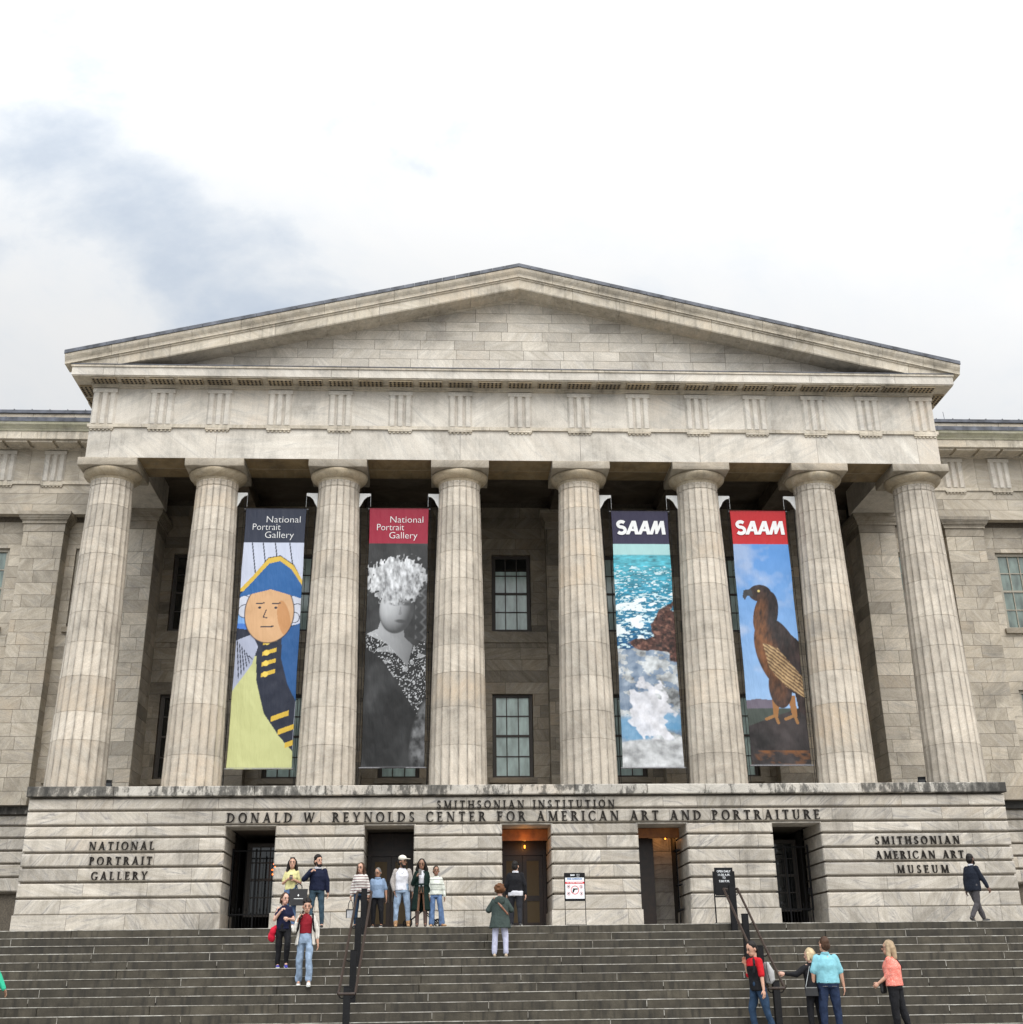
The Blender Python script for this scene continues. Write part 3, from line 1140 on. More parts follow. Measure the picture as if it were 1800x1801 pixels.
def window(cx, y, z0, z1, parent, fm, pm, hw=0.62, rows_=4, cols=3, sill=True, depth=0.12):
    """sash window: outer frame, two sashes, glazing bars"""
    f = MB()
    t = 0.075
    f.box(cx - hw, cx - hw + t, y, y + depth, z0, z1)
    f.box(cx + hw - t, cx + hw, y, y + depth, z0, z1)
    f.box(cx - hw + t, cx + hw - t, y, y + depth, z1 - t * 1.3, z1)
    f.box(cx - hw + t, cx + hw - t, y, y + depth, z0, z0 + t)
    zm = (z0 + z1) / 2
    i0, i1 = cx - hw + t, cx + hw - t
    s = 0.045
    f.box(i0, i1, y + 0.03, y + depth - 0.01, zm - 0.035, zm + 0.035)
    for xx in (i0, i1 - s):
        f.box(xx, xx + s, y + 0.032, y + depth - 0.012, z0 + t, zm - 0.035)
        f.box(xx, xx + s, y + 0.032, y + depth - 0.012, zm + 0.035, z1 - t * 1.3)
    for k in range(1, cols):
        xx = i0 + (i1 - i0) * k / cols
        f.box(xx - 0.016, xx + 0.016, y + 0.04, y + depth - 0.02, z0 + t, zm - 0.035)
        f.box(xx - 0.016, xx + 0.016, y + 0.04, y + depth - 0.02, zm + 0.035, z1 - t * 1.3)
    n = rows_ // 2
    for (a, b) in ((z0 + t, zm - 0.035), (zm + 0.035, z1 - t * 1.3)):
        for k in range(1, n):
            zz = a + (b - a) * k / n
            f.box(i0 + s, i1 - s, y + 0.042, y + depth - 0.022, zz - 0.016, zz + 0.016)
    w = f.build('window', fm, parent, fix=False)
    g = MB()
    g.box(cx - hw + 0.05, cx + hw - 0.05, y + 0.075, y + 0.085, z0 + 0.05, z1 - 0.05)
    g.build('pane', pm, w, fix=False)
    if sill:
        b = MB()
        b.rnd()
        b.box(cx - hw - 0.12, cx + hw + 0.12, y - 0.22, y + 0.05, z0 - 0.17, z0 - 0.004)
        b.build('sill', M_wall, w, fix=False)
    return w


for bx in BAYX:
    dk = abs(bx) > 8
    window(bx, YB + 0.13, WU[0] + 0.01, WU[1] - 0.01, museum, M_frame, M_pane_dark if dk else M_pane, hw=0.655, sill=False)
    window(bx, YB + 0.13, WL[0] + 0.01, WL[1] - 0.01, museum, M_frame, M_pane_dark if dk else M_pane, hw=0.655)
# dark upper blind edge of the middle window
mb = MB()
mb.box(-0.58, 0.58, YB + 0.19, YB + 0.204, 11.78, 12.24)
mb.build('raised_blind', M_pane_dark, museum)


def pilaster(name, x0, x1, yf, yback, z0, ztop, mat, seed, rowh=0.385, cap=True):
    rng = random.Random(seed)
    mb = MB()
    zn = ztop - 0.66
    zz = [z0 + rowh * i for i in range(int((zn - z0) / rowh))] + [zn]
    ashlar(mb, Vector((0, yf, 0)), X3, -Y3, x0, x1, zz, 0.5, 1.3, depth=0.2, rng=rng)
    for s, xx, uu in ((-1, x0, Y3), (1, x1, Y3)):
        ashlar(mb, Vector((xx, 0, 0)), uu, X3 * s, yf + 0.02, yback, zz, 0.6, 1.6, depth=0.15, rng=rng)
    p = mb.build(name, mat, museum, fix=False)
    c = MB()
    c.box(x0 + 0.012, x1 - 0.012, yf + 0.012, yback, z0, zn)
    c.build('pilaster_core', M_core, p, fix=False)
    if cap:
        c = MB()
        c.rnd()
        c.box(x0 - 0.015, x1 + 0.015, yf - 0.015, yback, zn + 0.004, zn + 0.28)
        c.rnd()
        c.box(x0 - 0.06, x1 + 0.06, yf - 0.06, yback, zn + 0.28, zn + 0.36)
        # cyma of the capital
        for k in range(4):
            e = 0.08 + 0.09 * (k / 3) ** 0.7
            c.box(x0 - e, x1 + e, yf - e, yback, zn + 0.36 + k * 0.045, zn + 0.405 + k * 0.045)
        c.rnd()
        c.box(x0 - 0.20, x1 + 0.20, yf - 0.20, yback, zn + 0.54, zn + 0.66)
        c.build('pilaster_capital', M_cap, p, fix=False)
    return p


for i, cx in enumerate(COLX[1:-1]):
    pilaster('pilaster', cx - 0.665, cx + 0.665, YB - 0.55, YB, 3.7, 13.74, M_wall, 50 + i)
for s in (-1, 1):
    x0, x1 = sorted((s * 11.86, s * 13.1))
    pilaster('wall_pier', x0, x1, 3.8, YB + 0.3, 3.7, 13.352, M_pier, 70 + s, 0.41)

# --- the two wings
for s in (-1, 1):
    rng = random.Random(90 + s)
    XE = 24.0

    def sx(a, b):
        return (a, b) if s > 0 else (-b, -a)
    wl = [13.9, 17.4, 20.9]
    ops = []
    for c in wl:
        for (a, b) in ((9.50, 12.20), (4.75, 7.45)):
            ops.append((*sx(c - WW, c + WW), a, b))
    mb = MB()
    a, b = sx(13.1, XE)
    ashlar(mb, Vector((0, 4.4, 0)), X3, -Y3, a, b, [3.87 + 0.385 * i for i in range(25)], 0.7, 1.6, ops, depth=0.35, rng=rng)
    # plain frieze band of masonry under the taenia
    ashlar(mb, Vector((0, YW, 0)), X3, -Y3, a, b, [13.244, 13.60, 13.98, 14.30], 1.2, 2.8, depth=0.3, rng=rng)
    wall = mb.build('wing_wall', M_wing, museum, fix=False)
    cb = MB()
    xs = [13.1] + [v for c in wl for v in (c - WW - 0.01, c + WW + 0.01)] + [XE]
    for i in range(0, len(xs), 2):
        p, q = sx(xs[i], xs[i + 1])
        cb.box(p, q, 4.414, 4.9, -2.7, 16)
    for c in wl:
        for (z0, z1) in ((1.5, 4.74), (7.46, 9.49), (12.21, 16)):
            p, q = sx(c - WW - 0.012, c + WW + 0.012)
            cb.box(p, q, 4.416, 4.9, z0, z1)
    p, q = sx(13.1, XE)
    cb.box(p, q, YW + 0.014, 4.42, 13.26, 15.5)
    cb.build('wing_core', M_core, wall, fix=False)
    for c in wl:
        for (z0, z1, sl) in ((9.50, 12.20, True), (4.75, 7.45, True)):
            window(s * c, 4.4 + 0.10, z0 + 0.01, z1 - 0.01, museum, M_wframe, M_pane_wing, hw=0.655, sill=sl)
    for k, c in enumerate((15.52, 19.15, 22.6)):
        p, q = sx(c - 0.66, c + 0.66)
        pilaster('pilaster', p, q, 3.8, 4.4, 3.87, 13.24, M_wing, 100 + k + 10 * s, 0.41)
    # entablature of the wing
    mb = MB()
    p, q = sx(13.1, XE)
    beam_blocks(mb, p, q, YW - 0.05, 4.5, 14.30, 14.41, [rng.uniform(13, 24) * s for _ in range(4)])
    mb.build('taenia', M_corn, museum, fix=False)
    mb = MB()
    beam_blocks(mb, p, q, YW, 4.5, 14.413, 15.53, sorted([s * (15.52 + 0.83 + 1.665 * i) for i in range(-1, 5)]))
    mb.build('frieze', M_wing, museum, fix=False)
    for i in range(6):
        triglyph(s * (15.52 + 1.665 * (i - 1)), YW, 14.413, 15.50, museum)
    mb = MB()
    mb.box(p, q, YW - 0.1, 4.5, 15.53, 15.62)
    beam_blocks(mb, p, q, YW - 0.72, 4.5, 15.64, 15.66, [])
    beam_blocks(mb, p, q, YW - 0.75, 4.5, 15.66, 15.93, sorted(rng.uniform(13.5, 23) * s for _ in range(5)))
    for i in range(11):
        m0 = s * (14.2 + 0.8325 * i)
        mb.box(m0 - 0.36, m0 + 0.36, YW - 0.66, YW - 0.1, 15.575, 15.64)
    mb.build('wing_cornice', M_corn, museum, fix=False)
    mb = MB()
    mb.prism([(YW - 0.78, 15.932), (YW - 0.80, 15.98), (YW - 0.86, 16.05), (YW - 0.93, 16.12), (YW - 0.95, 16.20), (4.5, 16.20), (4.5, 15.932)], 'x', p, q)
    mb.build('wing_sima', M_moss, museum)
    mb = MB()
    mb.box(p, q, YW - 0.97, 4.5, 16.203, 16.35)
    x = 13.1
    while x < XE:
        a, b = sx(x, x + 0.03)
        mb.box(a, b, YW - 0.978, 4.4, 16.2, 16.362)
        x += rng.uniform(0.6, 1.1)
    mb.build('gutter', M_lead, museum, fix=False)
    mb = MB()
    ashlar(mb, Vector((0, 5.0, 0)), X3, -Y3, p, q, [16.2, 17.38], 0.8, 1.9, depth=0.5, rng=rng)
    mb.build('parapet', M_wing, museum, fix=False)
    mb = MB()
    mb.box(p, q, 4.94, 5.9, 17.383, 17.50)
    x = 13.2
    while x < XE:
        mb.box(s * x - 0.012, s * x + 0.012, 4.93, 5.9, 17.5, 17.53)
        x += 0.62
    mb.build('parapet_coping', M_lead, museum, fix=False)
    if s < 0:
        mb = MB()
        mb.lathe([(0.09, 17.5), (0.09, 17.62), (0.11, 17.62), (0.11, 17.70)], 12, (-13.75, 5.4, 0))
        mb.build('roof_vent', M_lead, museum)
    else:
        mb = MB()
        mb.tube((16.15, 5.3, 17.4), (16.12, 5.3, 17.95), 0.01)
        mb.build('lightning_rod', M_lead, museum)
    # rusticated base of the wing
    mb = MB()
    gl = [1.42, 1.845, 2.225, 2.595, 2.96, 3.315, 3.635]
    for za, zb in zip(gl[:-1], gl[1:]):
        x = 13.0
        while x < XE:
            w = rng.uniform(0.9, 2.0)
            a, b = sx(x, min(x + w, XE))
            mb.blk = (rng.random(), rng.random(), rng.random())
            mb.cbox(a + 0.004, b - 0.004, 4.2, 4.6, za + 0.026, zb - 0.026, 0.03, False, False)
            x += w
    mb.build('wing_base', M_podium, museum, fix=False)
    mb = MB()
    beam_blocks(mb, *sx(13.0, XE), 4.1, 4.7, 3.65, 3.868, sorted(s * rng.uniform(13.5, 23) for _ in range(6)))
    mb.build('wing_ledge', M_slab, museum, fix=False)
    cb = MB()
    p, q = sx(13.0, XE)
    cb.box(p, q, 4.26, 4.9, 1.40, 3.66)
    cb.build('wing_base_core', M_core, museum, fix=False)
    # ground-floor windows in a dark area
    mb = MB()
    a, b = sx(14.55, 16.3)
    for (u0, u1) in ((13.0, 14.55), (16.3, 18.0), (19.8, XE)):
        p, q = sx(u0, u1)
        mb.rnd()
        mb.box(p, q, 4.2, 4.9, -2.7, 1.40)
    mb.build('wing_base_pier', M_podium, museum, fix=False)
    for c in (15.42, 18.9):
        w = window(s * c, 4.5, -0.9, 1.38, museum, M_iron, M_pane_dark, hw=0.87, sill=False)
# rear mass of the building, so that nothing is hollow from the side
mb = MB()
mb.box(-24, 24, 5.75, 40, GZ, 16.2)
mb.build('rear_mass', M_core, museum, fix=False)

# ------------------------------------------------------------------ doorways
M_glow = emission('lamp_glow', (1.0, 0.36, 0.04), 3.0)
M_glow_soft = emission('lit_lobby_glass', (0.06, 0.036, 0.008), 0.16)
M_exit = emission('red_lamp', (1.0, 0.18, 0.03), 4.0)


def iron_gate(cx, y, x0, x1, ztop, leaves=2):
    mb = MB()
    for z in (0.06, 0.56, ztop - 0.06):
        mb.box(x0, x1, y - 0.014, y + 0.014, z - 0.018, z + 0.018)
    for x in (x0, (x0 + x1) / 2, x1):
        mb.box(x - 0.022, x + 0.022, y - 0.022, y + 0.022, 0.0, ztop)
    n = int((x1 - x0) / 0.085)
    for i in range(1, n):
        x = x0 + (x1 - x0) * i / n
        mb.tube((x, y, 0.06), (x, y, (0.66 if i % 2 else ztop - 0.06)), 0.0085, seg=6)
        if i % 2:
            mb.lathe([(0.0, 0.0), (0.02, 0.03), (0.012, 0.06), (0.0, 0.11)], 6, (x, y, 0.64), cap=False)
    mb.box(x1 - 0.10, x1 - 0.04, y - 0.03, y + 0.03, 0.95, 1.12)
    return mb.build('gate', M_iron, museum, fix=False)


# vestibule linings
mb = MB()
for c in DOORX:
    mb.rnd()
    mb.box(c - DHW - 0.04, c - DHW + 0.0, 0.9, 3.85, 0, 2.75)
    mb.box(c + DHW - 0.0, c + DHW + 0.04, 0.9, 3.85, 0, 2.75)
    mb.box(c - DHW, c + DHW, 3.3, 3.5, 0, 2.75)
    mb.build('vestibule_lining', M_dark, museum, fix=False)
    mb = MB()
iron_gate(-7.4, 0.55, -7.4 - DHW + 0.03, -7.4 + DHW - 0.03, 2.26)
iron_gate(7.4, 0.55, 7.4 - DHW + 0.03, 7.4 + DHW - 0.03, 2.26)
for c in (-7.4, 7.4):
    window(c + 0.1, 1.6, 0.55, 2.5, museum, M_frame, M_pane_dark, hw=0.5, sill=False)
mb = MB()
for (x, z, r) in ((-7.02, 1.93, 0.022), (-7.06, 1.78, 0.026), (-6.99, 1.74, 0.03), (-7.05, 1.66, 0.024), (-6.98, 1.86, 0.02)):
    mb.lathe([(0.0, -r), (r * 0.8, -r * 0.5), (r, 0), (r * 0.8, r * 0.5), (0, r)], 8, (x, 1.50, z), cap=False)
mb.build('window_lights', M_exit, museum)


def door_leaf(x0, x1, y, z0, z1, gm, pull=1):
    mb = MB()
    st = 0.11
    mb.box(x0, x0 + st, y, y + 0.06, z0, z1)
    mb.box(x1 - st, x1, y, y + 0.06, z0, z1)
    mb.box(x0 + st, x1 - st, y, y + 0.06, z1 - 0.13, z1)
    mb.box(x0 + st, x1 - st, y, y + 0.06, z0, z0 + 0.30)
    mb.box(x0 + st, x1 - st, y, y + 0.06, z0 + 0.86, z0 + 1.0)
    d = mb.build('door', M_wood, museum, fix=False)
    g = MB()
    g.box(x0 + st - 0.01, x1 - st + 0.01, y + 0.025, y + 0.035, z0 + 0.29, z1 - 0.12)
    g.build('door_glass', gm, d, fix=False)
    h = MB()
    hx = x1 - 0.05 if pull > 0 else x0 + 0.05
    h.path([(hx, y - 0.002, z0 + 0.85), (hx, y - 0.06, z0 + 0.88), (hx, y - 0.06, z0 + 1.35), (hx, y - 0.002, z0 + 1.38)], 0.012)
    h.build('handle', M_steel, d)
    return d


for c, gm in ((-3.7, M_glow_soft), (0.0, M_glow_soft)):
    y = 1.15
    mb = MB()
    mb.box(c - DHW, c - DHW + 0.09, y - 0.03, y + 0.1, 0, 2.7)
    mb.box(c + DHW - 0.09, c + DHW, y - 0.03, y + 0.1, 0, 2.7)
    mb.box(c - DHW + 0.09, c + DHW - 0.09, y - 0.03, y + 0.1, 2.08, 2.24)
    mb.box(c - DHW + 0.09, c + DHW - 0.09, y + 0.03, y + 0.05, 2.24, 2.7)
    mb.box(c - 0.03, c + 0.03, y - 0.02, y + 0.03, 2.24, 2.7)
    mb.build('door_frame', M_wood, museum, fix=False)
    door_leaf(c - DHW + 0.095, c - 0.005, y, 0.01, 2.07, gm, 1)
    door_leaf(c + 0.005, c + DHW - 0.095, y, 0.01, 2.07, gm, -1)
# door standing open in the fourth doorway, with the gate folded back against the reveal
mb = MB()
mb.box(3.06, 3.72, 1.0, 1.07, 0.0, 2.5)
mb.build('door', M_wood, museum, fix=False)
mb = MB()
mb.rnd()
ashlar(mb, Vector((0, 1.75, 0)), X3, -Y3, 3.72, 4.40, [0.37 * i for i in range(8)], 0.9, 1.3, rng=random.Random(8))
mb.build('vestibule_wall', M_podium, museum, fix=False)
g = MB()
for z in (0.06, 0.56, 1.2, 2.1):
    g.box(4.19, 4.33, 0.02, 0.62, z - 0.018, z + 0.018)
for i in range(7):
    g.tube((4.22 + 0.015 * i, 0.05 + i * 0.09, 0), (4.22 + 0.015 * i, 0.05 + i * 0.09, 2.12 + 0.03 * (i % 2)), 0.012, seg=6)
g.build('gate', M_iron, museum)
# lamps in the third and fourth doorways
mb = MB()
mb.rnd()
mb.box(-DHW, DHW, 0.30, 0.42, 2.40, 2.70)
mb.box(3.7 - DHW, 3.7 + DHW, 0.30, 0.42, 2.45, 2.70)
mb.build('door_lintel', plain('lamplit_lintel_orange', (0.30, 0.105, 0.022), 0.5, noise=0.2, scale=5), museum, fix=False)  # the orange lamp glow is put into the lintel's colour
for (x, y, z, e) in ((0.06, 1.02, 2.26, 1.6), (4.16, 1.45, 2.52, 4.0)):
    mb = MB()
    mb.lathe([(0.018, 0.0), (0.022, 0.08), (0.0, 0.09)], 12, (x, y, z), cap=True)
    lm = mb.build('door_lamp', M_glow, museum)
    ld = bpy.data.lights.new('door_lamp_light', 'POINT')
    ld.energy = e
    ld.color = (1.0, 0.42, 0.10)
    ld.shadow_soft_size = 0.05
    lo = bpy.data.objects.new('door_lamp_light', ld)
    C.collection.objects.link(lo)
    lo.location = (x, y - 0.16, z + 0.06)
    lo.parent = museum
ld = bpy.data.lights.new('lintel_light', 'POINT')
ld.energy = 3.0
ld.color = (1.0, 0.40, 0.08)
ld.shadow_soft_size = 0.04
lo = bpy.data.objects.new('door_lamp_light', ld)
C.collection.objects.link(lo)
lo.location = (0.0, 0.02, 2.40)
lo.parent = museum

# ------------------------------------------------------------------ raised letters
class Glyphs:
    """roman capitals drawn from stems, hairlines, serifs and swelling bowls, as solid strokes"""
    T, H, SF, SH = 0.168, 0.076, 0.115, 0.05

    def __init__(self, mb, x, y, z, h, dep):
        self.mb, self.x, self.y, self.z, self.h, self.dep = mb, x, y, z, h, dep
        self.n = 0

    def poly(self, pts):
        self.n += 1
        d = self.dep + 0.0007 * (self.n % 9)
        P = [(self.x + p[0] * self.h, self.z + p[1] * self.h) for p in pts]
        k = len(P)
        vs = [(p[0], self.y - d, p[1]) for p in P] + [(p[0], self.y + 0.01, p[1]) for p in P]
        self.mb.add(vs, [tuple(range(k)), tuple(range(2 * k - 1, k - 1, -1))] + [(i, i + k, (i + 1) % k + k, (i + 1) % k) for i in range(k)])

    def rect(self, x0, x1, z0, z1):
        self.poly([(x0, z0), (x1, z0), (x1, z1), (x0, z1)])

    def stem(self, x, z0=0, z1=1, t=None, sb=True, st=True, sl=1, sr=1):
        t = t or self.T
        self.rect(x - t / 2, x + t / 2, z0, z1)
        e = self.SF
        for on, z, d in ((sb, z0, 1), (st, z1, -1)):
            if on:
                self.poly([(x - t / 2 - e * sl, z), (x + t / 2 + e * sr, z), (x + t / 2 + e * sr, z + d * self.SH * 0.6), (x + t / 2, z + d * self.SH * 1.7),
                           (x - t / 2, z + d * self.SH * 1.7), (x - t / 2 - e * sl, z + d * self.SH * 0.6)])

    def diag(self, x0, z0, x1, z1, t):
        self.poly([(x0 - t / 2, z0), (x0 + t / 2, z0), (x1 + t / 2, z1), (x1 - t / 2, z1)])

    def foot(self, x, z, d, w=0.15):
        self.poly([(x - w, z), (x + w, z), (x + w, z + d * self.SH), (x - w, z + d * self.SH)])

    def bar(self, x0, x1, z, t=None, tip=0):
        t = t or self.H
        self.rect(x0, x1, z - t / 2, z + t / 2)
        if tip:
            self.poly([(x1 - 0.02, z - t / 2 + (0 if tip > 0 else t)), (x1 + 0.035, z + tip * 0.16), (x1 - 0.012, z + tip * 0.16), (x1 - 0.075, z - t / 2 + (0 if tip > 0 else t))])

    def arc(self, cx, cz, rx, rz, a0, a1, n=14, thick=None, thin=None):
        T_, h_ = thick or self.T, thin or self.H
        pts = []
        for i in range(n + 1):
            a = math.radians(a0 + (a1 - a0) * i / n)
            pts.append((math.cos(a), math.sin(a)))
        for (c0, s0), (c1, s1) in zip(pts[:-1], pts[1:]):
            q = [(cx + rx * c0, cz + rz * s0), (cx + rx * c1, cz + rz * s1), (cx + (rx - T_) * c1, cz + (rz - h_) * s1), (cx + (rx - T_) * c0, cz + (rz - h_) * s0)]
            self.poly(q)

    W = dict(A=0.80, C=0.74, D=0.80, E=0.60, F=0.56, G=0.80, H=0.82, I=0.30, L=0.58, M=1.00, N=0.86, O=0.86, P=0.60, R=0.72, S=0.54, T=0.70, U=0.78, W=1.12, Y=0.74)
    W['.'] = 0.22
    W[' '] = 0.42

    def draw(self, ch):
        T, H = self.T, self.H
        if ch == 'A':
            self.diag(0.09, 0, 0.40, 1.02, H * 1.15)
            self.diag(0.69, 0, 0.385, 1.02, T * 1.05)
            self.bar(0.19, 0.6, 0.34)
            self.foot(0.09, 0, 1, 0.12)
            self.foot(0.69, 0, 1, 0.14)
        elif ch in 'CG':
            self.arc(0.44, 0.5, 0.44, 0.52, 48, 312, 20)
            self.poly([(0.70, 0.72), (0.755, 0.72), (0.755, 0.96), (0.725, 0.96)])
            if ch == 'C':
                self.poly([(0.66, 0.10), (0.74, 0.18), (0.755, 0.30), (0.715, 0.26)])
            else:
                self.stem(0.69, 0.05, 0.42, sb=False)
        elif ch == 'D':
            self.stem(0.15, sr=0.2)
            self.arc(0.20, 0.5, 0.60, 0.5, -90, 90, 14)
        elif ch in 'EF':
            self.stem(0.14, sr=0.2, sb=(ch == 'F'))
            if ch == 'F':
                self.foot(0.14, 0, 1, 0.17)
            self.bar(0.14, 0.53, 1 - H / 2, tip=-1)
            self.bar(0.14, 0.45, 0.52, tip=0)
            self.rect(0.43, 0.465, 0.42, 0.62)
            if ch == 'E':
                self.rect(0.02, 0.14, 0, self.SH)
                self.bar(0.14, 0.56, H / 2, tip=1)
        elif ch == 'H':
            self.stem(0.14)
            self.stem(0.68)
            self.bar(0.14, 0.68, 0.52)
        elif ch == 'I':
            self.stem(0.15)
        elif ch == 'L':
            self.stem(0.14, sb=False)
            self.rect(0.02, 0.14, 0, self.SH)
            self.bar(0.14, 0.55, H / 2, tip=1)
        elif ch == 'M':
            self.diag(0.11, 0, 0.17, 1, H * 1.2)
            self.foot(0.11, 0, 1, 0.11)
            self.foot(0.11, 1, -1, 0.10)
            self.diag(0.50, 0, 0.18, 1, T)
            self.diag(0.50, 0, 0.82, 1, H * 1.2)
            self.diag(0.89, 0, 0.83, 1, T)
            self.foot(0.88, 0, 1, 0.15)
            self.foot(0.89, 1, -1, 0.10)
        elif ch == 'N':
            self.rect(0.13 - H / 2, 0.13 + H / 2, 0, 1)
            self.foot(0.13, 0, 1, 0.12)
            self.foot(0.09, 1, -1, 0.11)
            self.diag(0.71, -0.02, 0.15, 1, T * 1.1)
            self.rect(0.74 - H / 2, 0.74 + H / 2, 0, 1)
            self.foot(0.74, 1, -1, 0.12)
        elif ch == 'O':
            self.arc(0.43, 0.5, 0.44, 0.52, 0, 360, 28)
        elif ch in 'PR':
            self.stem(0.14, sr=(1 if ch == 'P' else 0.7))
            self.arc(0.20, 0.735, 0.38, 0.265, -90, 90, 12, thick=T * 0.95)
            self.bar(0.14, 0.22, 1 - H / 2)
            self.bar(0.14, 0.24, 0.50)
            if ch == 'R':
                self.diag(0.66, 0, 0.36, 0.5, T)
                self.foot(0.66, 0, 1, 0.11)
        elif ch == 'S':
            self.arc(0.26, 0.755, 0.225, 0.262, 30, 200, 12, thick=T * 0.85)
            self.arc(0.28, 0.258, 0.245, 0.275, -150, 20, 12, thick=T * 0.85)
            self.poly([(0.045, 0.70), (0.16, 0.60), (0.53, 0.36), (0.52, 0.24), (0.40, 0.28), (0.38, 0.40), (0.10, 0.585)])
            self.rect(0.43, 0.465, 0.76, 0.98)
            self.rect(0.035, 0.07, 0.02, 0.26)
        elif ch == 'T':
            self.stem(0.35, st=False)
            self.bar(0.04, 0.66, 1 - H / 2)
            self.poly([(0.02, 0.80), (0.06, 0.80), (0.10, 1), (0.03, 1)])
            self.poly([(0.68, 0.80), (0.64, 0.80), (0.60, 1), (0.67, 1)])
        elif ch == 'U':
            self.stem(0.15, 0.3, 1, sb=False)
            self.rect(0.65 - H / 2, 0.65 + H / 2, 0.3, 1)
            self.foot(0.65, 1, -1, 0.12)
            self.arc(0.38, 0.32, 0.30, 0.34, 180, 360, 14, thick=T * 0.8)
        elif ch == 'W':
            self.diag(0.30, 0, 0.08, 1, T)
            self.diag(0.31, 0, 0.56, 1, H * 1.2)
            self.diag(0.78, 0, 0.54, 1, T)
            self.diag(0.79, 0, 1.03, 1, H * 1.2)
            for x in (0.08, 0.55, 1.03):
                self.foot(x, 1, -1, 0.11)
        elif ch == 'Y':
            self.stem(0.37, 0, 0.48, st=False)
            self.diag(0.37, 0.42, 0.10, 1, T)
            self.diag(0.38, 0.42, 0.64, 1, H * 1.2)
            self.foot(0.10, 1, -1, 0.12)
            self.foot(0.64, 1, -1, 0.12)
        elif ch == '.':
            self.poly([(0.05, 0), (0.15, 0), (0.18, 0.06), (0.15, 0.13), (0.05, 0.13), (0.02, 0.06)])


def letters(text, x0, x1, z, h, y=PY, dep=0.045, sx=1.0):
    mb = MB()
    nat = sum(Glyphs.W[c] for c in text) * h * sx
    gaps = len(text) - 1
    gap = (x1 - x0 - nat) / gaps
    x = x0
    for c in text:
        if c != ' ':
            sub = MB()
            g = Glyphs(sub, 0, y, 0, h, dep)
            g.draw(c)
            mb.add([(x + v[0] * sx, v[1], z + v[2]) for v in sub.v], sub.f)
        x += Glyphs.W[c] * h * sx + gap
    return mb.build('lettering', M_bronze, museum, fix=True)


letters('SMITHSONIAN INSTITUTION', -2.43, 2.42, 3.125, 0.205)
letters('DONALD W. REYNOLDS CENTER FOR AMERICAN ART AND PORTRAITURE', -8.05, 8.07, 2.785, 0.255)
letters('NATIONAL', -11.60, -9.90, 2.118, 0.205)
letters('PORTRAIT', -11.55, -9.92, 1.740, 0.205)
letters('GALLERY', -11.46, -10.01, 1.368, 0.205)
letters('SMITHSONIAN', 9.53, 11.88, 2.118, 0.205)
letters('AMERICAN ART', 9.50, 11.94, 1.740, 0.205)
letters('MUSEUM', 10.04, 11.46, 1.368, 0.205)

# ------------------------------------------------------------------ sans lettering from the built-in font


def text_mesh(txt, size, bold=0.0, shear=0.0, align='LEFT', spacing=1.0):
    cu = bpy.data.curves.new('lettering', 'FONT')
    cu.body = txt
    cu.size = size
    cu.offset = bold
    cu.shear = shear
    cu.align_x = align
    cu.space_character = spacing
    cu.extrude = 0.001
    cu.resolution_u = 3
    o = bpy.data.objects.new('t', cu)
    C.collection.objects.link(o)
    dg = bpy.context.evaluated_depsgraph_get()
    me = bpy.data.meshes.new_from_object(o.evaluated_get(dg))
    bpy.data.objects.remove(o)
    bpy.data.curves.remove(cu)
    return me


def text_obj(txt, x, y, z, size, mat, parent, bold=0.0, shear=0.0, align='LEFT', width=None, spacing=1.0):
    me = text_mesh(txt, size, bold, shear, align, spacing)
    xs = [v.co.x for v in me.vertices]
    sc = 1.0
    if width and xs:
        sc = width / (max(xs) - min(xs))
    for v in me.vertices:
        c = v.co.copy()
        if align == 'LEFT':
            c.x = (c.x - min(xs)) * sc
        elif align == 'CENTER':
            c.x *= sc
        v.co = Vector((c.x, -c.z, c.y))
    me.materials.clear()
    me.materials.append(mat)
    o = bpy.data.objects.new('lettering', me)
    C.collection.objects.link(o)
    o.location = (x, y, z)
    if parent:
        o.parent = parent
    return o


# ------------------------------------------------------------------ banners: woven cloth printed by a colour attribute on a fine grid
def vnoise(u, v, seed, oct_=4):
    """value noise on arrays"""
    out = np.zeros_like(u)
    amp, tot = 1.0, 0.0
    rng = np.random.RandomState(seed)
    for o_ in range(oct_):
        g = rng.rand(64, 64)
        x, y = u * 2 ** o_, v * 2 ** o_
        xi, yi = np.floor(x).astype(int), np.floor(y).astype(int)
        fx, fy = x - xi, y - yi
        fx, fy = fx * fx * (3 - 2 * fx), fy * fy * (3 - 2 * fy)
        a = g[xi % 64, yi % 64]
        b = g[(xi + 1) % 64, yi % 64]
        c = g[xi % 64, (yi + 1) % 64]
        d = g[(xi + 1) % 64, (yi + 1) % 64]
        out += amp * ((a * (1 - fx) + b * fx) * (1 - fy) + (c * (1 - fx) + d * fx) * fy)
        tot += amp
        amp *= 0.55
    return np.clip((out / tot - 0.5) * 1.7 + 0.5, 0, 1)


def srgb(r, g, b):
    f = lambda c: (c / 255 / 12.92) if c / 255 <= 0.04045 else ((c / 255 + 0.055) / 1.055) ** 2.4
    return np.array([f(r), f(g), f(b)])


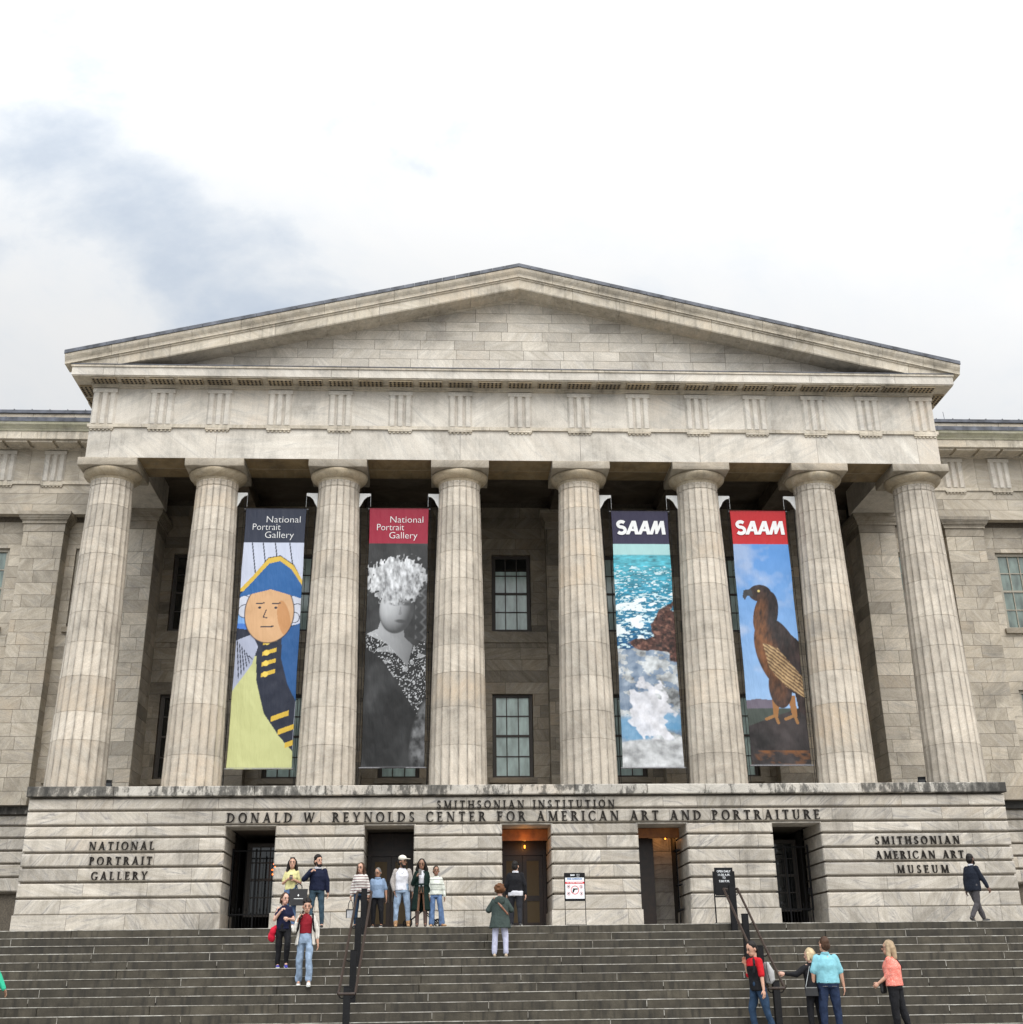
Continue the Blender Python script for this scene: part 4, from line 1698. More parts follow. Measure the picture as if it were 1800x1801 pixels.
class Art:
    def __init__(self, U, V):
        self.U, self.V = U, V
        self.c = np.zeros(U.shape + (3,))

    def fill(self, mask, col, soft=None):
        m = np.clip(mask, 0, 1)[..., None]
        self.c = self.c * (1 - m) + np.asarray(col) * m

    def ell(self, cu, cv, ru, rv, rot=0, soft=0.03):
        a = math.radians(rot)
        x, y = self.U - cu, self.V - cv
        x, y = x * math.cos(a) + y * math.sin(a), -x * math.sin(a) + y * math.cos(a)
        d = np.sqrt((x / ru) ** 2 + (y / rv) ** 2)
        return np.clip((1 - d) / soft + 0.5, 0, 1)

    def poly(self, pts):
        inside = np.zeros(self.U.shape, bool)
        n = len(pts)
        for i in range(n):
            (x0, y0), (x1, y1) = pts[i], pts[(i + 1) % n]
            cond = ((y0 > self.V) != (y1 > self.V))
            with np.errstate(divide='ignore', invalid='ignore'):
                xin = (x1 - x0) * (self.V - y0) / (y1 - y0 + 1e-12) + x0
            inside ^= cond & (self.U < xin)
        return inside.astype(float)

    def line(self, pts, w):
        d = np.full(self.U.shape, 9.0)
        for (x0, y0), (x1, y1) in zip(pts[:-1], pts[1:]):
            px, py = self.U - x0, self.V - y0
            dx, dy = x1 - x0, y1 - y0
            t = np.clip((px * dx + py * dy) / (dx * dx + dy * dy + 1e-9), 0, 1)
            d = np.minimum(d, np.hypot(px - t * dx, py - t * dy))
        return (d < w).astype(float)


# picture coordinates: U 0..1 across, V 0 (bottom) .. 3.6 (top of the picture), same unit both ways
def art_cartoon(a):
    """a plain flat-coloured figure in a blue hat and a dark blue coat with gold bars over pale yellow"""
    ink = srgb(28, 34, 52)
    a.fill(np.ones_like(a.U), srgb(196, 202, 220))
    for x in (0.12, 0.3, 0.5, 0.74):
        a.fill(a.line([(x, 3.75), (x + 0.14, 2.95)], 0.009), ink)
    a.fill(a.ell(0.06, 2.32, 0.26, 0.18), srgb(120, 165, 220))
    a.fill(a.ell(0.02, 2.12, 0.28, 0.16), srgb(70, 120, 200))
    coat = [(0.0, 2.2), (0.45, 2.14), (1.0, 2.28), (1.0, 0.0), (0.0, 0.0)]
    a.fill(a.poly(coat), ink)
    a.fill(a.poly([(0.72, 2.16), (1.02, 2.3), (1.02, 1.0), (0.86, 1.3), (0.74, 1.7)]), srgb(32, 84, 140))
    a.fill(a.poly([(0.0, 1.65), (0.34, 1.75), (0.37, 1.35), (0.52, 0.85), (0.78, 0.5), (1.02, 0.26), (1.02, -0.1), (0.0, -0.1)]), srgb(192, 194, 136))
    a.fill(a.line([(0.36, 1.75), (0.38, 1.35), (0.53, 0.85), (0.79, 0.5), (1.02, 0.26)], 0.010), ink)
    a.fill(a.poly([(0.0, 2.0), (0.25, 2.1), (0.36, 1.9), (0.28, 1.62), (0.0, 1.2)]), srgb(164, 170, 190))
    for k in range(6):
        a.fill(a.line([(0.02 + 0.04 * k, 2.0 - 0.05 * k), (0.08 + 0.04 * k, 1.4 + 0.06 * k)], 0.008), ink)
    for k in range(4):
        y = 1.92 - 0.17 * k
        a.fill(a.poly([(0.44, y), (0.66, y + 0.07), (0.66, y + 0.135), (0.44, y + 0.065)]), srgb(206, 172, 62))
        a.fill(a.ell(0.50, y + 0.05, 0.045, 0.045), srgb(232, 200, 90))
    for k in range(3):
        y, x = 0.72 - 0.20 * k, 0.64 + 0.12 * k
        a.fill(a.poly([(x, y), (x + 0.27, y + 0.10), (x + 0.27, y + 0.18), (x, y + 0.08)]), srgb(206, 172, 62))
    for (cu, cv, r) in ((0.08, 2.62, 0.11), (0.10, 2.48, 0.10), (0.93, 2.66, 0.10), (0.95, 2.50, 0.10), (0.9, 2.38, 0.08)):
        a.fill(a.ell(cu, cv, r + 0.012, r + 0.012), ink)
        a.fill(a.ell(cu, cv, r, r), srgb(200, 204, 216))
    a.fill(a.ell(0.50, 2.46, 0.405, 0.51), ink)
    a.fill(a.ell(0.50, 2.46, 0.39, 0.495), srgb(206, 164, 122))
    a.fill(a.ell(0.74, 2.36, 0.10, 0.30, 12) * a.ell(0.50, 2.46, 0.39, 0.495), srgb(190, 138, 90))
    for x in (0.34, 0.60):
        a.fill(a.line([(x - 0.06, 2.60), (x + 0.07, 2.61)], 0.010), ink)
        a.fill(a.ell(x, 2.535, 0.022, 0.018), ink)
    a.fill(a.line([(0.45, 2.50), (0.41, 2.38), (0.47, 2.365)], 0.009), ink)
    a.fill(a.line([(0.38, 2.22), (0.58, 2.225)], 0.010), ink)
    a.fill(a.poly([(-0.05, 2.74), (0.2, 3.05), (0.42, 3.38), (0.62, 3.42), (0.85, 3.26), (1.05, 2.9), (1.05, 2.7), (0.5, 2.86)]), ink)
    a.fill(a.poly([(-0.05, 2.80), (0.2, 3.08), (0.43, 3.37), (0.62, 3.405), (0.84, 3.25), (1.05, 2.92), (1.05, 2.72), (0.5, 2.875)]), srgb(210, 176, 70))
    a.fill(a.poly([(-0.05, 2.70), (0.2, 2.98), (0.45, 3.28), (0.62, 3.32), (0.81, 3.18), (1.05, 2.84), (1.05, 2.68), (0.5, 2.84)]), srgb(34, 92, 152))


def art_grey(a):
    """a plain black and white studio picture of nobody in particular: a pale fuzzy hat, a softly lit face and a dark dress"""
    n = vnoise(a.U * 4, a.V * 4, 3)
    one = np.ones(3)
    a.c = (0.018 + 0.03 * n)[..., None] * one
    a.c += (0.10 * np.clip(np.sin(a.U * 40 + 6 * np.abs((a.V * 6) % 1 - 0.5)) - 0.3, 0, 1) * (a.U > 0.80) * (a.V > 1.9) * (a.V < 2.9))[..., None]
    dress = a.poly([(-0.05, 1.95), (0.10, 2.12), (0.30, 2.20), (0.66, 2.10), (0.98, 2.00), (1.05, 1.9), (1.05, -0.1), (-0.05, -0.1)])
    fold = np.clip(vnoise(a.U * 2.4 + a.V * 1.6, a.V * 1.1 - a.U * 1.8, 8, 3) - 0.52, 0, 1)
    a.c = a.c * (1 - dress[..., None]) + (dress * (0.010 + 0.11 * fold ** 1.5))[..., None] * one

    def ball(cu, cv, ru, rv, rot, lo, hi, soft=0.05):
        m = a.ell(cu, cv, ru, rv, rot, soft)
        x, y = (a.U - cu) / ru, (a.V - cv) / rv
        z = np.sqrt(np.clip(1 - x * x - y * y, 0, 1))
        lam = np.clip(-0.50 * x + 0.35 * y + 0.78 * z, 0, 1)
        v = lo + (hi - lo) * lam ** 1.4
        a.c = a.c * (1 - m[..., None]) + (m * v)[..., None] * one
    neck = a.poly([(0.26, 2.42), (0.60, 2.36), (0.64, 2.08), (0.78, 1.95), (0.70, 1.60), (0.34, 1.98), (0.02, 2.14), (0.20, 2.22)])
    nl = np.clip(0.34 - 0.42 * (a.U - 0.30) - 0.30 * np.clip(a.V - 2.2, 0, 1), 0.05, 1)
    a.c = a.c * (1 - neck[..., None]) + (neck * nl)[..., None] * one
    ball(0.50, 2.56, 0.285, 0.42, -6, 0.05, 0.52)
    for x in (0.46, 0.66):
        a.fill(0.7 * a.ell(x, 2.64, 0.075, 0.03, -5, 0.9), np.array([0.03, 0.03, 0.03]))
        a.fill(0.8 * a.ell(x, 2.715, 0.085, 0.014, -6, 0.7), np.array([0.02, 0.02, 0.02]))
    a.fill(0.45 * a.poly([(0.565, 2.62), (0.585, 2.46), (0.53, 2.445)]), np.array([0.10, 0.10, 0.10]))
    a.fill(0.85 * a.ell(0.575, 2.345, 0.095, 0.030, -4, 0.6), np.array([0.045, 0.045, 0.045]))
    d = np.hypot((a.U - 0.50) / 0.50, (a.V - 3.06) / 0.40)
    st = vnoise(a.U * 22 + a.V * 3, a.V * 11 - a.U * 3, 9, 4)
    hat = np.clip((1.0 + 0.42 * (vnoise(a.U * 20, a.V * 14, 5, 2) - 0.5) - d) / 0.05, 0, 1)
    hv = np.clip(0.20 + 0.62 * st - 0.30 * np.clip(d - 0.55, 0, 1) * (a.V < 3.0) - 0.12 * (a.U - 0.4), 0.03, 0.85)
    a.c = a.c * (1 - hat[..., None]) + (hat * hv)[..., None] * one
    trim = a.poly([(0.0, 2.08), (0.16, 2.16), (0.36, 1.98), (0.70, 1.60), (0.80, 1.95), (0.98, 2.02), (1.02, 1.2), (0.86, 0.85), (0.62, 1.22), (0.28, 1.72), (0.0, 1.92)])
    sp = (vnoise(a.U * 60, a.V * 60, 12, 1) > 0.83) * trim
    a.fill(0.85 * sp, np.array([0.55, 0.55, 0.55]))
    a.fill(0.7 * (vnoise(a.U * 9, a.V * 9, 15, 1) > 0.90) * trim, np.array([0.40, 0.40, 0.40]))
    a.fill(0.5 * a.ell(0.97, 0.55, 0.17, 0.55, -12, 0.3) * vnoise(a.U * 12, a.V * 9, 14), np.array([0.42, 0.42, 0.42]))
    a.c *= np.array([0.98, 1.0, 1.03])


def art_sea(a):
    """a plain seascape: teal water, white foam, brown rocks and pale rocks in short strokes"""
    st = np.clip(0.55 * vnoise(a.U * 7, a.V * 26, 21, 4) + 0.45 * vnoise(a.U * 14, a.V * 60, 20, 2), 0, 1)
    st2 = vnoise(a.U * 16, a.V * 50, 22, 3)
    t = np.clip((a.V - 2.0) / 1.65, 0, 1)
    deep, mid, far = srgb(22, 78, 120), srgb(40, 130, 160), srgb(86, 176, 190)
    base = np.where((t < 0.5)[..., None], deep * (1 - t[..., None] * 2) + mid * t[..., None] * 2, mid * (2 - t[..., None] * 2) + far * (t[..., None] * 2 - 1))
    a.c = base * (0.35 + 1.25 * st)[..., None]
    a.fill(np.clip((a.V - 3.58) / 0.02, 0, 1), srgb(165, 205, 205))
    a.fill(np.clip((st2 - 0.60 - 0.10 * t) / 0.05, 0, 1) * (t < 0.85), srgb(196, 220, 226))
    a.fill(np.clip((vnoise(a.U * 5, a.V * 9, 23) + 0.28 * np.clip(1 - abs(a.V - 2.35) / 0.4, 0, 1) - 0.68) / 0.06, 0, 1) * (a.V < 3.1), srgb(226, 234, 236))
    edge = 1.92 + 0.16 * vnoise(a.U * 3, a.V * 0 + 2, 25, 2) - 0.10 * a.U
    rk = vnoise(a.U * 6 + a.V * 2, a.V * 9, 27, 4)
    pale = np.clip((edge - a.V) / 0.02, 0, 1)
    pc = srgb(176, 180, 182)[None, None] * (0.25 + 1.25 * vnoise(a.U * 5 + a.V * 4, a.V * 7 - a.U * 5, 28, 4))[..., None]
    pc = pc * (1 - 0.55 * np.clip((rk - 0.56) / 0.05, 0, 1))[..., None] + srgb(70, 110, 150) * (0.55 * np.clip((rk - 0.56) / 0.05, 0, 1))[..., None]
    a.c = a.c * (1 - pale[..., None]) + pc * pale[..., None]
    br = np.clip((vnoise(a.U * 4, a.V * 4, 30, 3) * 0.5 + a.ell(0.98, 2.22, 0.34, 0.40, 0, 0.9) * 0.6 + a.ell(0.52, 2.02, 0.32, 0.10, -4, 0.9) * 0.6 - 0.52) / 0.06, 0, 1)
    bc = (srgb(70, 44, 38)[None, None] + srgb(96, 70, 58) * np.clip(vnoise(a.U * 18 + a.V * 9, a.V * 26, 32, 2) - 0.5, 0, 1)[..., None] * 2.2) * (0.15 + 1.6 * vnoise(a.U * 22, a.V * 22, 31, 3))[..., None]
    a.c = a.c * (1 - br[..., None]) + bc * br[..., None]
    blu = a.ell(0.2, 0.62, 0.34, 0.20, -14, 0.4) + a.ell(0.85, 0.75, 0.22, 0.16, -20, 0.4)
    a.fill(0.8 * np.clip(blu, 0, 1) * (a.V < 1.7), srgb(92, 150, 190))
    wt = np.clip((a.ell(0.50, 0.86, 0.34, 0.56, 6, 0.9) + 0.9 * (vnoise(a.U * 7 + a.V * 3, a.V * 8, 34, 3) - 0.5) - 0.45) / 0.14, 0, 1) * 0.9
    wc = srgb(226, 226, 232)[None, None] * (0.62 + 0.5 * vnoise(a.U * 9, a.V * 9, 33, 4))[..., None]
    a.c = a.c * (1 - wt[..., None]) + wc * wt[..., None]
    lo = np.clip((0.42 + 0.1 * vnoise(a.U * 3, a.V, 35, 2) - a.V) / 0.03, 0, 1)
    lc = srgb(196, 198, 200)[None, None] * (0.5 + 0.75 * vnoise(a.U * 6 + a.V * 5, a.V * 8 - a.U * 3, 36, 4))[..., None]
    a.c = a.c * (1 - lo[..., None]) + lc * lo[..., None]


def art_bird(a):
    """a plain brown bird of prey seen from the side on a dark rock under a blue sky"""
    t = np.clip(a.V / 3.6, 0, 1)[..., None]
    sky = srgb(160, 190, 222) * (1 - t) + srgb(88, 142, 204) * t
    cl = np.clip((vnoise(a.U * 2, a.V * 2.2, 41) - 0.42) * 1.6, 0, 0.6)[..., None]
    a.c = sky * (1 - cl) + srgb(176, 188, 210) * cl
    a.fill(a.poly([(-0.1, 1.06), (0.2, 1.10), (0.5, 1.07), (0.5, 0.9), (-0.1, 0.9)]), srgb(104, 96, 110))
    a.fill(np.clip((0.95 - a.V) / 0.02, 0, 1), srgb(64, 72, 66))
    rock = a.poly([(-0.1, 0.62), (0.2, 0.72), (0.5, 0.82), (1.1, 1.0), (1.1, -0.1), (-0.1, -0.1)])
    rc = srgb(52, 46, 46)[None, None] * (0.30 + 1.2 * vnoise(a.U * 4 + a.V * 3, a.V * 4 - a.U * 2, 43, 4))[..., None]
    a.c = a.c * (1 - rock[..., None]) + rc * rock[..., None]
    a.fill(0.5 * np.clip(vnoise(a.U * 5 + a.V * 3, a.V * 8, 44) - 0.5, 0, 1) * 4 * (a.V < 0.25), srgb(120, 76, 40))
    bw = srgb(46, 34, 32)
    for (x0, x1) in ((0.50, 0.47), (0.76, 0.80)):
        a.fill(a.poly([(x0 - 0.06, 1.15), (x0 + 0.08, 1.15), (x1 + 0.04, 0.80), (x1 - 0.04, 0.80)]), srgb(150, 104, 60))
        a.fill(a.line([(x1, 0.82), (x1 - 0.16, 0.76)], 0.025) + a.line([(x1, 0.82), (x1 + 0.04, 0.70)], 0.025), srgb(150, 108, 64))
    body = np.clip(a.ell(0.62, 1.85, 0.37, 0.66, 16, 0.03) + a.ell(0.47, 2.55, 0.21, 0.42, -16, 0.03) + a.ell(0.40, 2.92, 0.20, 0.15, 0, 0.04) + a.ell(0.60, 1.30, 0.20, 0.36, 0, 0.04)
                   + a.poly([(0.75, 2.3), (1.1, 2.0), (1.1, 1.1), (0.8, 1.2)]) + a.poly([(0.80, 1.5), (1.1, 1.3), (1.1, 0.72), (0.88, 0.9)]), 0, 1)
    fe = np.clip(0.5 * vnoise(a.U * 30 - a.V * 9, a.V * 8 + a.U * 9, 46, 3) + 0.5 * vnoise(a.U * 9, a.V * 6, 47, 3), 0, 1)
    bc = bw[None, None] * (0.10 + 1.7 * fe)[..., None]
    lit = np.clip(a.ell(0.40, 1.9, 0.18, 0.75, 14, 0.9) + a.ell(0.34, 2.45, 0.12, 0.38, -14, 0.9), 0, 1)[..., None]
    bc = bc * (1 - 0.7 * lit) + srgb(122, 76, 40) * (0.1 + 1.6 * fe)[..., None] * 0.7 * lit
    wing = a.poly([(0.36, 2.05), (0.62, 1.95), (1.1, 1.35), (1.1, 1.06), (0.7, 1.3), (0.44, 1.6)])[..., None]
    st = np.clip(np.sin((a.U * 0.8 + a.V) * 95 + 3 * fe) * 0.5 + 0.35 + 0.3 * fe, 0, 1)[..., None]
    bc = bc * (1 - wing) + wing * (srgb(190, 160, 116) * st + srgb(92, 62, 40) * (1 - st)) * (0.55 + 0.6 * fe[..., None])
    a.c = a.c * (1 - body[..., None]) + bc * body[..., None]
    a.fill(a.poly([(0.25, 3.00), (0.12, 2.98), (0.09, 2.86), (0.13, 2.80), (0.17, 2.88), (0.28, 2.86)]), srgb(56, 58, 62))
    a.fill(a.ell(0.38, 2.96, 0.022, 0.022), srgb(210, 190, 120))


def cloth_mat():
    m, t, b = new_mat('printed_banner_cloth')
    at = N(t, 'ShaderNodeAttribute', attribute_name='print')
    L(t, at.outputs['Color'], b.inputs['Base Color'])
    b.inputs['Roughness'].default_value = 0.55
    b.inputs['Specular IOR Level'].default_value = 0.35
    tc = N(t, 'ShaderNodeTexCoord')
    n = N(t, 'ShaderNodeTexNoise')
    n.inputs['Scale'].default_value = 2.2
    n.inputs['Detail'].default_value = 4
    mp = N(t, 'ShaderNodeMapping')
    mp.inputs['Scale'].default_value = (2.2, 1, 0.5)
    mp.inputs['Rotation'].default_value = (0, 0.35, 0)
    L(t, tc.outputs['Object'], mp.inputs[0])
    L(t, mp.outputs[0], n.inputs['Vector'])
    bp = N(t, 'ShaderNodeBump')
    bp.inputs['Strength'].default_value = 0.55
    bp.inputs['Distance'].default_value = 0.08
    L(t, n.outputs[0], bp.inputs['Height'])
    L(t, bp.outputs[0], b.inputs['Normal'])
    return m


M_cloth = cloth_mat()
M_letter = plain('banner_lettering', (0.70, 0.70, 0.70), 0.6, noise=0.02)


M_barm = plain('banner_bar', (0.16, 0.16, 0.17), 0.5)


def banner(cx, w, zt, zh, zb, header, art, label, kind, seed, colcut):
    root = thing('banner', label, 'banner', (cx, 0, zb), 0, 'banners hanging between the columns')
    H = zt - zb
    nu, nv = 100, 430
    u = np.linspace(0, 1, nu + 1)
    v = np.linspace(0, 1, nv + 1)
    UU, VV = np.meshgrid(u, v)
    Z = VV * H
    PH = (zh - zb) / w
    a = Art(UU, VV * H / w)
    art(a)
    a.fill((Z > zh - zb).astype(float), header)
    a.fill((Z > H - 0.05).astype(float) * 0.55, header * 0.4)
    a.fill((Z < 0.07).astype(float) * 0.35, np.array([0.3, 0.3, 0.32]) * a.c.mean() * 3)
    # gentle folds: shallow billow, creases off the upper corners, edges drawn in between the ties
    rel = 0.018 * np.sin(UU * 9 + seed) * np.exp(-(1 - VV) * 9) + 0.03 * (vnoise(UU * 2, VV * 7, 60 + seed) - 0.5) + 0.022 * (vnoise(UU * 3 + VV * 9, VV * 5 - UU * 2, 70 + seed, 3) - 0.5)
    rel += 0.05 * np.sin(np.pi * UU) * np.sin(np.pi * VV) - 0.02
    rel *= np.clip((H - Z - (zt - zh)) / 1.2, 0.12, 1)
    ins = 0.014 * np.abs(np.sin(VV * np.pi * 4)) * (UU - 0.5) * -2
    X = (UU - 0.5) * w + ins
    P = np.stack([X, -rel, Z], -1).reshape(-1, 3)
    idx = np.arange((nu + 1) * (nv + 1)).reshape(nv + 1, nu + 1)
    F = np.stack([idx[:-1, :-1], idx[:-1, 1:], idx[1:, 1:], idx[1:, :-1]], -1).reshape(-1, 4)
    me = bpy.data.meshes.new('cloth')
    me.from_pydata(P.tolist(), [], F.tolist())
    ca = me.attributes.new('print', 'FLOAT_COLOR', 'POINT')
    col = np.concatenate([np.clip(a.c * 0.86, 0.004, 0.9).reshape(-1, 3), np.ones(((nu + 1) * (nv + 1), 1))], 1)
    ca.data.foreach_set('color', col.astype(np.float32).ravel())
    me.materials.append(M_cloth)
    me.polygons.foreach_set('use_smooth', [True] * len(me.polygons))
    me.update()
    o = bpy.data.objects.new('cloth', me)
    C.collection.objects.link(o)
    o.parent = root
    md = o.modifiers.new('thickness', 'SOLIDIFY')
    md.thickness = 0.004
    md.offset = 1
    for z, nm in ((H - 0.015, 'top_bar'), (0.02, 'bottom_bar')):
        mb = MB()
        mb.tube((-w / 2 - 0.05, 0.02, z), (w / 2 + 0.05, 0.02, z), 0.018)
        mb.build(nm, M_barm, root)
    y = -0.016
    if kind == 'npg':
        for txt, fx, fz, fw in (('National', 0.355, 0.585, 0.555), ('Portrait', 0.135, 0.365, 0.455), ('Gallery', 0.345, 0.135, 0.47)):
            text_obj(txt, -w / 2 + fx * w, y, zh - zb + fz * (zt - zh), 0.30, M_letter, root, bold=-0.004, width=fw * w)
    else:
        mb = MB()
        hh = 0.44
        z0 = zh - zb + (zt - zh) * 0.285
        x0 = -w / 2 + 0.075 * w

        def st(pts, d):
            n = len(pts)
            vs = [(x0 + p[0] * 0.965, y - d, z0 + p[1] * hh) for p in pts] + [(x0 + p[0] * 0.965, y + 0.003, z0 + p[1] * hh) for p in pts]
            mb.add(vs, [tuple(range(n)), tuple(range(2 * n - 1, n - 1, -1))] + [(i, i + n, (i + 1) % n + n, (i + 1) % n) for i in range(n)])
        tk = 0.125
        # S as a heavy swept band
        cpts = []
        for i in range(13):
            an = math.radians(38 + (270 - 38) * i / 12)
            cpts.append((0.175 + 0.115 * math.cos(an), 0.735 + 0.20 * math.sin(an) / 1.0))
        for i in range(1, 13):
            an = math.radians(90 - (90 + 142) * i / 12)
            cpts.append((0.165 + 0.125 * math.cos(an), 0.305 + 0.23 * math.sin(an)))
        for i, (p, q) in enumerate(zip(cpts[:-1], cpts[1:])):
            dx, dz = (q[0] - p[0]), (q[1] - p[1]) * hh
            ln = math.hypot(dx, dz)
            nx, nz = -dz / ln * tk * 0.42, dx / ln * tk * 0.42 / hh
            e = 0.2
            p2 = (p[0] - dx * e, p[1] - dz / hh * e)
            q2 = (q[0] + dx * e, q[1] + dz / hh * e)
            st([(p2[0] + nx, p2[1] + nz), (q2[0] + nx, q2[1] + nz), (q2[0] - nx, q2[1] - nz), (p2[0] - nx, p2[1] - nz)], 0.002 + 0.0004 * (i % 5))
        k = 0
        for bx in (0.30, 0.68):       # two leaning As
            st([(bx, 0), (bx + 0.12, 0), (bx + 0.33, 1), (bx + 0.21, 1)], 0.003)
            st([(bx + 0.22, 1), (bx + 0.34, 1), (bx + 0.42, 0), (bx + 0.30, 0)], 0.0035)
            st([(bx + 0.10, 0.24), (bx + 0.32, 0.24), (bx + 0.31, 0.42), (bx + 0.15, 0.42)], 0.004)
        bx = 1.05
        st([(bx, 0), (bx + 0.115, 0), (bx + 0.29, 1), (bx + 0.18, 1)], 0.003)
        st([(bx + 0.18, 1), (bx + 0.29, 1), (bx + 0.30, 0.30), (bx + 0.20, 0.05)], 0.0035)
        st([(bx + 0.19, 0.04), (bx + 0.27, 0.04), (bx + 0.49, 1), (bx + 0.38, 1)], 0.004)
        st([(bx + 0.38, 1), (bx + 0.49, 1), (bx + 0.53, 0), (bx + 0.41, 0)], 0.0045)
        mb.build('lettering', M_letter, root, fix=True)
    # white brackets strapped to the two columns, shackles and guy cables
    for s in (-1, 1):
        ccx, ccz = colcut[0 if s < 0 else 1] - cx, 12.43 - zb
        r = 0.665
        xo = ccx - s * r
        xe = s * (w / 2 - 0.02)
        pts = [(xo + s * 0.03, 0.13), (xe + s * 0.00, 0.13), (xe, 0.05), (xe + (xo - xe) * 0.35, 0.02), (xe + (xo - xe) * 0.65, -0.07), (xe + (xo - xe) * 0.85, -0.2), (xo + s * 0.03, -0.33)]
        mb = MB()
        mb.prism([(p[0], ccz + p[1]) for p in (pts if s < 0 else pts)], 'y', -0.02, 0.02)
        mb.build('bracket', M_white, root)
        mb = MB()
        mb.tube((xe, 0, ccz + 0.09), (xe, 0, H + 0.05), 0.007, seg=6)
        mb.lathe([(0.0, -0.03), (0.022, 0), (0.0, 0.03)], 8, (xe, 0, H + 0.09))
        mb.build('shackle', M_steel, root)
        mb = MB()
        xc = s * (w / 2 + 0.06)
        mb.tube((xc, 0.03, ccz + 0.05), (xc, 0.03, Z_SLAB - zb), 0.008, seg=6)
        mb.tube((xo - s * 0.02, 0.05, ccz - 0.3), (ccx - s * 0.87, 0.05, Z_SLAB - zb), 0.010, seg=6)
        for f in (0.0, 0.25, 0.5, 0.75, 0.985):
            mb.tube((s * w / 2, 0.02, H * f + 0.02), (xc, 0.03, H * f + 0.02), 0.010, seg=6)
        mb.build('guy_cable', M_iron, root)
    # strap round each column neck
    return root


banner(-7.42, 1.83, 12.06, 10.965, 4.315, srgb(40, 46, 64), art_cartoon, 'navy topped banner with a flat-coloured figure in a blue hat, leftmost of four', 'npg', 1, (-9.25, -5.55))
banner(-3.69, 1.80, 12.09, 10.965, 4.33, srgb(150, 24, 52), art_grey, 'crimson topped banner with a black and white picture, between third and fourth columns', 'npg', 2, (-5.55, -1.85))
banner(3.705, 1.765, 12.055, 10.98, 4.30, srgb(42, 38, 66), art_sea, 'purple navy topped banner with a painted teal sea above pale rocks', 'saam', 3, (1.85, 5.55))
banner(7.40, 1.742, 12.085, 10.99, 4.35, srgb(186, 26, 34), art_bird, 'bright red topped banner with a brown bird on a rock under blue sky', 'saam', 4, (5.55, 9.25))

# ------------------------------------------------------------------ floodlights on the porch floor
for (x, y, rz, lb) in ((-11.73, 0.75, 0.3, 'small black floodlight on the ledge beside the leftmost column'), (11.72, 0.85, -0.3, 'small black floodlight on the ledge beside the rightmost column')):
    r = thing('floodlight', lb, 'floodlight', (x, y, Z_SLAB - 0.005), rz, 'floodlights on the porch ledge')
    mb = MB()
    mb.box(-0.10, 0.10, -0.06, 0.06, 0, 0.03)
    mb.box(-0.13, -0.115, -0.02, 0.02, 0.03, 0.3)
    mb.box(0.115, 0.13, -0.02, 0.02, 0.03, 0.3)
    mb.build('yoke', M_iron, r, fix=False)
    mb = MB()
    mb.prism([(-0.13, 0.16), (0.07, 0.10), (0.13, 0.30), (-0.07, 0.42)], 'x', -0.11, 0.11)
    for k in range(5):
        mb.box(-0.11 + 0.05 * k, -0.10 + 0.05 * k, 0.10, 0.17, 0.16, 0.30)
    h = mb.build('lamp_head', M_iron, r)
    mb = MB()
    mb.box(-0.09, 0.09, -0.125, -0.118, 0.21, 0.33)
    mb.build('lens', M_pane_dark, r)

# ------------------------------------------------------------------ handrails
def step_z(k):
    return -k * RISE


def handrail(px, label, ks, xs, cap_left):
    k0 = ks[0]
    y0 = ST_Y - k0 * TREAD + 0.20
    root = thing('handrail', label, 'handrail', (xs[0], y0, step_z(k0)), 0, 'handrails on the stairs')
    pts = []
    for k, x in zip(ks, xs):
        y = ST_Y - k * TREAD + 0.20
        p = MB()
        lx, ly, lz = x - xs[0], y - y0, step_z(k) - step_z(k0)
        p.cbox(lx - 0.068, lx + 0.068, ly - 0.06, ly + 0.06, lz + 0.012, lz + 1.0, 0.006)
        p.box(lx - 0.085, lx + 0.085, ly - 0.085, ly + 0.085, lz, lz + 0.016)
        p.box(lx - 0.072, lx + 0.072, ly - 0.064, ly + 0.064, lz + 1.0, lz + 1.012)
        po = p.build('post', M_iron, root, fix=False)
        pts.append((lx, ly, lz))
        b = MB()
        for s in (-1, 1):
            b.path([(lx + s * 0.05, ly, lz + 0.80), (lx + s * 0.11, ly, lz + 0.79), (lx + s * 0.155, ly, lz + 0.83), (lx + s * 0.165, ly, lz + 0.88)], 0.011, 6)
        b.build('rail_arm', M_iron, po)
    for s in (-1, 1):
        r = MB()
        a, b = Vector(pts[0]), Vector(pts[-1])
        d = (b - a) / (ks[-1] - ks[0])
        pa = a + Vector((s * 0.165, 0.12, 0.94))
        pb = b + d * 0.15 + Vector((s * 0.165, 0, 0.90))
        r.tube(pa, pb, 0.028, 0.028, 10)
        if s < 0:
            r.tube(pb, pb + Vector((0.33, 0, 0)), 0.028, 0.028, 10)
        r.tube(pa, pa + Vector((-s * 0.10, 0.06, -0.01)), 0.028, 0.028, 10)
        r.build('rail', M_rail, root)
    return root


handrail(0, 'bronze double handrail on black posts beside the family on the top step', [1, 5, 9, 13], [-4.085, -4.115, -4.11, -4.13], True)
handrail(0, 'bronze double handrail on black posts in front of the opening hours sign', [1, 5, 9, 13], [4.60, 4.56, 4.52, 4.47], False)

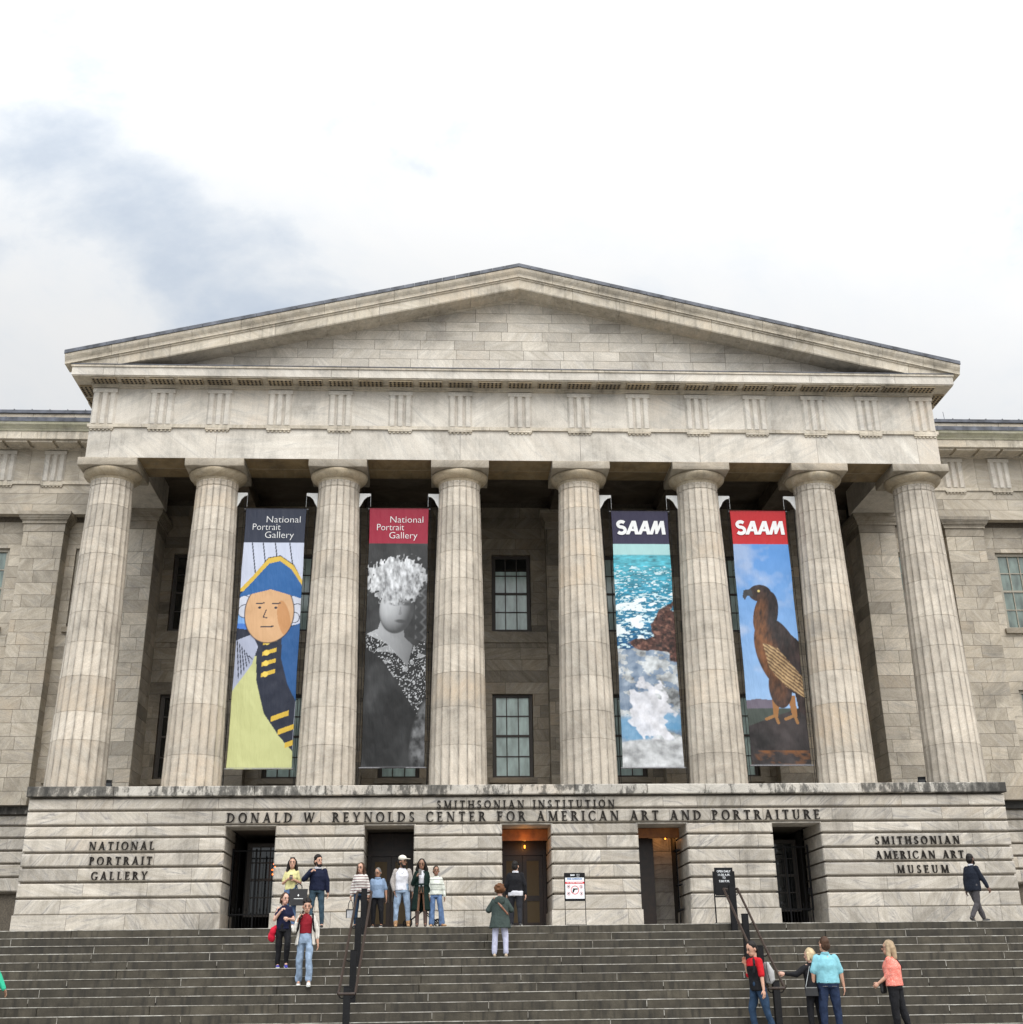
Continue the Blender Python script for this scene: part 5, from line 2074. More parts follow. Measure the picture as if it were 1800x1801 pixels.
# ------------------------------------------------------------------ the two sign stands
M_signblk = plain('sign_black', (0.006, 0.006, 0.007), 0.5, noise=0.03, spec=0.2)
M_signwhite = plain('sign_white', (0.70, 0.72, 0.74), 0.4, noise=0.02)
M_signred = plain('sign_red', (0.62, 0.012, 0.015), 0.4, noise=0.02)
M_signblue = plain('sign_blue', (0.06, 0.17, 0.42), 0.4, noise=0.02)
M_signgrey = plain('sign_grey', (0.42, 0.47, 0.5), 0.4, noise=0.02)
y = ST_Y + 0.40
root = thing('sign_stand', 'white notice with a crossed-out pistol on a black metal stand beside the door', 'sign', (0.915, y, 0), 0)
mb = MB()
for s in (-1, 1):
    mb.box(s * 0.245 - 0.008, s * 0.245 + 0.008, -0.008, 0.008, 0, 1.18)
mb.box(-0.21, 0.25, -0.14, 0.14, 0, 0.022)
mb.build('stand_frame', M_iron, root, fix=False)
mb = MB()
mb.cbox(-0.243, 0.243, -0.022, -0.009, 0.545, 1.185, 0.003)
pn = mb.build('panel', M_signblk, root, fix=False)
mb = MB()
mb.box(-0.228, 0.228, -0.026, -0.022, 0.60, 1.075)
mb.build('notice', M_signwhite, pn, fix=False)
mb = MB()
mb.box(-0.228, 0.228, -0.029, -0.0262, 0.935, 0.98)
mb.build('red_band', M_signred, pn, fix=False)
mb = MB()


def ring(mb, cx, cz, r, t, y, n=28, slash=True):
    for i in range(n):
        a0, a1 = 2 * math.pi * i / n, 2 * math.pi * (i + 1) / n
        p = [(cx + r * math.cos(a0), cz + r * math.sin(a0)), (cx + r * math.cos(a1), cz + r * math.sin(a1)),
             (cx + (r - t) * math.cos(a1), cz + (r - t) * math.sin(a1)), (cx + (r - t) * math.cos(a0), cz + (r - t) * math.sin(a0))]
        mb.add([(q[0], y, q[1]) for q in p] + [(q[0], y + 0.002, q[1]) for q in p], [(0, 1, 2, 3), (0, 4, 5, 1), (2, 6, 7, 3)])
    if slash:
        c = math.sqrt(0.5)
        w = t / 2
        p = [(cx - c * r + w * c, cz + c * r + w * c - 0.7 * t), (cx - c * r - w * c + 0.7 * t, cz + c * r - w * c), (cx + c * r - w * c, cz - c * r - w * c + 0.7 * t), (cx + c * r + w * c - 0.7 * t, cz - c * r + w * c)]
        mb.add([(q[0], y - 0.0006, q[1]) for q in p] + [(q[0], y + 0.002, q[1]) for q in p], [(0, 1, 2, 3), (0, 4, 5, 1), (1, 5, 6, 2), (2, 6, 7, 3), (3, 7, 4, 0)])


ring(mb, 0.0, 0.795, 0.098, 0.013, -0.0305)
for (x, z) in ((-0.152, 0.87), (0.152, 0.87), (-0.152, 0.715), (0.152, 0.715)):
    ring(mb, x, z, 0.038, 0.006, -0.0305, 18)
mb.build('prohibition_rings', M_signred, pn, fix=True)
mb = MB()
yy = -0.0285
for pts in ([(-0.045, 0.77), (-0.048, 0.83), (0.065, 0.83), (0.07, 0.805), (-0.005, 0.80), (-0.012, 0.775)], [(-0.048, 0.80), (-0.012, 0.79), (-0.03, 0.735), (-0.062, 0.74)]):
    k = len(pts)
    mb.add([(p[0], yy, p[1]) for p in pts] + [(p[0], yy + 0.002, p[1]) for p in pts], [tuple(range(k))] + [(i, i + k, (i + 1) % k + k, (i + 1) % k) for i in range(k)])
for (x, z, w, h) in ((-0.152, 0.87, 0.018, 0.012), (0.152, 0.865, 0.008, 0.02), (-0.152, 0.715, 0.014, 0.014), (0.155, 0.712, 0.01, 0.016)):
    mb.box(x - w, x + w, yy, yy + 0.002, z - h, z + h)
mb.build('pictograms', M_signblk, pn, fix=False)
text_obj('FREE ADMISSION', 0, -0.030, 1.030, 0.05, M_signblue, pn, align='CENTER', width=0.36, bold=0.001)
text_obj('FULL SECURITY SCREENING', 0, -0.031, 0.949, 0.03, M_signwhite, pn, align='CENTER', width=0.38, bold=0.001)
text_obj('SAAM', -0.10, -0.0245, 1.115, 0.05, M_signwhite, pn, align='LEFT', width=0.10, bold=0.003)
text_obj('National\nPortrait\nGallery', 0.05, -0.0245, 1.142, 0.026, M_signwhite, pn, align='LEFT', width=0.075)

root = thing('sign_stand', 'tall black notice with opening hours on a black frame behind the handrail', 'sign', (4.545, y, 0), 0)
mb = MB()
for s in (-1, 1):
    mb.box(s * 0.255 - 0.014, s * 0.255 + 0.014, -0.014, 0.014, 0.03, 1.19)
mb.box(-0.30, 0.30, -0.03, 0.03, 0, 0.032)
mb.box(-0.24, 0.24, -0.012, 0.012, 0.60, 0.635)
mb.build('stand_frame', M_iron, root, fix=False)
mb = MB()
mb.cbox(-0.225, 0.225, -0.030, -0.015, 0.64, 1.275, 0.004)
mb.cbox(-0.262, -0.226, -0.028, -0.0145, 0.66, 1.19, 0.004)
mb.cbox(0.226, 0.262, -0.028, -0.0145, 0.66, 1.19, 0.004)
pn = mb.build('panel', M_signblk, root, fix=False)
for txt, z, w in (('OPEN DAILY', 1.165, 0.335), ('11:30 A.M.', 1.085, 0.29), ('TO', 1.018, 0.075), ('7:00 P.M.', 0.94, 0.26)):
    text_obj(txt, 0, -0.033, z, 0.07, M_signwhite, pn, align='CENTER', width=w, bold=0.001)

# ------------------------------------------------------------------ people
def add_ico(bm, c, r, sub=2):
    bmesh.ops.create_icosphere(bm, subdivisions=sub, radius=1.0, matrix=Matrix.Translation(c) @ Matrix.Diagonal((*((r, r, r) if isinstance(r, (int, float)) else r), 1)))


def add_ell(bm, c, r, rot=None, sub=3):
    m = Matrix.Translation(c) @ (rot.to_4x4() if rot else Matrix.Identity(4)) @ Matrix.Diagonal((*r, 1))
    bmesh.ops.create_icosphere(bm, subdivisions=sub, radius=1.0, matrix=m)


def add_cap(bm, p0, p1, r0, r1, seg=14):
    p0, p1 = Vector(p0), Vector(p1)
    d = p1 - p0
    add_ico(bm, p0, r0)
    add_ico(bm, p1, r1)
    if d.length < 1e-5:
        return
    q = d.to_track_quat('Z', 'Y').to_matrix().to_4x4()
    bmesh.ops.create_cone(bm, cap_ends=True, segments=seg, radius1=r0, radius2=r1, depth=d.length, matrix=Matrix.Translation((p0 + p1) / 2) @ q)


def add_loft(bm, rings, seg=24):
    """rings: (centre, half width, half depth)"""
    vs = []
    for c, a, b in rings:
        vs.append([bm.verts.new((c[0] + a * math.cos(2 * math.pi * i / seg), c[1] + b * math.sin(2 * math.pi * i / seg), c[2])) for i in range(seg)])
    for r0, r1 in zip(vs[:-1], vs[1:]):
        for i in range(seg):
            bm.faces.new((r0[i], r0[(i + 1) % seg], r1[(i + 1) % seg], r1[i]))
    bm.faces.new(list(reversed(vs[0])))
    bm.faces.new(vs[-1])


def remeshed(bm, voxel, smooth=4, fold=0.0, seed=0, fscale=(7, 7, 3)):
    """one continuous skin over the collected volumes"""
    bmesh.ops.recalc_face_normals(bm, faces=bm.faces)
    me = bpy.data.meshes.new('tmp')
    bm.to_mesh(me)
    bm.free()
    o = bpy.data.objects.new('tmp', me)
    C.collection.objects.link(o)
    m = o.modifiers.new('r', 'REMESH')
    m.mode = 'VOXEL'
    m.voxel_size = voxel
    m.adaptivity = 0
    if smooth:
        s = o.modifiers.new('s', 'SMOOTH')
        s.factor = 0.5
        s.iterations = smooth
    dg = bpy.context.evaluated_depsgraph_get()
    out = bpy.data.meshes.new_from_object(o.evaluated_get(dg))
    bpy.data.objects.remove(o)
    bpy.data.meshes.remove(me)
    if fold:
        n = len(out.vertices)
        co = np.empty(n * 3)
        out.vertices.foreach_get('co', co)
        no = np.empty(n * 3)
        out.vertices.foreach_get('normal', no)
        co = co.reshape(-1, 3)
        no = no.reshape(-1, 3)
        d = np.array([mnoise.noise(Vector((p[0] * fscale[0] + seed, p[1] * fscale[1], p[2] * fscale[2] + p[0] * 3))) + 0.5 * mnoise.noise(Vector((p[0] * 16 + seed, p[1] * 16, p[2] * 9))) for p in co])
        co += no * (d * fold)[:, None]
        out.vertices.foreach_set('co', co.ravel())
    out.polygons.foreach_set('use_smooth', [True] * len(out.polygons))
    return out


def cloth(name, col, rough=0.85, stripes=None, noise=0.16, spots=None):
    key = 'cloth_' + name
    if key in MATS:
        return MATS[key]
    m, t, b = new_mat(key)
    tc = N(t, 'ShaderNodeTexCoord')
    n = N(t, 'ShaderNodeTexNoise')
    n.inputs['Scale'].default_value = 9
    n.inputs['Detail'].default_value = 5
    L(t, tc.outputs['Object'], n.inputs['Vector'])
    c = ramp(t, n.outputs[0], [(0.25, tuple(x * (1 - noise) for x in col)), (0.75, tuple(min(1, x * (1 + noise)) for x in col))])
    if stripes:
        scol, period, duty, ax = stripes
        sp = N(t, 'ShaderNodeSeparateXYZ')
        L(t, tc.outputs['Object'], sp.inputs[0])
        f = fmath(t, 'FRACT', fmath(t, 'ADD', fmath(t, 'DIVIDE', sp.outputs[ax], period), 20.0))
        f = fmath(t, 'LESS_THAN', f, duty)
        c = mixc(t, f, c, scol)
    if spots:
        vo = N(t, 'ShaderNodeTexNoise')
        vo.inputs['Scale'].default_value = spots[1]
        vo.inputs['Detail'].default_value = 1
        L(t, tc.outputs['Object'], vo.inputs['Vector'])
        c = mixc(t, ramp(t, vo.outputs[0], [(0.5, 0.0), (0.56, 1.0)]), c, spots[0])
    L(t, c, b.inputs['Base Color'])
    b.inputs['Roughness'].default_value = rough
    b.inputs['Specular IOR Level'].default_value = 0.2
    bp = N(t, 'ShaderNodeBump')
    bp.inputs['Strength'].default_value = 0.9
    bp.inputs['Distance'].default_value = 0.03
    L(t, n.outputs[0], bp.inputs['Height'])
    L(t, bp.outputs[0], b.inputs['Normal'])
    MATS[key] = m
    return m


def skin_mat(tone):
    cols = dict(light=(0.46, 0.26, 0.18), fair=(0.52, 0.31, 0.235), tan=(0.33, 0.175, 0.11), brown=(0.22, 0.115, 0.07), dark=(0.115, 0.06, 0.04))
    key = 'skin_' + tone
    if key in MATS:
        return MATS[key]
    m = plain(key, cols[tone], 0.5, noise=0.06, scale=14)
    m.node_tree.nodes['Principled BSDF'].inputs['Subsurface Weight'].default_value = 0.08
    return m


M_eye = plain('eye_dark', (0.02, 0.014, 0.01), 0.3)
M_lip = plain('lip', (0.32, 0.10, 0.08), 0.5)


def mesh_obj(name, me, mats, parent):
    me.name = name
    mi = np.zeros(len(me.polygons), dtype=np.int32)
    me.polygons.foreach_get('material_index', mi)
    me.materials.clear()
    for m in (mats if isinstance(mats, (list, tuple)) else [mats]):
        me.materials.append(m)
    me.polygons.foreach_set('material_index', mi)
    o = bpy.data.objects.new(name, me)
    C.collection.objects.link(o)
    o.parent = parent
    return o


def person(label, X, Y, Z, H, yaw, skin, arms, legs=None, head=(0, 0), top=None, bottom=None, shoes=None, hair=None, coat=None, build=1.0, lean=0.0,
           stand='R', glasses=False, beard=None, cap=None, seed=1, foot_yaw=(0, 0), foot_pitch=(0, 0), hands=('relaxed', 'relaxed'), female=False):
    s = H / 1.70
    root = thing('person', label, 'person', (X, Y, Z), R(yaw), 'people on the steps and landing')
    rz = Matrix.Rotation(-R(yaw), 3, 'Z')

    def dirv(d):
        return (rz @ Vector(d)).normalized()
    legs = legs or {'R': ((0, 0, -1), (0, 0, -1)), 'L': ((0, 0, -1), (0, 0, -1))}
    hipw = 0.088 * s
    J = {}
    for side, sx in (('R', -1), ('L', 1)):
        hp = Vector((sx * hipw, 0, 0.90 * s))
        kn = hp + dirv(legs[side][0]) * 0.42 * s
        an = kn + dirv(legs[side][1]) * 0.40 * s
        J[side + 'hip'], J[side + 'knee'], J[side + 'ankle'] = hp, kn, an
    dz = J[stand + 'ankle'].z - 0.08 * s
    off = Vector((0, 0, -dz))
    for k in J:
        J[k] = J[k] + off
    hz = 0.90 * s - dz
    ln = Matrix.Rotation(R(lean), 3, 'X')     # lean > 0 bends forward (towards -y)
    piv = Vector((0, 0, hz))

    def T(p):
        return piv + ln @ (Vector(p) * s)
    shw = (0.158 if not female else 0.136) * (0.72 + 0.28 * build)
    hs = 1.13
    for side, sx in (('R', -1), ('L', 1)):
        sh = T((sx * shw, 0.004, 0.445))
        el = sh + dirv(arms[side][0]) * 0.275 * s
        wr = el + dirv(arms[side][1]) * 0.245 * s
        J[side + 'sh'], J[side + 'el'], J[side + 'wr'] = sh, el, wr
    bw = build
    hc = T((0, -0.014, 0.674))
    hr = Euler((R(-head[1]), 0, R(head[0])), 'XYZ').to_matrix()

    def HD(p):
        return hc + hr @ (Vector(p) * s * hs)
    # ---- body: one continuous surface
    bm = bmesh.new()
    tor = [((0, 0, -0.06), 0.15 * bw, 0.105 * bw), ((0, 0.005, 0.03), 0.162 * bw, 0.115 * bw), ((0, 0, 0.16), 0.128 * bw, 0.095 * bw), ((0, 0.0, 0.33), 0.150 * bw, 0.112 * bw), ((0, 0.005, 0.425), 0.140 * bw, 0.085 * bw), ((0, 0.01, 0.50), 0.070, 0.058)]
    add_loft(bm, [(T(c), a * s, b * s) for c, a, b in tor])
    add_cap(bm, T((0, 0.012, 0.50)), HD((0, 0.02, -0.07)), 0.052 * s, 0.048 * s)
    s_, s = s, s * hs
    add_ell(bm, HD((0, 0, 0.012)), (0.073 * s, 0.092 * s, 0.108 * s), hr)
    add_ell(bm, HD((0, -0.028, -0.055)), (0.054 * s, 0.058 * s, 0.062 * s), hr)
    add_ell(bm, HD((0, -0.092, -0.018)), (0.013 * s, 0.02 * s, 0.024 * s), hr, 2)
    for sx in (-1, 1):
        add_ell(bm, HD((sx * 0.074, 0.008, -0.01)), (0.010 * s, 0.02 * s, 0.032 * s), hr, 2)
    s = s_
    for side, sx in (('R', -1), ('L', 1)):
        sh, el, wr = J[side + 'sh'], J[side + 'el'], J[side + 'wr']
        add_cap(bm, sh, el, 0.048 * s * bw, 0.038 * s * bw)
        add_cap(bm, el, wr, 0.038 * s * bw, 0.026 * s)
        d = (wr - el).normalized()
        inw = Vector((-sx, -0.25, 0))
        pn = (inw - d * inw.dot(d)).normalized()      # palm normal
        if hands[0 if side == 'R' else 1] == 'up':
            up = Vector((0, 0.15, 1))
            pn = (up - d * up.dot(d)).normalized()
        ac = d.cross(pn).normalized()
        hrot = Matrix((ac, d, pn)).transposed()
        add_ell(bm, wr + d * 0.055 * s, (0.042 * s, 0.055 * s, 0.019 * s), hrot, 2)
        curl = 0.75 if hands[0 if side == 'R' else 1] in ('hold', 'up') else 0.35
        for k in range(4):
            b0 = wr + d * (0.092 - 0.004 * abs(k - 1.3)) * s + ac * (k - 1.5) * 0.0215 * s
            fl = (0.040, 0.046, 0.043, 0.034)[k] * s
            d1 = (d * math.cos(curl) + pn * math.sin(curl)).normalized()
            d2 = (d * math.cos(curl * 2.3) + pn * math.sin(curl * 2.3)).normalized()
            p1 = b0 + d1 * fl
            p2 = p1 + d2 * fl * 0.75
            add_cap(bm, b0 - d * 0.02 * s, p1, 0.0092 * s, 0.0085 * s, 8)
            add_cap(bm, p1, p2, 0.0085 * s, 0.0072 * s, 8)
        ts = ac * (1 if ac.y < 0 or (abs(ac.y) < 0.2 and ac.z > 0) else -1)
        t0 = wr + d * 0.025 * s + ts * 0.028 * s
        t1 = t0 + (d * 0.7 + ts * 0.6 + pn * 0.25).normalized() * 0.042 * s
        t2 = t1 + (d * 0.9 + ts * 0.1 + pn * 0.4).normalized() * 0.03 * s
        add_cap(bm, t0, t1, 0.0125 * s, 0.0105 * s, 8)
        add_cap(bm, t1, t2, 0.0105 * s, 0.0085 * s, 8)
        J[side + 'hand'] = wr + d * 0.085 * s + pn * 0.03 * s
        J[side + 'd'] = d
        lq = 0.80 if bottom else 1.0
        add_cap(bm, J[side + 'hip'] + Vector((0, 0, 0.02 * s)), J[side + 'knee'], 0.080 * s * bw * lq, 0.055 * s * bw * lq)
        add_cap(bm, J[side + 'knee'], J[side + 'ankle'], 0.055 * s * bw * lq, 0.036 * s * (0.9 if bottom else 1))
        add_cap(bm, J[side + 'ankle'], J[side + 'ankle'] + Vector((0, -0.06 * s, -0.03 * s)), 0.036 * s, 0.03 * s)
    me = remeshed(bm, 0.0062 * s, 3)
    nb = len(me.polygons)
    ex = bmesh.new()
    ex.from_mesh(me)
    for f in ex.faces:
        f.material_index = 0

    def feat(c, r, mi):
        n0 = len(ex.faces)
        add_ell(ex, HD(c), tuple(x * s * hs for x in r), hr, 1)
        ex.faces.ensure_lookup_table()
        for f in ex.faces[n0:]:
            f.material_index = mi
            f.smooth = True
    for sx in (-1, 1):
        feat((sx * 0.031, -0.083, 0.012), (0.018, 0.011, 0.011), 1)
        feat((sx * 0.033, -0.085, 0.036), (0.024, 0.010, 0.0075), 2)
    feat((0, -0.088, -0.062), (0.024, 0.010, 0.010), 3)
    ex.to_mesh(me)
    ex.free()
    hm = cloth('hair_' + (hair or ('black', ''))[0], dict(black=(0.010, 0.008, 0.007), brown=(0.055, 0.028, 0.016), auburn=(0.095, 0.040, 0.016), blond=(0.46, 0.36, 0.22), dblond=(0.30, 0.22, 0.14), grey=(0.13, 0.125, 0.12))[(hair or ('black', ''))[0]], 0.55, noise=0.4)
    mesh_obj('body', me, [skin_mat(skin), M_eye, hm, M_lip], root)
    # ---- trousers
    if bottom:
        mat, loose, hem = bottom
        bm = bmesh.new()
        add_loft(bm, [(T((0, 0, -0.08)), 0.155 * bw * s, 0.118 * bw * s), (T((0, 0.006, 0.02)), 0.172 * bw * s, 0.128 * bw * s), (T((0, 0, 0.12)), 0.150 * bw * s, 0.112 * bw * s), (T((0, 0, 0.155)), 0.143 * bw * s, 0.106 * bw * s)])
        for side in 'RL':
            hp, kn, an = J[side + 'hip'], J[side + 'knee'], J[side + 'ankle']
            e = kn + (an - kn) * hem
            add_cap(bm, hp, kn, 0.093 * s * bw, (0.062 + 0.014 * loose) * s * bw)
            add_cap(bm, kn, kn + (e - kn) * 0.96, (0.062 + 0.014 * loose) * s * bw, (0.046 + 0.028 * loose) * s)
        mesh_obj('trousers', remeshed(bm, 0.011 * s, 4, 0.016 * s, seed, (9, 9, 6)), mat, root)
    # ---- shoes
    if shoes:
        mat, sole, boot = shoes
        for i, (side, sx) in enumerate((('R', -1), ('L', 1))):
            an = J[side + 'ankle']
            fr = Matrix.Rotation(R(foot_yaw[i]), 3, 'Z') @ Matrix.Rotation(R(foot_pitch[i]), 3, 'X')

            def FT(p):
                return an + fr @ (Vector(p) * s)
            bm = bmesh.new()
            add_ell(bm, FT((0, 0.012, -0.038)), (0.040 * s, 0.055 * s, 0.05 * s), fr)
            add_ell(bm, FT((0, -0.075, -0.046)), (0.043 * s, 0.095 * s, 0.037 * s), fr)
            add_ell(bm, FT((0, -0.14, -0.052)), (0.040 * s, 0.06 * s, 0.027 * s), fr)
            if boot:
                up = (J[side + 'knee'] - an).normalized()
                add_cap(bm, an, an + up * boot * s, 0.050 * s, 0.056 * s)
            me = remeshed(bm, 0.008 * s, 2)
            inv = fr.inverted()
            for v in me.vertices:
                q = inv @ (v.co - an)
                if q.z < -0.078 * s:
                    q.z = -0.078 * s
                    v.co = an + fr @ q
            so = mesh_obj('shoe', me, mat, root)
            if sole:
                b2 = MB()
                pts = [(0.036, 0.06), (0.042, 0.0), (0.047, -0.09), (0.040, -0.165), (0.0, -0.202), (-0.040, -0.165), (-0.047, -0.09), (-0.042, 0.0), (-0.036, 0.06), (0, 0.07)]
                k = len(pts)
                b2.add([FT((p[0], p[1], -0.082)) for p in pts] + [FT((p[0], p[1], -0.060)) for p in pts], [tuple(range(k)), tuple(range(2 * k - 1, k - 1, -1))] + [(i_, i_ + k, (i_ + 1) % k + k, (i_ + 1) % k) for i_ in range(k)])
                b2.build('sole', sole, so)
    # ---- top
    def sleeve(bm, side, frac, r):
        sh, el, wr = J[side + 'sh'], J[side + 'el'], J[side + 'wr']
        bq = 0.5 + 0.5 * bw
        add_cap(bm, sh + Vector((0, 0, -0.004 * s)), sh + (el - sh) * min(1, frac * 2), (0.054 + r * 0.45) * s * bq, (0.046 + r * 0.6) * s * bq)
        if frac > 0.5:
            add_cap(bm, el, el + (wr - el) * (frac * 2 - 1) * 0.97, (0.045 + r * 0.55) * s * bq, (0.033 + r * 0.5) * s)

    def trunk(bm, hemz, r, flare=0.0, topz=0.50):
        rg = [((0, 0, hemz), 0.155 * bw + r + flare, 0.112 * bw + r + flare)]
        if hemz < -0.03:
            rg.append(((0, 0.004, 0.0), 0.162 * bw + r + flare * 0.4, 0.118 * bw + r + flare * 0.4))
        rg += [((0, 0, 0.16), (0.136 if female else 0.146) * bw + r, 0.104 * bw + r), ((0, -0.004, 0.32), 0.154 * bw + r, (0.124 if female else 0.118) * bw + r), ((0, 0, 0.42), 0.150 * (0.6 + 0.4 * bw) + r * 0.7, 0.095 * bw + r * 0.7), ((0, 0.004, 0.465), 0.118 + r * 0.5, 0.078 + r * 0.5), ((0, 0.006, topz), 0.076 + r * 0.4, 0.064 + r * 0.4), ((0, 0.008, topz + 0.022), 0.064 + r * 0.4, 0.058 + r * 0.4)]
        add_loft(bm, [(T(c), a * s, b * s) for c, a, b in rg])
    if top:
        mat, hem, sl, r = top
        bm = bmesh.new()
        trunk(bm, hem, r)
        if sl:
            for side in 'RL':
                sleeve(bm, side, sl, r)
        mesh_obj('shirt', remeshed(bm, 0.011 * s, 4, 0.015 * s, seed + 3), mat, root)
    # ---- open coat, jacket or overshirt
    if coat:
        mat, hem, sl, r, gap, flare = coat
        bm = bmesh.new()
        for side in 'RL':
            sleeve(bm, side, sl, r)
        sm = remeshed(bm, 0.011 * s, 5, 0.009 * s, seed + 5)
        bm = bmesh.new()
        bm.from_mesh(sm)
        zs = [hem + (0.50 - hem) * i / 22 for i in range(23)]
        seg = 40
        prev = None
        grid = []
        for z in zs:
            if z < 0.05:
                t = min(1, (0.05 - z) / max(1e-3, 0.05 - hem)) if hem < 0.05 else 0
                a, b = 0.168 * bw + r + flare * t, 0.128 * bw + r + flare * t
            elif z < 0.40:
                a, b = 0.160 * bw + r, 0.122 * bw + r
            else:
                t = (z - 0.40) / 0.10
                a, b = (0.160 * bw + r) * (1 - t ** 1.5) + 0.085 * t ** 1.5, (0.116 * bw + r) * (1 - t) + 0.078 * t
            row = []
            for i in range(seg + 1):
                g = R(gap) * (1.0 + (0.3 if z > 0.4 else 0) + flare * 0.8 * max(0, -z))
                an = -math.pi / 2 + g / 2 + (2 * math.pi - g) * i / seg
                w = 1 + 0.035 * math.sin(an * 9 + seed + z * 4) * (0.3 + max(0, 0.2 - z))
                row.append(T((a * w * math.cos(an), b * w * math.sin(an) + 0.002, z)))
            grid.append(row)
        outv = [[bm.verts.new(p) for p in row] for row in grid]
        inv_ = [[bm.verts.new(T(((p - piv) @ ln.transposed().inverted()).to_tuple()) if False else p - (p - Vector((piv.x, piv.y, p.z))).normalized() * 0.012) for p in row] for row in grid]
        nr = len(grid)
        for k in range(nr - 1):
            for i in range(seg):
                bm.faces.new((outv[k][i], outv[k][i + 1], outv[k + 1][i + 1], outv[k + 1][i]))
                bm.faces.new((inv_[k][i + 1], inv_[k][i], inv_[k + 1][i], inv_[k + 1][i + 1]))
            for i in (0, seg):
                bm.faces.new((outv[k][i], outv[k + 1][i], inv_[k + 1][i], inv_[k][i]))
        for i in range(seg):
            bm.faces.new((outv[0][i + 1], outv[0][i], inv_[0][i], inv_[0][i + 1]))
            bm.faces.new((outv[-1][i], outv[-1][i + 1], inv_[-1][i + 1], inv_[-1][i]))
        bmesh.ops.recalc_face_normals(bm, faces=bm.faces)
        for f in bm.faces:
            f.smooth = True
        bm.to_mesh(sm)
        bm.free()
        mesh_obj('jacket', sm, mat, root)
    # ---- hair
    s_, s = s, s * hs
    if hair:
        style = hair[1]
        bm = bmesh.new()
        if style == 'afro':
            add_ell(bm, HD((0, 0.015, 0.035)), (0.115 * s, 0.12 * s, 0.115 * s), hr)
            for i in range(40):
                a, b = random.uniform(0, 6.28), random.uniform(-0.5, 1.4)
                p = Vector((math.cos(a) * math.cos(b) * 0.105, math.sin(a) * math.cos(b) * 0.11 + 0.015, math.sin(b) * 0.105 + 0.035))
                if not (p.y < -0.06 and p.z < 0.07):
                    add_ico(bm, HD(p), random.uniform(0.018, 0.03) * s, 1)
        else:
            add_ell(bm, HD((0, 0.020, 0.036)), (0.081 * s, 0.092 * s, 0.096 * s), hr)
            add_ell(bm, HD((0, 0.045, -0.01)), (0.080 * s, 0.065 * s, 0.085 * s), hr)
            if style in ('long', 'curly', 'mid'):
                ll = dict(long=-0.30, curly=-0.26, mid=-0.16)[style]
                w = dict(long=0.040, curly=0.062, mid=0.045)[style]
                for sx in (-1, 1):
                    add_cap(bm, HD((sx * 0.066, 0.01, 0.03)), HD((sx * 0.086, 0.02, -0.11)), 0.030 * s, w * s)
                    add_cap(bm, HD((sx * 0.086, 0.02, -0.11)), HD((sx * 0.098, -0.02 if style != 'mid' else 0.03, ll)), w * s, 0.026 * s)
                add_cap(bm, HD((0, 0.06, 0.0)), HD((0, 0.085, ll * 0.9)), 0.07 * s, 0.05 * s)
            if style == 'bob':
                for sx in (-1, 1):
                    add_cap(bm, HD((sx * 0.07, 0.02, 0.02)), HD((sx * 0.078, 0.025, -0.075)), 0.032 * s, 0.022 * s)
                add_cap(bm, HD((0, 0.06, 0.02)), HD((0, 0.07, -0.085)), 0.07 * s, 0.045 * s)
            if style == 'pony':
                add_ico(bm, HD((0, 0.12, 0.03)), 0.03 * s)
                add_cap(bm, HD((0, 0.12, 0.02)), HD((0, 0.13, -0.12)), 0.028 * s, 0.018 * s)
            if style == 'fluffy':
                for i in range(60):
                    a = random.uniform(0, 6.28)
                    b_ = random.uniform(0.35, 1.5)
                    p = Vector((math.cos(a) * math.cos(b_) * 0.074, math.sin(a) * math.cos(b_) * 0.082 + 0.016, 0.04 + 0.088 * math.sin(b_)))
                    add_ico(bm, HD(p), random.uniform(0.016, 0.022) * s, 1)
        mesh_obj('hair', remeshed(bm, 0.008 * s, 2, 0.006 * s, seed + 7, (20, 20, 8)), hm, root)
    if beard:
        bm = bmesh.new()
        add_ell(bm, HD((0, -0.040, -0.082)), (0.056 * s, 0.052 * s, 0.040 * s), hr)
        for sx in (-1, 1):
            add_cap(bm, HD((sx * 0.062, -0.012, -0.02)), HD((sx * 0.05, -0.04, -0.075)), 0.016 * s, 0.022 * s)
        mesh_obj('beard', remeshed(bm, 0.008 * s, 1), cloth('hair_black', (0.010, 0.008, 0.007), 0.55, noise=0.4), root)
    if cap:
        bm = bmesh.new()
        add_ell(bm, HD((0, 0.008, 0.062)), (0.088 * s, 0.102 * s, 0.078 * s), hr)
        add_ell(bm, HD((0, -0.125, 0.058)), (0.07 * s, 0.075 * s, 0.010 * s), hr)
        mesh_obj('cap', remeshed(bm, 0.007 * s, 2), cap, root)
    if glasses:
        mb = MB()
        for sx in (-1, 1):
            c = [HD((sx * 0.034 + 0.026 * math.cos(a), -0.104, 0.010 + 0.019 * math.sin(a))) for a in [i * math.pi / 6 for i in range(13)]]
            mb.path(c, 0.0028 * s, 5)
            mb.tube(HD((sx * 0.06, -0.102, 0.014)), HD((sx * 0.078, 0.0, 0.014)), 0.0028 * s, seg=5)
        mb.tube(HD((-0.01, -0.106, 0.014)), HD((0.01, -0.106, 0.014)), 0.0028 * s, seg=5)
        mb.build('glasses', M_eye, root)
    s = s_
    J['HD'], J['T'], J['root'], J['s'], J['yaw'] = HD, T, root, s, yaw
    return J


def wpos(J, p):
    """point in the person's frame -> world"""
    r = J['root']
    return Vector(r.location) + Matrix.Rotation(R(J['yaw']), 3, 'Z') @ Vector(p)


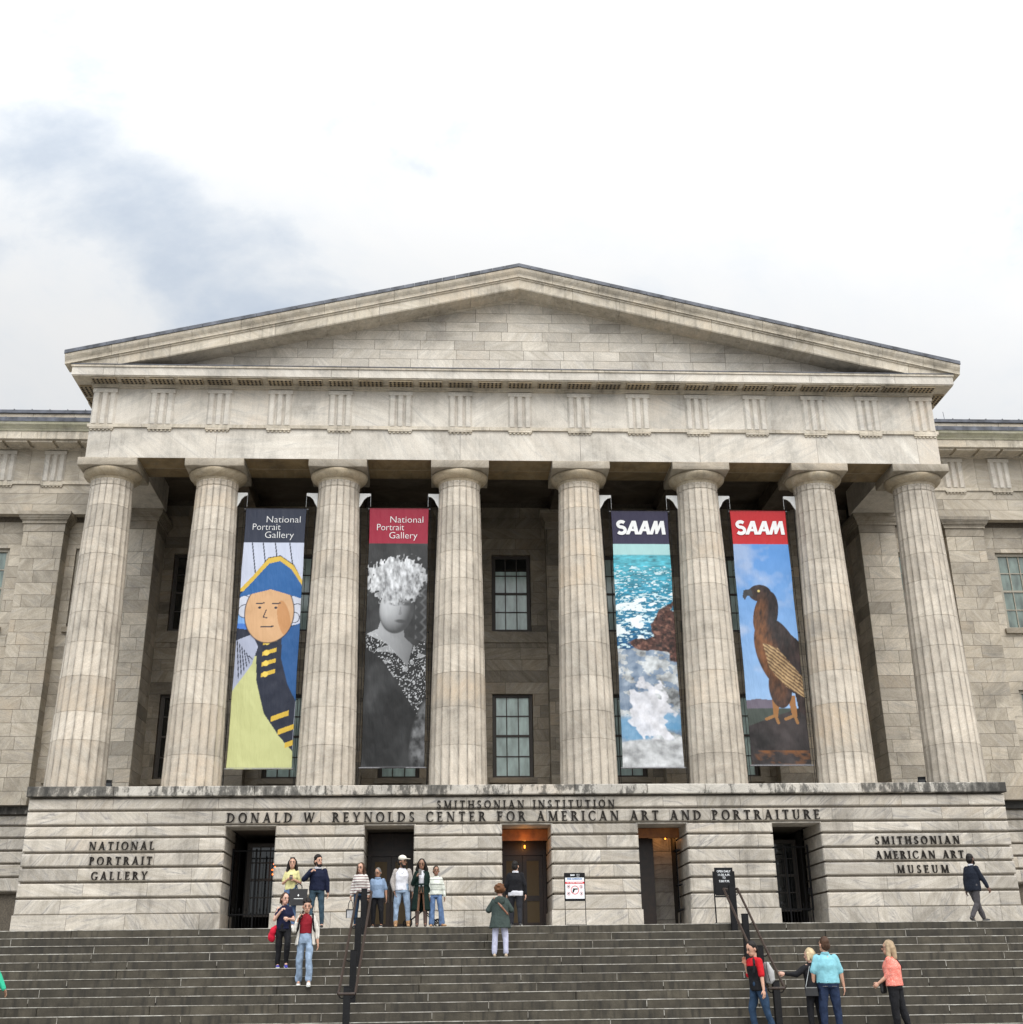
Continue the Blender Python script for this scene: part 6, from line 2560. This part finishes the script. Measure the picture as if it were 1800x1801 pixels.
def phone(J, p, label, rot=(0.5, 0, 0)):
    w = wpos(J, p)
    mb = MB()
    mb.cbox(-0.036, 0.036, -0.005, 0.005, -0.072, 0.072, 0.003)
    o = mb.build('phone', M_eye, None, loc=w, fix=False)
    o.rotation_euler = (rot[0], rot[1], rot[2] + R(J['yaw']))
    tag(o, label, 'phone')
    return o


def strap(mb, pts, w=0.03, t=0.004):
    for a, b in zip(pts[:-1], pts[1:]):
        mb.tube(a, b, w / 2, w / 2, 6)


DOWN = ((0, 0, -1), (0, 0, -1))
jean_d = cloth('dark_denim', (0.022, 0.045, 0.085))
jean_l = cloth('light_denim', (0.22, 0.29, 0.39), noise=0.45)
jean_m = cloth('mid_denim', (0.09, 0.145, 0.26), noise=0.45)
jean_n = cloth('navy_denim', (0.015, 0.025, 0.056), noise=0.25)
jean_t = cloth('teal_denim', (0.035, 0.062, 0.085), noise=0.25)
black = cloth('black', (0.010, 0.010, 0.012))
white_c = cloth('white', (0.58, 0.58, 0.62), noise=0.08)
M_blackshoe = plain('black_shoe', (0.012, 0.012, 0.013), 0.4)
M_whiteshoe = plain('white_shoe', (0.62, 0.60, 0.56), 0.6)
M_tanshoe = plain('tan_suede', (0.34, 0.20, 0.10), 0.8)
M_blueshoe = plain('blue_canvas', (0.03, 0.03, 0.25), 0.7)
M_sole = plain('pale_sole', (0.6, 0.6, 0.57), 0.7)
M_bag = plain('black_leather', (0.014, 0.014, 0.015), 0.5)
LY = ST_Y + 0.22


def stepY(k):
    return ST_Y - (k - 1) * TREAD - TREAD * 0.5


# 1 yellow top, phone, tote bag
J = person('woman in a short-sleeved pale yellow top looking up from her phone', -5.83, LY, 0, 1.555, 2, 'light',
           {'R': ((-0.30, 0.05, -1), (0.62, -0.62, 0.42)), 'L': ((0.34, 0.05, -1), (-0.62, -0.66, 0.30))}, top=(cloth('pale_yellow', (0.56, 0.52, 0.25)), 0.02, 0.40, 0.012), bottom=(jean_m, 0.3, 0.95),
           shoes=(M_whiteshoe, M_sole, 0), hair=('black', 'long'), female=True, seed=1, hands=('hold', 'hold'))
phone(J, (J['Rhand'] + J['Lhand']) / 2 + Vector((0, -0.02, 0.03)), 'dark phone held by the woman in the yellow top', (-0.8, 0, 0))
mb = MB()
mb.tube(J['HD']((-0.05, -0.05, 0.118)), J['HD']((0.05, -0.05, 0.118)), 0.016, seg=8)
mb.build('sunglasses', M_eye, J['root'])
c = wpos(J, J['Lel'] + Vector((0.0, -0.13, -0.02)))
bag = thing('tote_bag', 'large black tote bag hanging from a forearm, small white mark on it', 'bag', (c.x - 0.02, c.y, c.z - 0.48), R(6))
mb = MB()
mb.prism([(-0.185, 0.0), (0.185, 0.0), (0.215, 0.36), (-0.215, 0.36)], 'y', -0.06, 0.06)
mb.build('bag_body', M_bag, bag)
mb = MB()
for y in (-0.05, 0.05):
    mb.path([(-0.08, y, 0.34), (-0.07, y, 0.44), (0, y * 0.3, 0.485), (0.07, y, 0.44), (0.08, y, 0.34)], 0.011, 6)
mb.build('bag_handle', M_bag, bag)
mb = MB()
mb.box(-0.10, 0.11, -0.063, -0.06, 0.14, 0.154)
mb.lathe([(0.0, -0.03), (0.02, -0.01), (0.012, 0.015), (0.0, 0.035)], 10, (0.0, -0.06, 0.215))
mb.build('bag_mark', M_white, bag, fix=False)

# 2 navy jacket, hand at the collar
J = person('bearded man in a navy zip jacket with one hand at his collar', -5.22, LY, 0, 1.60, 4, 'light',
           {'R': ((-0.62, -0.25, -0.72), (0.70, -0.30, 0.66)), 'L': ((0.30, 0.02, -1), (0.12, -0.12, -1))}, {'R': ((-0.12, -0.1, -1), (0.05, 0.02, -1)), 'L': ((0.10, -0.04, -1), (0.06, 0.02, -1))}, head=(38, 4),
           top=(cloth('navy_jacket', (0.007, 0.010, 0.028)), -0.02, 0.97, 0.03), bottom=(jean_t, 0.25, 0.95), shoes=(M_blackshoe, None, 0), hair=('black', 'fluffy'), beard=True, build=1.12, seed=2, hands=('hold', 'relaxed'))
mb = MB()
mb.lathe([(0.085, 0.0), (0.095, 0.03), (0.07, 0.05)], 20, J['T']((0, 0.0, 0.49)), cap=False)
mb.build('shirt_collar', white_c, J['root'])

# 3 navy tee, hand to mouth
J = person('woman in a navy T-shirt and black trousers raising a fist to her mouth', -5.76, stepY(5), step_z(5), 1.53, 12, 'fair',
           {'R': ((-0.30, -0.30, -0.95), (0.68, -0.40, 0.85)), 'L': ((0.38, -0.05, -1), (-0.40, -0.85, 0.06))}, {'R': ((0.0, 0.08, -1), (-0.03, 0.10, -1)), 'L': ((0.12, -0.28, -1), (-0.06, 0.20, -1))}, head=(22, -8),
           top=(cloth('navy_tee', (0.008, 0.010, 0.032)), -0.02, 0.30, 0.012), bottom=(black, 0.35, 0.98), shoes=(M_blueshoe, M_sole, 0), hair=('brown', 'bob'), build=1.1, female=True, seed=3, stand='R', foot_pitch=(0, 14), hands=('hold', 'hold'))
mb = MB()
rj = thing('tied_jacket', 'bright red jacket bunched at the hip of the woman in navy', 'jacket', wpos(J, (-0.21, 0.02, J['Rhip'].z - 0.12)), 0)
bm = bmesh.new()
add_ell(bm, Vector((0, 0, 0.06)), (0.07, 0.09, 0.10))
add_ell(bm, Vector((-0.03, 0.02, -0.05)), (0.08, 0.07, 0.12))
add_ell(bm, Vector((0.04, 0, 0.12)), (0.05, 0.08, 0.07))
mesh_obj('jacket_cloth', remeshed(bm, 0.012, 3, 0.02, 4), cloth('bright_red', (0.50, 0.012, 0.035)), rj)
mb = MB()
mb.box(-0.03, 0.03, -0.156, -0.150, 0, 0.02)

# 4 white overshirt, red top, phone at the ear
J = person('woman in an open white shirt over a red top, phone at her ear', -5.19, stepY(7) - 0.05, step_z(7), 1.70, 4, 'light',
           {'R': ((-0.42, -0.22, -0.95), (0.40, -0.25, 1.0)), 'L': ((0.36, 0.05, -1), (0.14, -0.10, -1))}, {'R': ((-0.05, 0.10, -1), (-0.02, 0.22, -1)), 'L': ((0.04, -0.26, -1), (0.04, 0.0, -1))}, head=(4, -10),
           top=(cloth('dark_red', (0.20, 0.010, 0.018)), 0.13, 0, 0.008), bottom=(jean_l, 0.85, 0.97), shoes=(M_whiteshoe, M_sole, 0), hair=('black', 'fluffy'),
           coat=(cloth('striped_white', (0.58, 0.55, 0.50), stripes=((0.40, 0.37, 0.33), 0.05, 0.25, 0)), -0.10, 0.80, 0.03, 95, 0.02), female=True, seed=4, stand='L', foot_pitch=(24, 10), hands=('hold', 'relaxed'))
phone(J, J['Rhand'] + Vector((0.02, -0.01, 0.03)), 'phone held to the ear by the woman in the white shirt', (0.2, 0.2, 1.2))
bp = thing('backpack', 'black backpack worn by the woman in the open white shirt', 'backpack', wpos(J, (0, 0.21, J['Rhip'].z + 0.12)), R(4))
bm = bmesh.new()
add_ell(bm, Vector((0, 0, 0.14)), (0.15, 0.085, 0.22))
mesh_obj('pack_body', remeshed(bm, 0.014, 2), black, bp)
mb = MB()
for sx in (-1, 1):
    mb.path([(sx * 0.115, -0.10, 0.36), (sx * 0.135, -0.26, 0.40), (sx * 0.140, -0.355, 0.30), (sx * 0.165, -0.34, 0.12), (sx * 0.19, -0.2, 0.02)], 0.020, 8)
mb.build('shoulder_strap', black, bp)

# 5 striped jumper with a bag
J = person('woman in a cream jumper with dark red stripes and dark jeans', -4.205, LY + 0.02, 0, 1.43, -12, 'light',
           {'R': ((-0.30, 0.02, -1), (-0.16, -0.10, -1)), 'L': ((0.30, 0.0, -1), (0.05, -0.25, -1))}, {'R': ((-0.04, -0.03, -1), (0, 0.02, -1)), 'L': ((0.06, 0.0, -1), (0.02, 0.04, -1))}, head=(-10, -4),
           top=(cloth('striped_jumper', (0.54, 0.51, 0.48), stripes=((0.085, 0.018, 0.022), 0.062, 0.26, 2)), -0.02, 0.96, 0.024), bottom=(jean_d, 0.3, 0.96), shoes=(M_blackshoe, None, 0), hair=('brown', 'long'), glasses=True, build=1.08, female=True, seed=5, hands=('hold', 'relaxed'))
h = wpos(J, J['Rhand'])
bag = thing('handbag', 'small clear and grey handbag hanging from the striped-jumper woman', 'bag', (h.x - 0.01, h.y, h.z - 0.42), 0)
mb = MB()
mb.prism([(-0.10, 0.0), (0.10, 0.0), (0.085, 0.19), (-0.085, 0.19)], 'y', -0.05, 0.05)
mb.build('bag_body', plain('clear_plastic', (0.42, 0.42, 0.43), 0.25), bag)
mb = MB()
for x in (-0.09, 0.09):
    mb.box(x - 0.012, x + 0.012, -0.053, 0.053, 0.0, 0.19)
mb.box(-0.1, 0.1, -0.054, 0.054, 0.165, 0.19)
mb.build('bag_trim', M_bag, bag, fix=False)
mb = MB()
for y in (-0.04, 0.04):
    mb.path([(-0.06, y, 0.18), (-0.045, y * 0.6, 0.33), (0.0, y * 0.2, 0.41), (0.045, y * 0.6, 0.33), (0.06, y, 0.18)], 0.008, 6)
mb.path([(0.10, 0, 0.18), (0.12, 0, -0.1), (0.13, 0.0, -0.22)], 0.008, 6)
mb.build('bag_handle', M_bag, bag)

# 6 light blue polo
J = person('grey-haired man in a light blue polo shirt and black trousers', -3.80, LY + 0.10, 0, 1.315, -8, 'tan',
           {'R': ((-0.26, 0.0, -1), (-0.05, -0.2, -1)), 'L': ((0.34, 0.03, -1), (0.10, -0.12, -1))}, {'R': ((-0.06, 0.0, -1), (0, 0.02, -1)), 'L': ((0.10, -0.10, -1), (0.03, 0.12, -1))}, head=(-16, -14),
           top=(cloth('light_blue', (0.19, 0.26, 0.37), noise=0.12), -0.06, 0.45, 0.026), bottom=(black, 0.3, 0.97), shoes=(M_blackshoe, M_sole, 0), hair=('grey', ''), glasses=True, build=1.22, seed=6)

mb = MB()
mb.lathe([(0.074, 0.0), (0.080, 0.03), (0.062, 0.045)], 20, J['T']((0, 0.008, 0.485)), cap=False)
mb.build('shirt_collar', cloth('light_blue', (0, 0, 0)), J['root'])

# 7 cap, white tee, cardigan
J = person('bearded man in a white cap, white T-shirt and pale knitted cardigan', -3.22, LY + 0.02, 0, 1.575, 2, 'brown',
           {'R': ((-0.30, 0.04, -1), (0.22, -0.25, -0.95)), 'L': ((0.30, 0.04, -1), (0.10, -0.05, -1))}, {'R': ((-0.10, 0.0, -1), (-0.03, 0.02, -1)), 'L': ((0.16, -0.02, -1), (0.06, 0.04, -1))}, head=(52, -4),
           top=(white_c, -0.02, 0, 0.022), bottom=(jean_l, 0.15, 0.93), shoes=(M_tanshoe, None, 0.06), hair=('black', ''), cap=cloth('cap_white', (0.62, 0.58, 0.50)), beard=True, build=1.14,
           coat=(cloth('cardigan', (0.30, 0.27, 0.25), spots=((0.40, 0.37, 0.35), 60)), -0.04, 0.93, 0.034, 110, 0.0), seed=7)
mb = MB()
mb.path([J['T']((-0.05, -0.10, 0.47)), J['T']((-0.03, -0.145, 0.40)), J['T']((0, -0.158, 0.36)), J['T']((0.03, -0.145, 0.40)), J['T']((0.05, -0.10, 0.47))], 0.004, 5)
mb.build('necklace', M_steel, J['root'])

# 8 long green coat
J = person('woman in a long dark green coat and boots looking at her phone', -2.76, LY, 0, 1.505, 0, 'brown',
           {'R': ((-0.30, -0.10, -0.95), (0.42, -0.60, 0.75)), 'L': ((0.28, 0.03, -1), (0.0, -0.12, -1))}, {'R': ((-0.03, 0.0, -1), (0.0, 0.02, -1)), 'L': ((0.05, -0.04, -1), (0.03, 0.04, -1))}, head=(-6, -14),
           top=(white_c, 0.10, 0, 0.008), bottom=None, shoes=(plain('brown_boot', (0.07, 0.042, 0.034), 0.7), None, 0.30), hair=('black', 'curly'),
           coat=(cloth('dark_green', (0.004, 0.014, 0.011)), -0.50, 0.94, 0.032, 46, 0.07), female=True, seed=8, hands=('hold', 'relaxed'))
phone(J, J['Rhand'] + Vector((0.02, -0.02, 0.05)), 'green-cased phone held up by the woman in the long green coat', (-0.3, 0, 0))
mb = MB()
mb.lathe([(0.185, -0.02), (0.19, 0.0), (0.185, 0.02)], 24, J['T']((0, 0.0, 0.155)), cap=False)
for sx in (-1, 1):
    mb.tube(J['T']((sx * 0.01, -0.165, 0.15)), J['T']((sx * 0.04, -0.18, -0.05)), 0.013, seg=6)
be = mb.build('belt', cloth('dark_green', (0, 0, 0)), J['root'])
be.scale = (1, 1, 1)
for v in be.data.vertices:
    c0 = J['T']((0, 0, 0.155))
    v.co.y = c0.y + (v.co.y - c0.y) * 0.84

# stroller behind the green coat
st = thing('stroller', 'folding black baby stroller standing behind the woman in the green coat', 'stroller', (-2.72, LY + 0.36, 0), R(8))
mb = MB()
for x in (-0.36, 0.34):
    for y in (-0.16, 0.16):
        w = MB()
        n = 18
        pts = [(x + 0.085 * math.cos(2 * math.pi * i / n), y, 0.085 + 0.085 * math.sin(2 * math.pi * i / n) + 0.012) for i in range(n + 1)]
        w.path(pts, 0.014, 6)
        for i in range(5):
            a = 2 * math.pi * i / 5
            w.tube((x, y, 0.097), (x + 0.075 * math.cos(a), y, 0.097 + 0.075 * math.sin(a)), 0.006, seg=5)
        w.tube((x, y - 0.02, 0.097), (x, y + 0.02, 0.097), 0.02)
        w.build('wheel', M_iron, st)
for y in (-0.16, 0.16):
    mb.path([(-0.36, y, 0.11), (0.05, y, 0.42), (0.42, y, 0.95)], 0.013, 6)
    mb.path([(0.34, y, 0.11), (-0.02, y, 0.40), (-0.25, y, 0.48)], 0.013, 6)
mb.tube((0.42, -0.16, 0.95), (0.42, 0.16, 0.95), 0.016)
mb.build('frame', M_iron, st)
bm = bmesh.new()
add_ell(bm, Vector((-0.06, 0, 0.42)), (0.20, 0.15, 0.07))
add_ell(bm, Vector((0.17, 0, 0.62)), (0.09, 0.15, 0.20), Euler((0, 0.5, 0)).to_matrix())
mesh_obj('seat', remeshed(bm, 0.015, 2), black, st)

# 9 girl in cream jumper
J = person('girl in a cream jumper with thin dark lines and wide blue jeans', -2.415, LY + 0.0, 0, 1.34, 3, 'brown',
           {'R': ((-0.22, 0.03, -1), (0.05, -0.10, -1)), 'L': ((0.34, 0.0, -1), (0.14, -0.12, -1))}, {'R': ((-0.05, 0.0, -1), (-0.04, 0.02, -1)), 'L': ((0.16, -0.06, -1), (0.10, 0.06, -1))}, head=(6, -2),
           top=(cloth('cream_jumper', (0.56, 0.58, 0.52), stripes=((0.05, 0.05, 0.05), 0.115, 0.10, 2)), 0.0, 0.98, 0.034), bottom=(jean_m, 1.5, 0.98), shoes=(M_tanshoe, None, 0.05), hair=('black', ''), female=True, seed=9, foot_yaw=(-10, 40))

# 10 curly auburn hair, green parka, seen from behind
J = person('woman with curly auburn hair and a green parka, seen from behind', -0.955, stepY(4) + 0.02, step_z(4), 1.50, 176, 'fair',
           {'L': ((-0.55, 0.15, -0.85), (0.35, 0.85, 0.30)), 'R': ((0.55, 0.15, -0.85), (-0.30, 0.85, 0.25))}, {'L': ((-0.10, 0, -1), (-0.04, -0.02, -1)), 'R': ((0.10, 0, -1), (0.04, -0.02, -1))}, head=(0, -6),
           top=(cloth('pale_grey_hood', (0.36, 0.38, 0.46)), 0.06, 0, 0.03), bottom=(cloth('lilac_white', (0.47, 0.48, 0.61), noise=0.10), 0.7, 0.95), shoes=(plain('beige_shoe', (0.42, 0.33, 0.24), 0.7), None, 0), hair=('auburn', 'afro'),
           coat=(cloth('green_parka', (0.040, 0.055, 0.050)), -0.22, 0.9, 0.05, 20, 0.05), build=1.08, female=True, seed=10, hands=('hold', 'hold'))
mb = MB()
mb.path([J['T']((0.15, 0.02, 0.50)), J['T']((0.08, 0.16, 0.43)), J['T']((-0.06, 0.195, 0.27)), J['T']((-0.19, 0.11, 0.12)), J['T']((-0.20, -0.05, 0.06))], 0.022, 8)
so = mb.build('bag_strap', plain('brown_leather', (0.22, 0.10, 0.06), 0.5), J['root'])
bm = bmesh.new()
add_ell(bm, J['T']((0, 0.16, 0.44)), (0.13, 0.05, 0.10))
mesh_obj('hood', remeshed(bm, 0.010, 3, 0.012, 3), cloth('green_parka', (0, 0, 0)), J['root'])

# 11 black jumper walking in
J = person('dark-haired man in a black jumper over a white shirt, walking into the door', -0.505, LY + 0.25, 0, 1.47, 172, 'light',
           {'L': ((-0.28, 0.05, -1), (-0.02, 0.3, -1)), 'R': ((0.32, -0.02, -1), (0.10, 0.12, -1))}, {'L': ((-0.06, 0.22, -1), (-0.02, -0.10, -1)), 'R': ((0.05, -0.05, -1), (0.0, -0.24, -1))}, head=(-14, 0),
           top=(cloth('black_jumper', (0.009, 0.009, 0.011)), -0.01, 0.94, 0.036), bottom=(cloth('charcoal', (0.020, 0.021, 0.026)), 0.5, 0.97), shoes=(M_blackshoe, M_sole, 0), hair=('black', ''), build=1.15, seed=11, stand='L', foot_pitch=(-14, 0))
bm = bmesh.new()
add_loft(bm, [(J['T']((0, 0, -0.10)), 0.17, 0.135), (J['T']((0, 0, 0.02)), 0.182, 0.142)])
mesh_obj('shirt_tail', remeshed(bm, 0.012, 2, 0.012, 2), white_c, J['root'])
mb = MB()
mb.lathe([(0.075, 0.0), (0.078, 0.035), (0.06, 0.045)], 20, J['T']((0, 0.012, 0.50)), cap=False)
mb.build('shirt_collar', white_c, J['root'])

# 12 dark suit jacket walking to the right
J = person('man in a dark suit jacket and grey trousers striding past the wall letters', 10.72, LY + 0.3, 0, 1.585, 118, 'dark',
           {'L': ((-0.15, 0.1, -1), (-0.05, 0.15, -1)), 'R': ((0.42, -0.1, -1), (0.50, -0.05, -1))}, {'L': ((0.30, 0.05, -1), (0.32, -0.02, -1)), 'R': ((-0.06, 0, -1), (-0.62, -0.1, -1))}, head=(0, 0),
           top=(cloth('suit_navy', (0.010, 0.013, 0.022)), -0.12, 0.97, 0.034), bottom=(cloth('grey_flannel', (0.062, 0.058, 0.062)), 0.55, 0.97), shoes=(M_blackshoe, None, 0), hair=('black', ''), beard=True, build=1.15, seed=12, stand='L', foot_pitch=(28, -8), lean=3)
mb = MB()
mb.lathe([(0.066, 0.0), (0.068, 0.03), (0.058, 0.04)], 20, J['T']((0, 0.012, 0.51)), cap=False)
mb.build('shirt_collar', white_c, J['root'])

# 13 black and red football shirt
K13 = 13
J = person('man in a black shirt with a red shoulder panel walking with lowered head', 4.10, stepY(13) + 0.02, step_z(13), 1.755, -68, 'light',
           {'R': ((-0.10, 0.12, -1), (-0.30, -0.30, 0.95)), 'L': ((0.05, -0.22, -1), (0.02, -0.22, -1))}, {'R': ((-0.22, 0.05, -1), (0.10, 0.05, -1)), 'L': ((0.20, 0.0, -1), (0.30, 0.0, -1))}, head=(0, -22),
           top=(black, -0.08, 0, 0.02), bottom=(jean_d, 0.5, 0.96), shoes=(M_blackshoe, M_sole, 0), hair=('black', ''), seed=13, lean=5, build=1.08, stand='R', foot_pitch=(0, 20))
bm = bmesh.new()
for side in 'RL':
    sh, el = J[side + 'sh'], J[side + 'el']
    add_cap(bm, sh, sh + (el - sh) * 0.88, 0.070, 0.066)
add_loft(bm, [(J['T']((0, -0.004, 0.36)), 0.186, 0.152), (J['T']((0, 0, 0.42)), 0.180, 0.128), (J['T']((0, 0.004, 0.47)), 0.14, 0.10), (J['T']((0, 0.006, 0.508)), 0.094, 0.08), (J['T']((0, 0.008, 0.528)), 0.074, 0.066)])
mesh_obj('shoulder_panel', remeshed(bm, 0.011, 5, 0.008, 5), cloth('sport_red', (0.42, 0.010, 0.016), noise=0.06), J['root'])
mb = MB()
mb.path([J['T']((0.10, -0.075, 0.495)), J['T']((0.185, -0.135, 0.40)), J['T']((0.17, -0.165, 0.26))], 0.024, 8)
mb.build('black_stripe', black, J['root'])
bp = thing('drawstring_bag', 'pale grey drawstring bag on the back of the man in black and red', 'bag', wpos(J, J['T']((0.05, 0.20, 0.03))), R(-68))
bm = bmesh.new()
add_loft(bm, [(Vector((0, 0.02, 0.0)), 0.10, 0.05), (Vector((0, 0.05, 0.06)), 0.155, 0.085), (Vector((0, 0.05, 0.22)), 0.15, 0.08), (Vector((0, 0.01, 0.36)), 0.09, 0.045), (Vector((0, 0.0, 0.40)), 0.05, 0.03)])
mesh_obj('bag_body', remeshed(bm, 0.013, 4, 0.014, 5), cloth('pale_grey_bag', (0.36, 0.36, 0.36)), bp)
mb = MB()
for sx in (-1, 1):
    mb.path([(sx * 0.10, 0.0, 0.02), (sx * 0.13, -0.07, 0.2), (sx * 0.10, -0.06, 0.42), (sx * 0.02, 0.0, 0.39)], 0.007, 6)
mb.build('cord', black, bp)

# 14 blonde in black, pointing
J = person('woman with short blond hair in black, stretching her arm to the left', 5.24, stepY(13) + 0.10, step_z(13), 1.60, -150, 'fair',
           {'L': ((-0.95, 0.10, -0.62), (-1.0, 0.05, 0.06)), 'R': ((0.25, 0, -1), (0.1, 0.1, -1))}, {'L': ((-0.08, 0.0, -1), (-0.02, -0.02, -1)), 'R': ((0.08, 0, -1), (0.04, -0.04, -1))}, head=(12, -4),
           top=(black, -0.10, 0.96, 0.02), bottom=(black, 0.3, 0.96), shoes=(M_blackshoe, None, 0), hair=('blond', 'bob'), female=True, build=1.08, seed=14, hands=('relaxed', 'hold'))
hb = thing('handbag', 'black leather handbag at the hip of the blond woman in black', 'bag', wpos(J, (0.16, 0.12, J['Rhip'].z - 0.12)), R(-20))
mb = MB()
mb.prism([(-0.13, 0.0), (0.13, 0.0), (0.11, 0.17), (-0.11, 0.17)], 'y', -0.05, 0.05)
mb.build('bag_body', M_bag, hb)
mb = MB()
mb.path([(-0.11, 0, 0.16), (-0.06, 0.03, 0.34), (0.0, 0.05, 0.55)], 0.008, 6)
mb.box(-0.11, 0.11, -0.053, -0.05, 0.145, 0.155)
mb.build('bag_strap', M_steel, hb)

# 15 turquoise polo, back view
J = person('man in a turquoise polo shirt and blue jeans, seen from behind', 5.52, stepY(13) - 0.04, step_z(13), 1.805, 176, 'light',
           {'L': ((-0.36, 0.02, -1), (-0.05, 0.16, -1)), 'R': ((0.36, -0.02, -1), (0.16, 0.10, -1))}, {'L': ((-0.10, 0, -1), (-0.03, -0.02, -1)), 'R': ((0.10, 0.0, -1), (0.03, -0.02, -1))}, head=(26, 2),
           top=(cloth('turquoise', (0.19, 0.42, 0.48), noise=0.10), 0.0, 0.44, 0.030), bottom=(jean_n, 0.35, 0.97), shoes=(M_blackshoe, None, 0), hair=('brown', ''), build=1.22, seed=15)
mb = MB()
mb.lathe([(0.188, -0.018), (0.192, 0.0), (0.188, 0.018)], 28, J['T']((0, 0, -0.012)), cap=False)
be = mb.build('belt', plain('belt_leather', (0.10, 0.05, 0.028), 0.5), J['root'])
for v in be.data.vertices:
    v.co.y *= 0.78
    v.co.x *= 1.10
mb = MB()
for sx in (-1, 1):
    mb.box(sx * 0.095 - 0.05, sx * 0.095 + 0.05, 0.152, 0.158, J['Rhip'].z - 0.06, J['Rhip'].z - 0.055)
mb.build('pocket_seam', plain('seam_thread', (0.18, 0.16, 0.14), 0.7), J['root'], fix=False)
mb = MB()
mb.lathe([(0.078, 0.0), (0.080, 0.04), (0.066, 0.05)], 20, J['T']((0, 0.012, 0.50)), cap=False)
mb.build('shirt_collar', cloth('turquoise', (0, 0, 0)), J['root'])

# 16 coral blouse
J = person('woman with long blond hair in a coral blouse and black trousers', 6.90, stepY(13) + 0.02, step_z(13), 1.745, -128, 'light',
           {'L': ((-0.10, 0.12, -1), (-0.75, 0.25, -0.55)), 'R': ((0.20, -0.05, -1), (-0.70, -0.20, -0.60))}, {'L': ((-0.02, 0.05, -1), (0.06, 0.05, -1)), 'R': ((0.16, -0.04, -1), (0.22, -0.06, -1))}, head=(4, 2),
           top=(cloth('coral', (0.66, 0.15, 0.11), spots=((0.72, 0.34, 0.28), 75)), -0.02, 0.60, 0.034), bottom=(black, 0.55, 0.97), shoes=(M_blackshoe, None, 0), hair=('dblond', 'mid'), female=True, build=1.16, seed=16, hands=('hold', 'hold'), lean=2)
hb = thing('crossbody_bag', 'black crossbody bag hanging at the side of the coral blouse woman', 'bag', wpos(J, (0.02, -0.23, J['Rhip'].z - 0.16)), R(-128))
bm = bmesh.new()
add_loft(bm, [(Vector((0, 0, 0.0)), 0.10, 0.04), (Vector((0, 0, 0.04)), 0.125, 0.055), (Vector((0, 0, 0.24)), 0.12, 0.05), (Vector((0, 0, 0.27)), 0.10, 0.03)])
mesh_obj('bag_body', remeshed(bm, 0.012, 3), M_bag, hb)
mb = MB()
mb.path([J['T']((0.08, -0.10, 0.50)) , J['T']((0.02, 0.10, 0.505)), J['T']((-0.10, 0.172, 0.34)), J['T']((-0.185, 0.08, 0.12)), J['T']((-0.15, -0.14, 0.02))], 0.012, 6)
mb.build('bag_strap', M_bag, J['root'])
mb = MB()
mb.tube(J['HD']((-0.06, -0.10, 0.012)), J['HD']((0.06, -0.10, 0.012)), 0.013, seg=8)
for sx in (-1, 1):
    mb.tube(J['HD']((sx * 0.06, -0.10, 0.014)), J['HD']((sx * 0.080, 0.01, 0.014)), 0.004, seg=5)
mb.build('sunglasses', M_eye, J['root'])

# 17 arm in mint green entering from the left
J = person('person in a mint green long-sleeved top at the left edge, arm swinging out', -11.31, stepY(12), step_z(12), 1.62, 30, 'brown',
           {'R': ((-0.3, 0, -1), (-0.1, -0.2, -1)), 'L': ((0.62, 0.0, -1), (0.60, -0.1, -1))}, {'R': ((-0.05, 0.1, -1), (0, 0.1, -1)), 'L': ((0.05, -0.15, -1), (0, 0.1, -1))},
           top=(cloth('mint_green', (0.03, 0.36, 0.22)), -0.05, 0.97, 0.03), bottom=(black, 0.3, 0.96), shoes=(M_whiteshoe, None, 0), hair=('black', ''), seed=17)
